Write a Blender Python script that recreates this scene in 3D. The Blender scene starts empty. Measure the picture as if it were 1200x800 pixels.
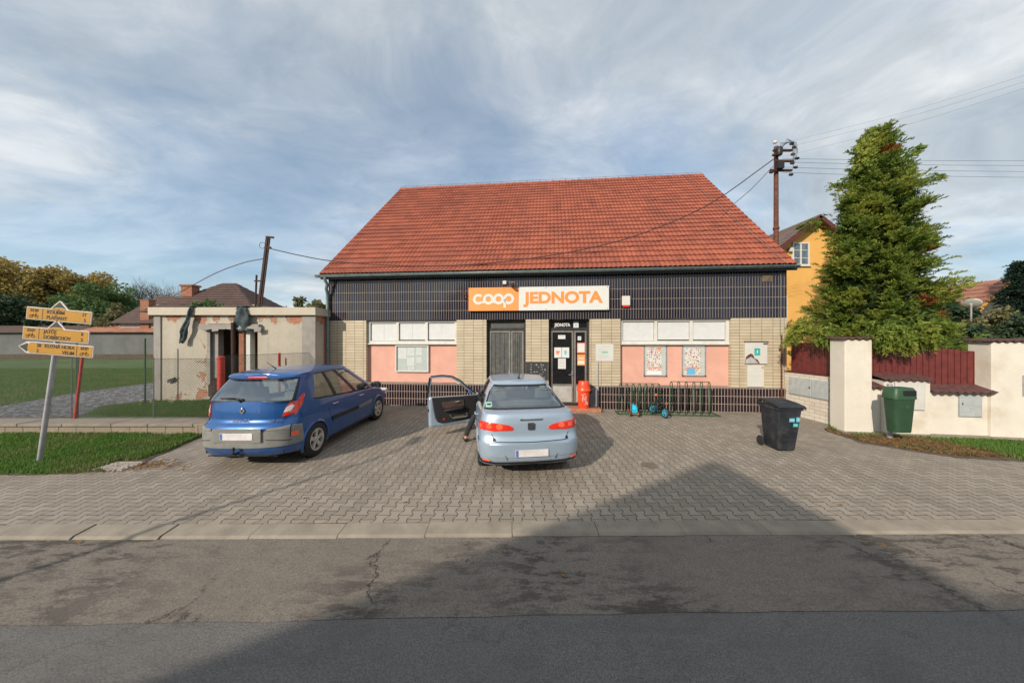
import bpy, math, random
import numpy as np
from mathutils import Vector, Matrix
R = math.radians
random.seed(7); rng = np.random.default_rng(7)
scn = bpy.context.scene
COL = scn.collection

# ------------------------------------------------------------------ camera, sky, sun, exposure
CAMH = 2.2; F = 360.0
cd = bpy.data.cameras.new('camera'); cam = bpy.data.objects.new('camera', cd); COL.objects.link(cam)
cam.location = (0, 0, CAMH); cam.rotation_euler = (R(90), 0, 0)
cd.sensor_fit = 'HORIZONTAL'; cd.sensor_width = 36; cd.lens = 36*F/1200; cd.clip_start = .05; cd.clip_end = 2000
scn.camera = cam
SUN_AZ, SUN_EL = 38.0, 27.0           # shadows run SUN_AZ degrees right of straight ahead
sdir = Vector((-math.sin(R(SUN_AZ))*math.cos(R(SUN_EL)), -math.cos(R(SUN_AZ))*math.cos(R(SUN_EL)), math.sin(R(SUN_EL))))
sl = bpy.data.lights.new('sun', 'SUN'); sl.energy = 3.5; sl.angle = R(.6); sl.color = (1, .89, .74)
so = bpy.data.objects.new('sun', sl); COL.objects.link(so)
so.rotation_euler = sdir.to_track_quat('Z', 'Y').to_euler(); so.location = (-10, -10, 20)
scn.view_settings.view_transform = 'Standard'; scn.view_settings.look = 'None'
scn.view_settings.exposure = 0.35; scn.view_settings.gamma = 1.0; scn.view_settings.use_curve_mapping = False

class E:
    """tiny expression wrapper round Math nodes"""
    def __init__(s, nt, v): s.nt = nt; s.v = v
    def m(s, op, *a, clamp=False):
        n = s.nt.nodes.new('ShaderNodeMath'); n.operation = op; n.use_clamp = clamp
        for i, x in enumerate((s,)+a):
            x = x.v if isinstance(x, E) else x
            if isinstance(x, (int, float)): n.inputs[i].default_value = x
            else: s.nt.links.new(x, n.inputs[i])
        return E(s.nt, n.outputs[0])
    def __add__(s, o): return s.m('ADD', o)
    def __radd__(s, o): return s.m('ADD', o)
    def __sub__(s, o): return s.m('SUBTRACT', o)
    def __rsub__(s, o): return E(s.nt, o).m('SUBTRACT', s)
    def __mul__(s, o): return s.m('MULTIPLY', o)
    def __rmul__(s, o): return s.m('MULTIPLY', o)
    def __truediv__(s, o): return s.m('DIVIDE', o)
    def lt(s, o): return s.m('LESS_THAN', o)
    def gt(s, o): return s.m('GREATER_THAN', o)
    def step(s, a, b):
        n = s.nt.nodes.new('ShaderNodeMapRange'); n.interpolation_type = 'SMOOTHSTEP'
        s.nt.links.new(s.v, n.inputs[0]); n.inputs[1].default_value = a; n.inputs[2].default_value = b
        return E(s.nt, n.outputs[0])

class NT:
    def __init__(s, nt): s.nt = nt
    def node(s, t, **k):
        n = s.nt.nodes.new(t)
        for a, b in k.items(): setattr(n, a, b)
        return n
    def link(s, a, b): s.nt.links.new(a.v if isinstance(a, E) else a, b)
    def coord(s, kind='Object'): return s.node('ShaderNodeTexCoord').outputs[kind]
    def xyz(s, vec):
        n = s.node('ShaderNodeSeparateXYZ'); s.link(vec, n.inputs[0]); return [E(s.nt, o) for o in n.outputs]
    def vec(s, *a):
        n = s.node('ShaderNodeCombineXYZ')
        for i, x in enumerate(a):
            if isinstance(x, (int, float)): n.inputs[i].default_value = x
            else: s.link(x, n.inputs[i])
        return n.outputs[0]
    def noise(s, scale, detail=4, rough=.55, vec=None, dist=0, color=False):
        n = s.node('ShaderNodeTexNoise'); n.inputs['Scale'].default_value = scale
        n.inputs['Detail'].default_value = detail; n.inputs['Roughness'].default_value = rough; n.inputs['Distortion'].default_value = dist
        s.link(vec if vec is not None else s.coord(), n.inputs['Vector'])
        return n.outputs['Color'] if color else E(s.nt, n.outputs[0])
    def vor(s, scale, vec=None, feature='F1', rand=1, out='Distance'):
        n = s.node('ShaderNodeTexVoronoi', feature=feature); n.inputs['Scale'].default_value = scale; n.inputs['Randomness'].default_value = rand
        s.link(vec if vec is not None else s.coord(), n.inputs['Vector'])
        o = n.outputs[out]; return E(s.nt, o) if out == 'Distance' else o
    def white(s, vec):
        n = s.node('ShaderNodeTexWhiteNoise'); s.link(vec, n.inputs['Vector']); return E(s.nt, n.outputs['Value']), n.outputs['Color']
    def mix(s, f, a, b, blend='MIX'):
        n = s.node('ShaderNodeMix', data_type='RGBA', blend_type=blend)
        for i, x in ((0, f), (6, a), (7, b)):
            if isinstance(x, (int, float)): n.inputs[i].default_value = x
            elif isinstance(x, tuple): n.inputs[i].default_value = (*x[:3], 1)
            else: s.link(x, n.inputs[i])
        return n.outputs[2]
    def ramp(s, f, stops):
        n = s.node('ShaderNodeValToRGB'); s.link(f, n.inputs[0]); el = n.color_ramp.elements
        while len(el) < len(stops): el.new(.5)
        for e, (p, c) in zip(el, stops): e.position = p; e.color = (*c, 1)
        return n.outputs[0]
    def bump(s, h, strength=.5, dist=.01, normal=None):
        n = s.node('ShaderNodeBump'); n.inputs['Strength'].default_value = strength; n.inputs['Distance'].default_value = dist
        s.link(h, n.inputs['Height'])
        if normal is not None: s.link(normal, n.inputs['Normal'])
        return n.outputs[0]

# world: Nishita sky with streaky high cloud
w = bpy.data.worlds.new('World'); scn.world = w; w.use_nodes = True
nt = NT(w.node_tree); w.node_tree.nodes.clear()
sky = nt.node('ShaderNodeTexSky', sky_type='NISHITA'); sky.sun_disc = False
sky.sun_elevation = R(SUN_EL); sky.sun_rotation = math.atan2(sdir.x, sdir.y); sky.air_density = 1.0; sky.dust_density = 1.2; sky.ozone_density = 1.5
dx, dy, dz = nt.xyz(nt.coord('Generated'))
den = dz.m('MAXIMUM', 0.0) + .26
px, py = dx/den, dy/den
cv = nt.vec(px*.75 + py*.10, py*1.0 - px*.15, 0.0)
warp = nt.noise(1.1, 3, .5, cv, color=True)
vm = nt.node('ShaderNodeVectorMath', operation='MULTIPLY_ADD'); nt.link(warp, vm.inputs[0]); vm.inputs[1].default_value = (.7, .7, 0); nt.link(cv, vm.inputs[2])
big = nt.noise(.75, 5, .55, vm.outputs[0])
fine = nt.noise(2.6, 8, .62, vm.outputs[0])
# a clearer patch low on the left, as in the photograph
gx = (px + 1.6)*.95; gy = (py - 1.42)*2.6 + (px+1.6)*.55
gap = (gx*gx + gy*gy)*-1.0
gap = gap.m('EXPONENT')
gx2 = (px - .28)*1.3; gy2 = (py - 1.15)*3.2 - (px - .28)*1.0
gap2 = ((gx2*gx2 + gy2*gy2)*-1.0).m('EXPONENT')
gx3 = (px + .25)*2.; gy3 = (py - 1.12)*3.; gap3 = ((gx3*gx3 + gy3*gy3)*-1.0).m('EXPONENT')
cov = (big*.7 + fine*.6 - gap*.42 - gap2*.17 - gap3*.13 - .05).step(.33, .68)
shade = nt.noise(1.9, 8, .62, vm.outputs[0])
ccol = nt.ramp(shade, [(.34, (2.6, 3.0, 3.35)), (.5, (3.8, 4.1, 4.3)), (.62, (5.2, 5.35, 5.4))])
skyc = nt.mix(1.0, sky.outputs[0], (.72, .98, 1.08), 'MULTIPLY')
mixc = nt.mix(cov*.48 + .47, skyc, ccol)
bg = nt.node('ShaderNodeBackground'); bg.inputs[1].default_value = .13
nt.link(mixc, bg.inputs[0]); wo = nt.node('ShaderNodeOutputWorld'); nt.link(bg.outputs[0], wo.inputs[0])

# ------------------------------------------------------------------ materials
MATS = {}
def newmat(name):
    m = bpy.data.materials.new(name); m.use_nodes = True
    n = NT(m.node_tree); b = m.node_tree.nodes['Principled BSDF']; MATS[name] = m
    return m, n, b
def mat(name, col, rough=.6, metal=0, var=.15, vscale=6, bump=0, bscale=60, dirt=None, coat=0, spec=.5, emit=None):
    if name in MATS: return MATS[name]
    m, n, b = newmat(name)
    f = n.noise(vscale, 5, .6)
    lo = tuple(c*(1-var) for c in col); hi = tuple(min(1, c*(1+var)) for c in col)
    c = n.mix(f.step(.3, .7), lo, hi)
    if dirt: c = n.mix((n.noise(dirt[1], 6, .65).step(.48, .72))*dirt[2], c, dirt[0])
    n.link(c, b.inputs['Base Color'])
    b.inputs['Metallic'].default_value = metal
    n.link((n.noise(vscale*2.3, 4)*.24 + (rough-.12)), b.inputs['Roughness'])
    b.inputs['Coat Weight'].default_value = coat; b.inputs['Coat Roughness'].default_value = .06
    b.inputs['Specular IOR Level'].default_value = spec
    if bump: n.link(n.bump(n.noise(bscale, 4), bump, .01), b.inputs['Normal'])
    return m

def glassmat(name, tint=(.75, .85, .82), alpha=.35, rough=.03):
    if name in MATS: return MATS[name]
    m, n, b = newmat(name)
    tr = n.node('ShaderNodeBsdfTransparent'); tr.inputs[0].default_value = (*tint, 1)
    gl = n.node('ShaderNodeBsdfGlossy'); gl.inputs['Roughness'].default_value = rough; gl.inputs[0].default_value = (.9, .95, 1, 1)
    fr = n.node('ShaderNodeLayerWeight'); fr.inputs[0].default_value = .5; fc_ = E(m.node_tree, fr.outputs['Facing'])
    mx = n.node('ShaderNodeMixShader'); n.link((fc_.m('POWER', 4.0)*.8 + alpha).m('MINIMUM', 1.0), mx.inputs[0])
    n.link(tr.outputs[0], mx.inputs[1]); n.link(gl.outputs[0], mx.inputs[2])
    n.link(mx.outputs[0], m.node_tree.nodes['Material Output'].inputs[0])
    return m

def tilemat(name, c1, c2, mortar, bw, rh, ms, rough, bumpk=.4, stain=None):
    m, n, b = newmat(name)
    x, y, z = n.xyz(n.coord())
    br = n.node('ShaderNodeTexBrick'); br.offset = 0; br.inputs['Scale'].default_value = 1
    br.inputs['Brick Width'].default_value = bw; br.inputs['Row Height'].default_value = rh
    br.inputs['Mortar Size'].default_value = ms; br.inputs['Mortar Smooth'].default_value = .2; br.inputs['Bias'].default_value = 0
    wob = (n.noise(1.3, 2) - .5)*.012
    n.link(n.vec(x + y + wob, z + wob, 0.0), br.inputs['Vector'])
    br.inputs['Color1'].default_value = (*c1, 1); br.inputs['Color2'].default_value = (*c2, 1); br.inputs['Mortar'].default_value = (*mortar, 1)
    c = br.outputs[0]
    if stain: c = n.mix(n.noise(1.7, 7, .65).step(.45, .75)*stain[1], c, stain[0])
    n.link(c, b.inputs['Base Color'])
    fac = E(m.node_tree, br.outputs['Fac'])
    n.link(fac*(.85-rough) + rough, b.inputs['Roughness'])
    n.link(n.bump(1.0*fac*-1.0 + n.noise(9, 3)*.15, bumpk, .006), b.inputs['Normal'])
    return m

# paving of interlocking I-shaped blocks
m, n, b = newmat('paving_blocks')
x, y, z = n.xyz(n.coord())
P, Q, A = .142, .2, .017
wob = (n.noise(.7, 3) - .5)*.05
xs = x + wob; ys = y + (n.noise(.55, 3) - .5)*.05
i = (xs/P).m('ROUND'); par = (i*.5).m('FRACT')*2.0        # 0 or 1
par = par.m('ABSOLUTE').m('ROUND')
ph = (ys/Q).m('FRACT'); tri = (ph - .5).m('ABSOLUTE')*4.0 - 1.0
trap = (tri*2.2).m('MAXIMUM', -1.0).m('MINIMUM', 1.0)
bnd = i*P + (par*-2.0 + 1.0)*trap*A
dxb = (xs - bnd)
cell = i - dxb.lt(0.0)
cpar = ((cell*.5).m('FRACT')*2.0).m('ABSOLUTE').m('ROUND')
fy0 = ys/Q + cpar*.5 + .5
fy = fy0.m('FRACT'); row = fy0.m('FLOOR')
dyb = fy.m('MINIMUM', 1.0 - fy)*Q
d = dxb.m('ABSOLUTE').m('MINIMUM', dyb)
joint = 1.0 - d.step(.0024, .0078)
rnd, _ = n.white(n.vec(cell, row, 0.0))
c = n.mix(rnd, (.24, .205, .163), (.335, .288, .235))
c = n.mix(n.noise(.5, 5, .6).step(.35, .7)*.3, c, (.20, .172, .142))
c = n.mix(n.noise(60, 3, .7).step(.4, .7)*.3, c, (.36, .33, .30))
st = n.noise(1.6, 6, .7).step(.66, .74)
c = n.mix(st*.55, c, (.10, .075, .055))
tm = n.noise(.9, 5, .6, n.vec(x*2.2 + y*.3, y*.35, 0.0)).step(.56, .70); c = n.mix(tm*.28, c, (.12, .10, .08))
ms_ = (n.noise(5, 6, .75)).step(.58, .66)*n.noise(.6, 2).step(.45, .6); c = n.mix(ms_*.35, c, (.13, .12, .075))
jc = n.mix(n.noise(3, 4).step(.4, .6), (.035, .025, .019), (.075, .055, .04))
c = n.mix(joint*.95, c, jc)
n.link(c, b.inputs['Base Color']); b.inputs['Roughness'].default_value = .82
n.link(n.bump(joint*-1.0 + n.noise(90, 3)*.12 + rnd*.15, .6, .008), b.inputs['Normal'])

def asphalt(name, base, dark, crack, patch):
    m, n, b = newmat(name)
    co = n.coord()
    sp = n.noise(85, 5, .8)
    c = n.mix(sp.step(.35, .65), tuple(k*.55 for k in base), tuple(k*1.4 for k in base))
    sp2 = 1.0 - n.vor(38, co).step(.06, .14)
    c = n.mix(sp2*.6, c, tuple(k*2.3 for k in base))
    c = n.mix(n.noise(.9, 5, .6).step(.35, .7)*.45, c, dark)
    hl = n.noise(.45, 3).step(.42, .58)
    x, y, z = n.xyz(co)
    pn = (n.noise(8, 8, .78, n.vec(x*.35, y, 0.0)) + n.noise(1.2, 3)*.25).step(.60, .70)*(hl*.8+.2)
    c = n.mix(pn*patch, c, tuple(k*.35 for k in dark))
    wv = n.node('ShaderNodeVectorMath', operation='MULTIPLY_ADD'); n.link(n.noise(2.6, 9, .72, color=True), wv.inputs[0]); wv.inputs[1].default_value = (.75, .75, 0); n.link(co, wv.inputs[2])
    cr = 1.0 - n.vor(.62, wv.outputs[0], 'DISTANCE_TO_EDGE').step(.001, .007)
    cr = cr*n.noise(.8, 4).step(.47, .56)
    c = n.mix(cr*crack, c, (.012, .011, .010))
    n.link(c, b.inputs['Base Color']); b.inputs['Roughness'].default_value = .88
    n.link(n.bump(sp*.8 - cr*2.0 - pn*.6, .55, .006), b.inputs['Normal'])
asphalt('asphalt_worn', (.19, .163, .137), (.145, .124, .106), .9, .85)
asphalt('asphalt_new', (.145, .138, .131), (.115, .110, .106), 0, .15)
mat('kerb_concrete', (.27, .235, .19), .92, var=.15, vscale=3, bump=.3, dirt=((.13, .10, .08), 2.5, .4))
mat('soil', (.09, .065, .045), .95, var=.35, vscale=9, bump=.6, bscale=30)
m, n, b = newmat('grass_ground')
c = n.mix(n.noise(.25, 4).step(.35, .65), (.065, .14, .032), (.12, .185, .052))
c = n.mix(n.noise(14, 5, .7).step(.45, .7)*.6, c, (.03, .055, .015))
c = n.mix(n.noise(1.1, 6, .6).step(.50, .72)*.55, c, (.14, .12, .06))
n.link(c, b.inputs['Base Color']); b.inputs['Roughness'].default_value = .95; n.link(n.bump(n.noise(30, 5, .8), .9, .05), b.inputs['Normal'])
m, n, b = newmat('gravel')
v = n.vor(9, out='Color'); s = n.node('ShaderNodeSeparateColor'); n.link(v, s.inputs[0])
c = n.mix(E(m.node_tree, s.outputs[0]), (.16, .165, .18), (.42, .42, .44))
c = n.mix(n.vor(9).step(.3, .6), c, (.10, .10, .105)); n.link(c, b.inputs['Base Color']); b.inputs['Roughness'].default_value = .9
n.link(n.bump(n.vor(9)*-1.0, .9, .06), b.inputs['Normal'])

tilemat('dark_tiles', (.008, .010, .022), (.020, .018, .030), (.34, .28, .24), .0835, .325, .0050, .10, stain=((.03, .028, .035), .2))
tilemat('dark_tiles_plinth', (.007, .006, .011), (.022, .015, .020), (.42, .31, .27), .092, .245, .007, .16, stain=((.09, .07, .06), .25))
tilemat('cream_tiles', (.47, .395, .28), (.54, .46, .335), (.17, .135, .10), .325, .095, .007, .45, stain=((.30, .24, .17), .45))
mat('pink_render', (.66, .36, .285), .85, var=.07, vscale=2, bump=.5, bscale=90)
mat('white_shutter', (.60, .61, .62), .45, var=.04)
mat('white_frame', (.62, .61, .57), .45, var=.05, dirt=((.5, .42, .33), 4, .25))
mat('white_sheet', (.58, .58, .55), .5, var=.04, dirt=((.4, .36, .3), 3, .3))
mat('zinc', (.17, .22, .22), .42, .3, var=.15)
mat('door_dark', (.030, .030, .032), .4, var=.2)
mat('door_grey', (.075, .078, .075), .5, var=.15, dirt=((.2, .17, .13), 3, .4))
mat('door_trim', (.25, .24, .22), .4, .4)
mat('door_kick', (.40, .40, .38), .5, var=.1, dirt=((.2, .17, .14), 4, .4))
mat('black_glass', (.012, .012, .014), .12, var=.2)
mat('brown_panel', (.05, .018, .012), .3)
mat('sign_orange', (.90, .30, .075), .5, var=.03)
mat('sign_white', (.64, .645, .625), .5, var=.02)
mat('letter_orange', (.88, .27, .06), .5, var=.02)
mat('paper', (.64, .64, .63), .7, var=.03)
mat('paper_pale', (.62, .66, .67), .6, var=.04)
mat('paper_red', (.78, .20, .10), .7, var=.05)
mat('paper_green', (.10, .42, .30), .7, var=.05)
mat('board_grey', (.46, .49, .48), .5, var=.04)
mat('alu', (.45, .47, .50), .35, .6)
mat('ink', (.03, .03, .035), .6)
mat('cyan_sticker', (.12, .45, .60), .5, var=.1)
mat('teal_sticker', (.03, .38, .36), .5)
mat('chalkboard', (.03, .032, .035), .7)
mat('step_red', (.40, .16, .09), .8, var=.2, dirt=((.2, .12, .08), 5, .5))
mat('bin_red', (.82, .075, .022), .4, var=.07)
mat('bin_dark', (.018, .022, .030), .5, var=.25, vscale=4, dirt=((.09, .085, .08), 5, .5), bump=.1)
mat('bin_green', (.03, .08, .042), .5, var=.12)
mat('rubber', (.018, .018, .018), .8, var=.3, bump=.2)
mat('rack_green', (.045, .095, .055), .5, .2, var=.3, vscale=14, dirt=((.16, .07, .03), 12, .6))
mat('steel', (.42, .43, .45), .38, .7, var=.1)
mat('galvanised', (.40, .41, .44), .5, .4, var=.15, dirt=((.25, .2, .15), 5, .4))
mat('rust', (.13, .05, .03), .8, .2, var=.4, vscale=15)
mat('rust_dark', (.05, .025, .02), .8, .2, var=.4, vscale=15)
mat('red_paint', (.42, .035, .022), .5, var=.2, vscale=12, dirt=((.15, .05, .03), 8, .5))
mat('sign_yellow', (.42, .205, .010), .5, var=.05)
mat('sign_back', (.55, .50, .46), .5, .2)
mat('plaster_old', (.48, .415, .33), .92, var=.12, vscale=1.4, bump=.5, bscale=25, dirt=((.30, .26, .21), 1.2, .6))
mat('plaster_grey', (.30, .28, .26), .92, var=.12, vscale=2, bump=.4, dirt=((.2, .18, .16), 3, .5))
mat('slab_cream', (.50, .45, .37), .85, var=.06, dirt=((.4, .33, .25), 3, .4))
mat('orange_render', (.70, .38, .10), .85, var=.05, vscale=1.5, bump=.2, bscale=70)
mat('brown_trim', (.10, .022, .018), .6)
mat('wall_white', (.66, .62, .545), .9, var=.07, vscale=1.2, bump=.45, bscale=22, dirt=((.46, .36, .26), 1.1, .45))
mat('metal_box', (.42, .45, .46), .55, .1, var=.1, dirt=((.3, .28, .24), 5, .3))
mat('cap_brown', (.10, .045, .042), .7, var=.25, vscale=10, bump=.2)
mat('fence_red', (.135, .026, .024), .55, var=.2, vscale=8, bump=.15)
mat('concrete', (.33, .30, .27), .9, var=.2, bump=.4, bscale=30, dirt=((.15, .12, .09), 3, .5))
mat('wall_far', (.12, .125, .13), .9, var=.15, vscale=.6, dirt=((.14, .13, .13), .5, .6))
mat('wire', (.03, .03, .032), .6)
mat('wire_grey', (.14, .14, .14), .6)
mat('fence_wire', (.055, .06, .058), .6, .3)
mat('bark', (.075, .052, .038), .95, var=.35, vscale=10, bump=.6, bscale=30)
mat('twig', (.09, .07, .06), .95)
mat('skin', (.55, .30, .21), .5); mat('trousers', (.022, .020, .026), .9, var=.2); mat('shoe', (.015, .014, .015), .5)
mat('shirt', (.05, .06, .09), .9); mat('hair', (.04, .025, .015), .7)
mat('cover_worn', (.15, .125, .10), .9, var=.3, vscale=12, bump=.4)
mat('stone_cap', (.26, .225, .185), .9, var=.2, vscale=3, bump=.5, bscale=20, dirt=((.14, .12, .09), 3, .5))
mat('rag', (.045, .065, .075), .9, var=.4, vscale=12)
mat('wood_old', (.16, .12, .09), .9, var=.3)

m, n, b = newmat('stone_wall')
x, y, z = n.xyz(n.coord())
br = n.node('ShaderNodeTexBrick'); br.inputs['Scale'].default_value = 1; br.inputs['Brick Width'].default_value = .42; br.inputs['Row Height'].default_value = .6
br.inputs['Mortar Size'].default_value = .012; br.offset = .5
n.link(n.vec(x + (n.noise(4, 4) - .5)*.1, z + .05, 0.0), br.inputs['Vector'])
br.inputs['Color1'].default_value = (.25, .21, .165, 1); br.inputs['Color2'].default_value = (.31, .255, .20, 1); br.inputs['Mortar'].default_value = (.12, .09, .07, 1)
c = n.mix(n.noise(3, 7, .7).step(.5, .68)*.55, br.outputs[0], (.24, .15, .11)); n.link(c, b.inputs['Base Color']); b.inputs['Roughness'].default_value = .92
n.link(n.bump(n.noise(18, 6, .7), .8, .03), b.inputs['Normal'])

m, n, b = newmat('brick_exposed')
x, y, z = n.xyz(n.coord())
br = n.node('ShaderNodeTexBrick'); br.inputs['Scale'].default_value = 1; br.inputs['Brick Width'].default_value = .26; br.inputs['Row Height'].default_value = .08; br.inputs['Mortar Size'].default_value = .008
n.link(n.vec(x + y, z, 0.0), br.inputs['Vector']); br.inputs['Color1'].default_value = (.42, .14, .07, 1); br.inputs['Color2'].default_value = (.28, .10, .055, 1); br.inputs['Mortar'].default_value = (.25, .21, .17, 1)
c = n.mix(n.noise(4, 6, .7).step(.45, .7)*.6, br.outputs[0], (.14, .09, .07)); n.link(c, b.inputs['Base Color']); b.inputs['Roughness'].default_value = .95
n.link(n.bump(E(m.node_tree, br.outputs['Fac'])*-1.0, .7, .012), b.inputs['Normal'])

m, n, b = newmat('white_block_wall')
x, y, z = n.xyz(n.coord())
br = n.node('ShaderNodeTexBrick'); br.inputs['Scale'].default_value = 1; br.inputs['Brick Width'].default_value = .3; br.inputs['Row Height'].default_value = .1; br.inputs['Mortar Size'].default_value = .006
n.link(n.vec(x + y, z, 0.0), br.inputs['Vector']); br.inputs['Color1'].default_value = (.66, .60, .52, 1); br.inputs['Color2'].default_value = (.58, .52, .44, 1); br.inputs['Mortar'].default_value = (.36, .31, .26, 1)
c = n.mix(n.noise(2, 6, .7).step(.5, .72)*.4, br.outputs[0], (.40, .33, .26)); n.link(c, b.inputs['Base Color']); b.inputs['Roughness'].default_value = .9
n.link(n.bump(E(m.node_tree, br.outputs['Fac'])*-1.0, .4, .01), b.inputs['Normal'])

def roofmat(name, c1, c2, c3, cw, ch):
    m, n, b = newmat(name)
    uv = n.coord('UV'); u, v, _ = n.xyz(uv)
    r, _ = n.white(n.vec((u/cw).m('FLOOR'), (v/ch).m('FLOOR'), 0.0))
    c = n.mix(r, c1, c2); c = n.mix(n.noise(.7, 6, .65).step(.45, .75)*.45, c, c3)
    c = n.mix(n.noise(35, 3, .7).step(.5, .75)*.25, c, c3)
    c = n.mix(n.noise(2.2, 7, .7).step(.55, .68)*.4, c, tuple(k*.55 for k in c3)); c = n.mix(n.noise(14, 5, .8).step(.66, .74)*.5, c, (.35, .30, .22))
    n.link(c, b.inputs['Base Color']); b.inputs['Roughness'].default_value = .68
    n.link(n.bump(n.noise(60, 3), .15, .01), b.inputs['Normal'])
roofmat('roof_red', (.27, .074, .044), (.37, .105, .058), (.15, .048, .035), .3, 1.0)
roofmat('roof_brown', (.07, .04, .035), (.10, .055, .045), (.05, .035, .03), .3, 1.0)
roofmat('roof_grey_brown', (.15, .105, .09), (.20, .14, .12), (.10, .075, .065), .3, 1.0)
roofmat('roof_rusty', (.30, .12, .08), (.38, .17, .11), (.15, .09, .07), .3, 1.0)

def leafmat(name, c1, c2, c3, sc=.8, trans=.25):
    m, n, b = newmat(name)
    g = n.node('ShaderNodeNewGeometry'); r = E(m.node_tree, g.outputs['Random Per Island'])
    c = n.mix(r, c1, c2); c = n.mix(n.noise(sc, 4, .6).step(.45, .65)*.8, c, c3)
    n.link(c, b.inputs['Base Color']); b.inputs['Roughness'].default_value = .65; b.inputs['Specular IOR Level'].default_value = .25
    tr = n.node('ShaderNodeBsdfTranslucent'); n.link(c, tr.inputs[0]); mx = n.node('ShaderNodeMixShader'); mx.inputs[0].default_value = trans
    n.link(b.outputs[0], mx.inputs[1]); n.link(tr.outputs[0], mx.inputs[2]); n.link(mx.outputs[0], m.node_tree.nodes['Material Output'].inputs[0])
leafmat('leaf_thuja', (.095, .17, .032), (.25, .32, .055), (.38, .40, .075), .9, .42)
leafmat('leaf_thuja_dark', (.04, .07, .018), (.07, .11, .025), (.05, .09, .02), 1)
leafmat('leaf_dead', (.32, .08, .02), (.24, .10, .03), (.20, .06, .02), 2)
leafmat('leaf_autumn', (.27, .27, .09), (.46, .33, .11), (.38, .26, .10), .18, .45)
leafmat('leaf_green', (.07, .14, .05), (.13, .20, .07), (.11, .16, .045), .3, .4)
leafmat('leaf_dark', (.03, .06, .035), (.055, .09, .048), (.06, .09, .04), .4)
leafmat('leaf_olive', (.12, .135, .06), (.20, .19, .09), (.17, .15, .08), .5)
leafmat('leaf_spruce', (.018, .045, .035), (.035, .07, .05), (.03, .05, .03), .8)
leafmat('grass_blade', (.075, .17, .03), (.15, .26, .05), (.19, .22, .08), 1.2, .35)
leafmat('grass_dry', (.22, .17, .08), (.13, .13, .05), (.2, .12, .06), 1.2)
leafmat('leaf_litter', (.30, .12, .035), (.22, .15, .07), (.16, .08, .04), 2, .1)

# car paints
def paint(name, col, metal=.45, rough=.3):
    m, n, b = newmat(name)
    c = n.mix(n.noise(2.5, 6, .65).step(.42, .75)*.22, col, tuple(k*.55+.07 for k in col))
    x, y, z = n.xyz(n.coord())
    low = (1.0 - z.step(.15, .6))*n.noise(7, 5, .7).step(.35, .7)
    c = n.mix(low*.45, c, (.16, .14, .12))
    n.link(c, b.inputs['Base Color']); b.inputs['Metallic'].default_value = metal
    n.link(n.noise(5, 5, .6)*.18 + (rough-.08), b.inputs['Roughness']); b.inputs['Coat Weight'].default_value = .8; b.inputs['Coat Roughness'].default_value = .05
paint('paint_blue', (.003, .078, .29), .35, .34)
paint('paint_silver', (.36, .46, .58), .35, .36)
mat('bumper_grey', (.20, .20, .19), .6, var=.12)
mat('trim_black', (.012, .012, .013), .5)
mat('interior_dark', (.022, .022, .024), .85)
mat('interior_grey', (.17, .175, .18), .9)
mat('door_brown', (.09, .055, .045), .6)
mat('lamp_red', (.72, .03, .015), .18, coat=.8)
mat('lamp_bright', (.85, .13, .06), .15, coat=.8)
mat('lamp_clear', (.70, .68, .66), .15, coat=.8)
mat('plate_white', (.62, .60, .60), .5, var=.12, vscale=7)
mat('plate_blue', (.08, .14, .42), .5)
mat('chrome', (.65, .65, .66), .15, .95)
mat('rim_metal', (.55, .52, .47), .45, .3, dirt=((.15, .10, .07), 8, .6))
mat('sticker_green', (.30, .55, .45), .5)
glassmat('car_glass_rear', (.74, .82, .81), .28)
glassmat('car_glass', (.66, .74, .73), .14)
glassmat('pane_glass', (.97, .99, .99), .03)
mat('blue_toy', (.02, .42, .62), .35); mat('orange_toy', (.75, .16, .03), .5)

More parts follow.
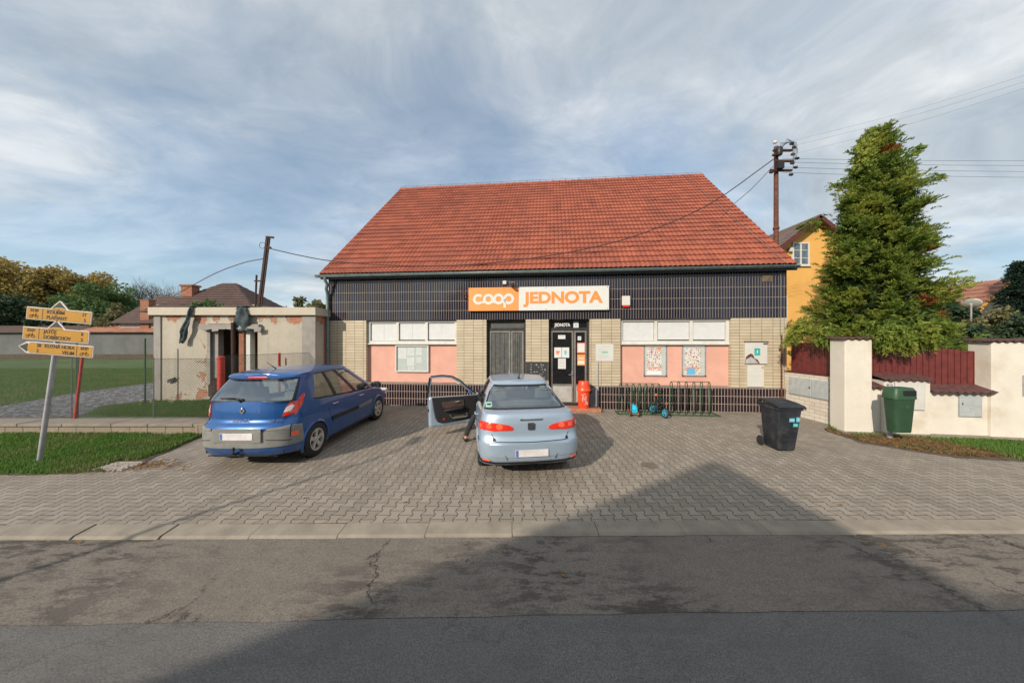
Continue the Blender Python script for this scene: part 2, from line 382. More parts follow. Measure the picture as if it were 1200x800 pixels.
# ------------------------------------------------------------------ mesh helpers
class MB:
    def __init__(s): s.v = []; s.f = []; s.uv = None; s.mi = []; s.cm = 0
    def add(s, vs, fs):
        o = len(s.v); s.v += [tuple(p) for p in vs]; s.f += [tuple(i+o for i in f) for f in fs]; s.mi += [s.cm]*len(fs); return s
    def box(s, x0, y0, z0, x1, y1, z1):
        vs = [(x, y, z) for z in (z0, z1) for x, y in ((x0, y0), (x1, y0), (x1, y1), (x0, y1))]
        return s.add(vs, [(3, 2, 1, 0), (4, 5, 6, 7), (0, 1, 5, 4), (1, 2, 6, 5), (2, 3, 7, 6), (3, 0, 4, 7)])
    def obox(s, c, ax, ay, az):
        c = Vector(c); ax = Vector(ax); ay = Vector(ay); az = Vector(az)
        vs = [c + ax*i + ay*j + az*k for k in (-1, 1) for i, j in ((-1, -1), (1, -1), (1, 1), (-1, 1))]
        return s.add(vs, [(3, 2, 1, 0), (4, 5, 6, 7), (0, 1, 5, 4), (1, 2, 6, 5), (2, 3, 7, 6), (3, 0, 4, 7)])
    def tube(s, pts, r, n=8, cap=True):
        pts = [Vector(p) for p in pts]; rs = r if isinstance(r, (list, tuple)) else [r]*len(pts)
        vs = []; fs = []; up = None
        for k, p in enumerate(pts):
            t = (pts[min(k+1, len(pts)-1)] - pts[max(k-1, 0)]).normalized()
            if up is None:
                up = Vector((0, 0, 1)) if abs(t.z) < .9 else Vector((1, 0, 0))
            a = t.cross(up).normalized(); bb = a.cross(t).normalized(); up = bb
            for j in range(n):
                q = 2*math.pi*j/n; vs.append(p + (a*math.cos(q) + bb*math.sin(q))*rs[k])
        for k in range(len(pts)-1):
            for j in range(n):
                j2 = (j+1) % n; fs.append((k*n+j, k*n+j2, (k+1)*n+j2, (k+1)*n+j))
        if cap: fs.append(tuple(range(n))[::-1]); fs.append(tuple((len(pts)-1)*n+j for j in range(n)))
        return s.add(vs, fs)
    def lathe(s, prof, c=(0, 0, 0), axis='Z', n=32):
        vs = []; fs = []; c = Vector(c)
        for r, h in prof:
            for j in range(n):
                q = 2*math.pi*j/n; a, b_ = r*math.cos(q), r*math.sin(q)
                p = {'Z': (a, b_, h), 'X': (h, a, b_), 'Y': (a, h, b_)}[axis]; vs.append(c + Vector(p))
        for k in range(len(prof)-1):
            for j in range(n):
                j2 = (j+1) % n; fs.append((k*n+j, k*n+j2, (k+1)*n+j2, (k+1)*n+j))
        return s.add(vs, fs)
    def prism(s, poly, fn, h0, h1):
        """poly: 2-D outline, fn(a,b,h)->3-D"""
        nn = len(poly); vs = [fn(a, b_, h0) for a, b_ in poly] + [fn(a, b_, h1) for a, b_ in poly]
        fs = [tuple(range(nn))[::-1], tuple(range(nn, 2*nn))] + [(i_, (i_+1) % nn, nn+(i_+1) % nn, nn+i_) for i_ in range(nn)]
        return s.add(vs, fs)
    def grid(s, rows, close=False):
        nr = len(rows); nc = len(rows[0]); vs = [p for r_ in rows for p in r_]; fs = []
        for a in range(nr-1):
            for b_ in range(nc if close else nc-1):
                b2 = (b_+1) % nc; fs.append((a*nc+b_, a*nc+b2, (a+1)*nc+b2, (a+1)*nc+b_))
        return s.add(vs, fs)
    def build(s, name, m, parent=None, smooth=False, bevel=0, angle=None, solid=0):
        me = bpy.data.meshes.new(name); me.from_pydata([tuple(v) for v in s.v], [], s.f)
        ms = m if isinstance(m, (list, tuple)) else [m]
        for q in ms: me.materials.append(MATS[q] if isinstance(q, str) else q)
        if len(ms) > 1: me.polygons.foreach_set('material_index', s.mi)
        if s.uv is not None:
            l = me.uv_layers.new(name='UVMap'); vi = np.zeros(len(me.loops), dtype=np.int32); me.loops.foreach_get('vertex_index', vi)
            l.data.foreach_set('uv', np.array(s.uv, dtype=np.float32)[vi].ravel())
        if smooth: me.shade_smooth()
        if smooth and angle: me.set_sharp_from_angle(angle=R(angle))
        me.update()
        o = bpy.data.objects.new(name, me); COL.objects.link(o)
        if parent is not None: o.parent = parent
        if solid: q = o.modifiers.new('s', 'SOLIDIFY'); q.thickness = solid; q.offset = 0
        if bevel: q = o.modifiers.new('b', 'BEVEL'); q.width = bevel; q.segments = 2; q.limit_method = 'ANGLE'; q.harden_normals = False
        return o
def thing(name, label, cat, loc=(0, 0, 0), rz=0, group=None):
    o = bpy.data.objects.new(name, None); COL.objects.link(o); o.location = loc; o.rotation_euler = (0, 0, rz)
    o.empty_display_size = .2
    return tag(o, label, cat, group)
def tag(o, label, cat, group=None, kind=None):
    o['label'] = label; o['category'] = cat
    if group: o['group'] = group
    if kind: o['kind'] = kind
    return o
def struct(name, mb, m, kind='structure', **k):
    o = mb.build(name, m, **k); o['kind'] = kind; return o
def kids(o): return [c for c in bpy.data.objects if c.parent == o]
def copy_tree(o, parent=None):
    c = o.copy(); COL.objects.link(c); c.parent = parent
    for ch in kids(o): copy_tree(ch, c)
    return c
def text(body, size, m, parent, loc, rot=(R(90), 0, 0), extrude=.002, bold=0, align='CENTER', name='lettering', sx=1):
    cu = bpy.data.curves.new(name, 'FONT'); cu.body = body; cu.size = size; cu.extrude = extrude; cu.offset = bold; cu.align_x = align; cu.align_y = 'CENTER'
    t = bpy.data.objects.new(name, cu); COL.objects.link(t)
    bpy.context.view_layer.update()
    me = bpy.data.meshes.new_from_object(t.evaluated_get(bpy.context.evaluated_depsgraph_get())); bpy.data.objects.remove(t)
    me.materials.clear(); me.materials.append(MATS[m]); me.name = name
    o = bpy.data.objects.new(name, me); COL.objects.link(o); o.parent = parent; o.location = loc; o.rotation_euler = rot; o.scale = (sx, 1, 1)
    return o
def at(px_, py_, Y): return Vector(((px_-600)/F*Y, Y, CAMH-(py_-400)/F*Y))
def gnd(px_, py_, z=0.0):
    Y = (CAMH-z)*F/(py_-400); return Vector(((px_-600)/F*Y, Y, z))

# ------------------------------------------------------------------ ground, road, paving
def sheet(name, poly, z, m, kind='structure'):
    mb = MB(); mb.add([(x, y, z) for x, y in poly], [tuple(range(len(poly)))]); return struct(name, mb, m, kind)
sheet('ground', [(-600, -600), (600, -600), (600, 600), (-600, 600)], -.12, 'grass_ground')
KY0, KY1 = 3.75, 3.53
ks = .011       # slight turn of the kerb line
def kx(x, y): return (x, y + ks*x)
sheet('road', [kx(-120, -3.6), kx(120, -3.6), kx(120, KY1), kx(-120, KY1)], -.045, 'asphalt_new')
mb = MB(); rows = []
xs_ = np.linspace(-60, 60, 601); jag = np.cumsum(rng.normal(0, .006, 601)); jag -= np.linspace(jag[0], jag[-1], 601)
mb.grid([[(x, 2.5 + ks*x + j, -.041) for x, j in zip(xs_, jag)], [(x, KY1 + ks*x + .02, -.041) for x in xs_]])
struct('road_edge', mb, 'asphalt_worn')
sheet('opposite_pavement', [kx(-120, -7.5), kx(120, -7.5), kx(120, -3.6), kx(-120, -3.6)], .02, 'paving_blocks')
# kerb of long concrete slabs, laid flush and sloping to the road
mb = MB(); x = -30.0
while x < 30:
    L = 1.0; g = random.uniform(.001, .005) if not (-5.2 < x < -4.1) else .02
    dz = random.uniform(-.004, .004); dyy = random.uniform(-.006, .006)
    pts = []
    for (yy, zz) in ((KY1+.0, -.16), (KY1+.0, -.035+dz), (KY1+.03, -.015+dz), (KY0, .006+dz), (KY0, -.16)):
        pts.append((yy+dyy, zz))
    nn = len(pts); vs = [(x+g+.0, p[0]+ks*x, p[1]) for p in pts] + [(x+L-g, p[0]+ks*x, p[1]) for p in pts]
    mb.add(vs, [tuple(range(nn))[::-1], tuple(range(nn, 2*nn))] + [(i, (i+1) % nn, nn+(i+1) % nn, nn+i) for i in range(nn)])
    x += L
struct('kerb', mb, 'kerb_concrete')
sheet('kerb_bed', [kx(-60, KY1-.01), kx(60, KY1-.01), kx(60, KY0+.02), kx(-60, KY0+.02)], -.055, 'soil')
sheet('pavement', [kx(-60, KY0), kx(60, KY0), (60, 12), (-6.6, 12), (-7.1, 7.4), (-60, 7.4)], 0.0, 'paving_blocks')
# raised yard on the left
mb = MB(); mb.box(-90, 7.6, -.2, -6.5, 120, .24); struct('yard', mb, 'grass_ground')
mb = MB(); ga = [(-30, 7.9), (-12.5, 8.0), (-9.2, 8.1)]
sheet('gravel_path', [(-40, 8.0), gnd(-100, 500, .25)[:2], gnd(0, 492, .25)[:2], gnd(95, 487, .25)[:2], gnd(120, 476, .25)[:2], gnd(186, 467, .25)[:2], (-12.0, 12.5), (-15, 16.5), gnd(180, 448, .25)[:2], gnd(90, 460, .25)[:2], gnd(0, 476, .25)[:2], gnd(-100, 486, .25)[:2], (-40, 8.6)][1:-1], .246, 'gravel')
def strip(name, pts, m, z, w0=.25, w1=.5):
    pass
# verge left and right
VL = [(-30, 7.3), (-7.15, 7.3)] + [tuple(gnd(*p)[:2]) for p in ((228, 515), (190, 532), (152, 549), (120, 553), (60, 556), (0, 557), (-80, 558))] + [(-30, 5.0)]
sheet('dirt_edge', [tuple(gnd(*p, .24)[:2]) for p in ((-100, 489), (0, 480), (92, 463), (184, 450), (184, 445.5), (90, 456.5), (0, 471), (-100, 480))], .243, 'soil')
def wavy(poly, amp, seg=.12, skip=()):
    out = []
    for k in range(len(poly)):
        a = Vector((*poly[k], 0)); b_ = Vector((*poly[(k+1) % len(poly)], 0)); nseg = max(1, int((b_-a).length/seg))
        if k in skip: nseg = 1
        for q in range(nseg):
            p = a.lerp(b_, q/nseg); j = 0 if (q == 0 and k in skip) else amp
            out.append((p.x+random.uniform(-j, j), p.y+random.uniform(-j, j)))
    return out
def bed(name, poly, m, h, amp=.03):
    pl = wavy(poly, amp); mb = MB(); nn = len(pl)
    mb.add([(x, y, h) for x, y in pl] + [(x, y, -.05) for x, y in pl], [tuple(range(nn))] + [(i, (i+1) % nn, nn+(i+1) % nn, nn+i) for i in range(nn)])
    return struct(name, mb, m)
bed('verge_left', VL, 'soil', .012)
VR = [tuple(gnd(*p)[:2]) for p in ((972, 500), (990, 508), (1100, 514), (1400, 528))] + [(24, 5.6)] + [tuple(gnd(*p)[:2]) for p in ((1500, 549), (1200, 541), (1130, 537), (1080, 531), (1010, 519), (966, 504))]
bed('verge_right', VR, 'soil', .010)

def inside(p, poly):
    c = False; x, y = p
    for i in range(len(poly)):
        x1, y1 = poly[i]; x2, y2 = poly[i-1]
        if (y1 > y) != (y2 > y) and x < (x2-x1)*(y-y1)/(y2-y1)+x1: c = not c
    return c
def blades(name, pts, h, m, z0, wd=.006, lean=.5):
    n_ = len(pts); P0 = np.array([(p[0], p[1], z0) for p in pts]); a = rng.uniform(0, 2*np.pi, n_)
    d = np.stack([np.cos(a), np.sin(a), np.zeros(n_)], 1); s = np.stack([-np.sin(a), np.cos(a), np.zeros(n_)], 1)
    hh = h*rng.uniform(.45, 1.25, n_)[:, None]; ln = rng.uniform(0, lean, n_)[:, None]
    wd_ = wd*rng.uniform(.7, 1.4, n_)[:, None]
    v0 = P0 - s*wd_; v1 = P0 + s*wd_; up = np.array([[0, 0, 1.]])
    mid = P0 + up*hh*.6 + d*hh*ln*.35; v2 = mid + s*wd_*.7; v3 = mid - s*wd_*.7; tip = P0 + up*hh*(1-.25*ln) + d*hh*ln
    V = np.stack([v0, v1, v2, v3, tip], 1).reshape(-1, 3); mb = MB(); mb.v = V.tolist()
    for k in range(n_):
        o = 5*k; mb.f += [(o, o+1, o+2, o+3), (o+3, o+2, o+4)]
    mb.mi = [0]*len(mb.f)
    return struct(name, mb, m, 'stuff')
def scatter(poly, n_, dens=None, box=None):
    xs = [p[0] for p in poly]; ys = [p[1] for p in poly]; b_ = box or (min(xs), max(xs), min(ys), max(ys)); out = []; t = 0
    while len(out) < n_ and t < n_*12:
        t += 1; p = (random.uniform(b_[0], b_[1]), random.uniform(b_[2], b_[3]))
        if inside(p, poly) and (dens is None or random.random() < dens(p)): out.append(p)
    return out
def clump(p): return .12 + .88*max(0, min(1, .62 + .6*math.sin(p[0]*2.1+1.3*math.sin(p[1]*3.1)) * math.sin(p[1]*2.7+p[0])))
dirt = gnd(150, 546)
def dl(p): return clump(p)*(0.06 if (abs(p[0]-dirt.x-.15) < .55 and abs(p[1]-dirt.y) < .22) else 1)
blades('verge_grass_left', scatter(VL, 42000, dl, (-12, -6.9, 4.9, 7.3)), .075, 'grass_blade', .01)
def dr(p): return clump(p)*(max(0, min(1, (p[0]-9.3)/1.0)) if p[1] < 7.1-(p[0]-8.3)*.13 else .45)
blades('verge_grass_right', scatter(VR, 26000, dr, (8, 13.5, 4.8, 8.2)), .07, 'grass_blade', .01)
YP = [(-22, 8.0), (-6.8, 8.0), (-6.6, 10.1), (-11.9, 10.1)] + [tuple(gnd(186, 467, .25)[:2]), tuple(gnd(120, 476, .25)[:2]), tuple(gnd(95, 487, .25)[:2])]
YP = [(-6.8, 7.95), (-6.7, 10.1), (-11.9, 10.12), tuple(gnd(120, 476, .25)[:2]), tuple(gnd(95, 487, .25)[:2])]
blades('yard_grass', scatter(YP, 16000, clump), .08, 'grass_blade', .24)
LP = [tuple(gnd(*p, .25)[:2]) for p in ((0, 476), (90, 460), (180, 448), (181, 432), (0, 432), (-60, 440), (-60, 480))]
blades('lawn_grass', scatter(LP, 30000, None), .10, 'grass_blade', .24, .012)
LV = [tuple(gnd(*p)[:2]) for p in ((972, 502), (990, 509), (1080, 514), (1150, 520), (1200, 528), (1190, 536), (1130, 535), (1080, 529), (1010, 517), (966, 504))]
def flakes(name, pts, size, m, z0):
    mb = MB()
    for p in pts:
        a = random.uniform(0, 6.28); t1, t2 = random.uniform(-.5, .5), random.uniform(-.5, .5); s = size*random.uniform(.5, 1.3)
        ax = Vector((math.cos(a), math.sin(a), t1))*s; ay = Vector((-math.sin(a), math.cos(a), t2))*s*.55; c = Vector((p[0], p[1], z0+.35*s))
        mb.add([c-ax, c-ay*.9-ax*.1, c+ax, c+ay], [(0, 1, 2, 3)])
    return struct(name, mb, m, 'stuff')
flakes('leaf_litter', scatter(LV, 2600, lambda p: clump((p[0]*2, p[1]*2))), .035, 'leaf_litter', .012)
blades('dry_grass', scatter(LV, 5000), .05, 'grass_dry', .01, .004, 1.2)
flakes('dirt_litter', [(dirt.x+random.gauss(.2, .35), dirt.y+random.gauss(0, .12)) for _ in range(260)], .03, 'leaf_litter', .012)
# single fallen leaves on the blocks and road, countable
def leaf(px_, py_, z=0.0, k=0):
    g = gnd(px_, py_, z); mb = MB(); s = .035; a = px_*.37; tilt = .25
    ax = Vector((math.cos(a), math.sin(a), tilt)); ay = Vector((-math.sin(a), math.cos(a), 0)); o = Vector((0, 0, .012))
    out = [(-1, 0), (-.5, .45), (-.1, .28), (.15, .6), (.45, .3), (1, .05), (.45, -.3), (.1, -.55), (-.1, -.25), (-.55, -.4)]
    mb.add([o+ax*p*s+ay*q*s+Vector((0, 0, .006*abs(q))) for p, q in out], [tuple(range(10))])
    return mb.build('fallen_leaf', 'leaf_litter')
lf = [(357, 584, 'fallen leaf on the paving in front of the blue car'), (475, 589, 'fallen leaf on the paving below the silver car at its left'), (985, 592, 'fallen leaf in the house shadow edge on the right paving'),
      (1035, 640, 'fallen leaf on the worn asphalt past the shadow'), (660, 675, 'reddish leaf lying on the shaded asphalt'), (1057, 600, 'fallen leaf on the sunny paving near the right kerb'), (92, 636, 'fallen leaf by the kerb foot at the left')]
for px_, py_, lb in lf:
    z = 0 if py_ < 612 else -.04; o = leaf(px_, py_, z); o.location = gnd(px_, py_, z); tag(o, lb, 'leaf', 'single fallen leaves')
# drain cover in the dirt
mb = MB(); g = gnd(140, 546, .01)
for i in range(5): mb.box(-.25, -.16+i*.07, 0, .25, -.12+i*.07, .02)
mb.box(-.28, -.19, -.01, .28, .17, .008)
o = mb.build('drain_grate', 'concrete', bevel=.003); o.location = (g.x, g.y, .012); tag(o, 'small worn drain grate in the dirt at the edge of the left verge', 'drain')
mb = MB(); mb.lathe([(0, .006), (.13, .006), (.145, .004), (.15, -.01)], n=28)
o = mb.build('manhole_cover', 'cover_worn'); g = gnd(761, 545); o.location = (g.x, g.y, 0); tag(o, 'small round rusty cover set in the paving beside the shadow tip', 'manhole cover')

# ------------------------------------------------------------------ the shop
TH = math.atan2(9.48-10.85, 8.48+6.48); W_ = 15.02
shop = thing('shop_building', 'long single storey shop with red tiled roof, dark tile band and pink panels', 'shop', (-6.48, 10.85, 0), TH)
cs, sn = math.cos(TH), math.sin(TH)
def fu(px_, d=0.0):
    t = (px_-600)/F; ox, oy = -6.48 - sn*d, 10.85 + cs*d
    return (t*oy - ox)/(cs - sn*t)
def fz(px_, py_, d=0.0):
    u = fu(px_, d); Y = 10.85 + sn*u + cs*d; return CAMH-(py_-400)/F*Y
D2 = 11.4; ZB = 2.93; ZP = .76; ZE = 4.42
uw = [0, fu(429), fu(535), fu(570), fu(616), fu(643), fu(691), fu(727), fu(857), W_]
mb = MB()          # masonry core: side, rear, recess backing
mb.box(.003, .35, 0, W_-.003, D2, ZE)
zr = 10.30
mb.add([(.003, 0.02, ZE), (.003, D2, ZE), (.003, D2/2, zr-.15), (.25, .02, ZE), (.25, D2, ZE), (.25, D2/2, zr-.15)], [(0, 2, 1), (3, 4, 5), (0, 1, 4, 3), (1, 2, 5, 4), (2, 0, 3, 5)])
mb.add([(W_-.003, 0.02, ZE), (W_-.003, D2, ZE), (W_-.003, D2/2, zr-.15), (W_-.25, .02, ZE), (W_-.25, D2, ZE), (W_-.25, D2/2, zr-.15)], [(0, 1, 2), (3, 5, 4), (0, 3, 4, 1), (1, 4, 5, 2), (2, 5, 3, 0)])
mb.build('wall', 'plaster_old', shop)
mb = MB(); mb.box(0, 0, ZB, W_, .348, ZE); mb.build('tiled_band', 'dark_tiles', shop)
for a, b_ in ((uw[0], uw[1]), (uw[2], uw[3]), (uw[4], uw[5]), (uw[6], uw[7]), (uw[8], uw[9])):
    z0 = ZP if (b_-a) > 0 and (a, b_) != (uw[4], uw[5]) else 0
    mb = MB(); mb.box(a, .0, z0, b_, .348, ZB-.002); mb.build('tiled_pier', 'cream_tiles', shop)
for a, b_ in ((0, uw[3]), (uw[6], W_-.02)):
    mb = MB(); mb.box(a+.002, -.035 if a > 1 else -.035, 0, b_-.002, .34, ZP-.002); mb.build('tiled_plinth', 'dark_tiles_plinth', shop)
    mb = MB(); mb.box(a+.001, -.055, ZP-.001, b_-.001, .06, ZP+.016)
    mb.build('plinth_ledge', 'concrete', shop)
ZS = 2.13
for a, b_, lab in ((uw[1], uw[2], 0), (uw[7], uw[8], 1)):
    mb = MB(); mb.box(a+.002, .16, ZP+.017, b_-.002, .346, ZS-.002); mb.build('pink_panel', 'pink_render', shop)
    wn = MB(); wd = (b_-a); d0 = .10
    wn.box(a+.004, d0, ZS, b_-.004, d0+.2, ZS+.09); wn.box(a+.004, d0, ZB-.08, b_-.004, d0+.2, ZB-.004)
    for q in range(4):
        uu = a+.004 + q*(wd-.008-.09)/3; wn.box(uu, d0, ZS+.092, uu+.09, d0+.2, ZB-.082)
    wn.box(a-.0, d0-.05, ZS-.035, b_-.003, d0+.02, ZS-.003)
    wo_ = wn.build('window', 'white_frame', shop, bevel=.004)
    for q in range(3):
        u0 = a+.094 + q*(wd-.098)/3; u1 = a+.004 + (q+1)*(wd-.098)/3
        sh = MB(); sh.box(u0+.012, d0+.055, ZS+(.13 if q != 0 else .10), u1-.012, d0+.07, ZB-.095)
        sh.box((u0+u1)/2-.004, d0+.049, ZS+(.13 if q != 0 else .10), (u0+u1)/2+.004, d0+.054, ZB-.095)
        s_ = sh.build('shutter', 'white_shutter', wo_)
        gp = MB(); gp.box(u0, d0+.08, ZS+.092, u1, d0+.1, ZB-.083); gp.build('pane', 'black_glass', wo_)
# disused double door
a, b_ = uw[3], uw[4]
mb = MB(); d0 = .20
def frame(mb, u0, u1, z0, z1, d, t, dep): 
    mb.box(u0, d, z0, u0+t, d+dep, z1); mb.box(u1-t, d, z0, u1, d+dep, z1); mb.box(u0+t, d, z1-t, u1-t, d+dep, z1); mb.box(u0+t, d, z0, u1-t, d+dep, z0+t)
def doorset(a, b_, split, name, panelm, framem, trimm, glassm, kick, lit):
    mb = MB(); zt = ZB-.36
    frame(mb, a+.02, b_-.02, .12, ZB-.01, .15, .05, .12); mb.box(a+.07, .15, zt, b_-.07, .27, zt+.09); mb.box(a+.003, .14, .0, b_-.003, .33, .119)
    dr = mb.build(name, framem, shop, bevel=.004)
    mb = MB(); mb.box(a+.07, .2, zt+.092, b_-.07, .21, ZB-.062); mb.build('transom_pane', glassm, dr)
    for k, (u0, u1) in enumerate(((a+.075, split-.01), (split+.01, b_-.075))):
        lf_ = MB(); frame(lf_, u0, u1, .135, zt-.012, .16, .055, .06)
        lo = lf_.build('door_leaf', trimm, dr, bevel=.004)
        mb = MB(); zk = .135+.055 if not kick else .78
        mb.box(u0+.057, .185, zk, u1-.057, .195, zt-.07); mb.build('pane', glassm, lo)
        if kick:
            mb = MB(); mb.box(u0+.057, .18, .19, u1-.057, .2, zk-.06); mb.build('kick_panel', 'door_kick', lo); mb = MB(); mb.box(u0+.057, .165, zk-.058, u1-.057, .21, zk-.002); mb.build('rail', trimm, lo)
        else:
            for q in range(1, 4):
                uu = u0+.057+(u1-u0-.114)*q/4; mb = MB(); mb.box(uu-.006, .178, zk, uu+.006, .184, zt-.07); mb.build('rail', 'door_dark', lo)
    hm = MB(); hm.tube([(split-.05, .15, 1.1), (split-.05, .10, 1.1), (split-.17, .10, 1.1)], .011); hm.box(split-.075, .148, 1.0, split-.03, .158, 1.22); hm.build('handle', 'steel', dr)
    return dr
doorset(a, b_, fu(598), 'double_door', 'door_grey', 'door_dark', 'door_trim', 'door_grey', False, 0)
dr = doorset(uw[5], uw[6], fu(673), 'shop_door', 'door_grey', 'door_dark', 'door_trim', 'black_glass', True, 1)
mb = MB(); mb.box(fu(670), .12, ZB+.0-.006, fu(694), .3, ZB-.0065+.004)
# roof
EO = .22; HO = .16
def roofpt(s, u, lift=0):       # s 0 eave..1 ridge
    d = -EO + (D2/2+EO)*s; z = 4.50 + (zr+.06-4.50)*s
    return d, z
rise = (zr+.06-4.50); run = D2/2+EO; L_ = math.hypot(rise, run); nd, nz = -rise/L_, run/L_
def tiled_slope(mb, uL, uR, rows=25, wav=.15, sp=6, back=False, uLr=None, uRr=None):
    nw = int((uR-uL)/wav)*sp; uvs = []; rws = []
    for r_ in range(rows):
        for e in (0, 1):
            s = (r_+e)/rows; lift = .045*(1-e) + .004
            row = []
            for k in range(nw+1):
                f = k/nw; x0 = uL + (uR-uL)*f; xr = (uLr if uLr is not None else uL) + ((uRr or uR)-(uLr if uLr is not None else uL))*f
                u = x0 + (xr-x0)*s; wv = .034*abs(math.sin(math.pi*(f*(uR-uL))/wav))**.8
                d, z = roofpt(s, u); h = lift + wv
                if back: row.append((u, D2-(d+nd*h), z+nz*h))
                else: row.append((u, d+nd*h, z+nz*h))
                uvs.append((f*(uR-uL), r_+.5))
            rws.append(row)
    mb.grid(rws); mb.uv = (mb.uv or []) + uvs
mb = MB(); tiled_slope(mb, -HO, W_+.10, uLr=-.02, uRr=W_+.36); 
tiled_slope(mb, -HO, W_+.10, sp=2, back=True, uLr=-.02, uRr=W_+.36)
rf = mb.build('roof', 'roof_red', shop, solid=.012)
mb = MB()       # boarding under the tiles
for bk in (0, 1):
    c = [(-HO+.02, *roofpt(0, 0)), (W_+.08, *roofpt(0, 0)), (W_+.33, *roofpt(1, 0)), (0, *roofpt(1, 0))]
    v = [(u, d, z-.01) for u, d, z in c] + [(u, d, z-.09) for u, d, z in c]
    if bk: v = [(u, D2-d, z) for u, d, z in v]
    mb.add(v, [(0, 1, 2, 3), (7, 6, 5, 4), (0, 4, 5, 1), (1, 5, 6, 2), (3, 2, 6, 7), (0, 3, 7, 4)])
mb.build('roof_boarding', 'wood_old', rf)
mb = MB(); nrt = 46
for k in range(nrt):
    u0 = -.02 + (W_+.38)*k/nrt; u1 = u0 + (W_+.38)/nrt + .03
    for e, (uu, rr) in enumerate(((u0, .125), (u1, .105))): pass
    vs = []; fs = []
    for uu, rr in ((u0, .128), (u1, .108)):
        for q in range(9):
            a_ = math.pi*q/8; vs.append((uu, D2/2+rr*math.cos(a_), zr+.02+rr*math.sin(a_)))
    mb.add(vs, [(q, q+1, 10+q, 9+q) for q in range(8)])
mb.uv = [(v[0], .5) for v in mb.v]
mb.build('ridge_tiles', 'roof_red', rf, solid=.012)
mb = MB()
for side, x0, x1 in ((0, -HO, -.02), (1, W_+.10, W_+.36)):   # verge tiles
    mb = MB()
    for k in range(25):
        for bk in (0, 1):
            s0, s1 = k/25, (k+1)/25; uu = x0+(x1-x0)*(s0+s1)/2; d0_, z0_ = roofpt(s0, 0); d1_, z1_ = roofpt(s1, 0)
            if bk: d0_, d1_ = D2-d0_, D2-d1_
            ww = .02; mb.add([(uu-ww, d0_, z0_-.09), (uu+ww, d0_, z0_-.09), (uu+ww, d0_, z0_+.085), (uu-ww, d0_, z0_+.085), (uu-ww, d1_, z1_-.09), (uu+ww, d1_, z1_-.09), (uu+ww, d1_, z1_+.06), (uu-ww, d1_, z1_+.06)],
               [(0, 1, 2, 3), (4, 7, 6, 5), (0, 4, 5, 1), (1, 5, 6, 2), (2, 6, 7, 3), (3, 7, 4, 0)])
    mb.uv = [(v[0], .5) for v in mb.v]
    mb.build('verge_tiles', 'roof_red', rf)
mb = MB()      # lightning wire, ridge clips, diagonal down wire
for k in range(24):
    u = .2 + (W_+.1)*k/23; mb.tube([(u, D2/2, zr+.13), (u, D2/2, zr+.24)], .012, 4)
mb.tube([(0, D2/2, zr+.225), (W_+.34, D2/2, zr+.225)], .007, 4)
pw = []
for q in range(12):
    s = 1-q/11; d, z = roofpt(s, 0); pw.append((W_-.55+.30*q/11, d+nd*.1, z+nz*.1))
mb.tube(pw, .008, 4); mb.tube([pw[-1], (W_-.22, -.06, 4.3), (W_-.22, -.05, 2.4)], .008, 4)
mb.build('lightning_wire', 'wire_grey', rf)
# gutter
mb = MB(); rws = []
for u in (-HO-.10, W_+.13):
    row = []
    for q in range(9): a_ = math.pi + math.pi*q/8; row.append((u, -EO-.05+.075*math.cos(a_), 4.475 + .075*math.sin(a_)))
    rws.append(row)
mb.grid(rws)
gt = mb.build('gutter', 'zinc', shop, smooth=True, solid=.008)
mb = MB()
for k in range(17): 
    u = -HO+.05+k*(W_+.2)/16.1; mb.tube([(u, -EO-.05+.083*math.cos(math.pi+math.pi*q/8), 4.475+.083*math.sin(math.pi+math.pi*q/8)) for q in range(9)], .007, 4)
mb.tube([(-HO-.10, -EO-.128, 4.475), (W_+.13, -EO-.128, 4.475)], .010, 6)
mb.build('gutter_bracket', 'zinc', gt)
mb = MB(); mb.box(-.15, -EO+.02, 4.35, W_+.15, -EO+.035, 4.49); mb.box(-.15, -EO+.04, 4.41, W_+.15, .0, 4.425); mb.build('eaves_board', 'door_dark', shop)
mb = MB(); mb.tube([(.07, -EO-.05, 4.42), (.07, -EO-.05, 4.30), (.075, -EO+.05, 4.18), (.06, -.20, 4.02), (.03, -.10, 3.88), (.03, -.09, 3.7), (.03, -.09, 0.05)], .052, 12)
for z in (3.7, 2.9, 1.9, .9): mb.tube([(.03, -.09, z), (.03, -.09, z+.03)], .06, 12)
mb.build('downpipe', 'zinc', shop, smooth=True, angle=50)
# right conduit and small bits on the wall
mb = MB(); mb.tube([(fu(913.7), -.075, 0.1), (fu(913.7), -.075, 2.4)], .022, 8); mb.box(fu(913.7)-.06, -.1, 1.95, fu(913.7)+.04, -.05, 2.0); mb.build('conduit', 'rust', shop)
mb = MB(); mb.box(fu(698), -.045, .1, fu(700.5), -.002, fz(699, 424)); mb.build('cable_cover', 'door_kick', shop)
mb = MB(); a = fu(893); b2 = fu(905)
mb.box(a, -.02, fz(899, 330), b2, -.002, fz(899, 321)); 
for k in range(5): mb.box(a+.03, -.03, fz(899, 330)+.03+k*.04, b2-.03, -.021, fz(899, 330)+.045+k*.04)
mb.build('vent_grille', 'wood_old', shop)
mb = MB(); mb.box(uw[5]-.1, -.50, .0, uw[6]+.28, -.037, .11); 
st = mb.build('entrance_step', 'step_red', shop, bevel=.01)
mb = MB(); mb.box(uw[3]-.05, -.35, .0, uw[4]+.05, -.0, .10); mb.build('entrance_step', 'concrete', shop, bevel=.01)

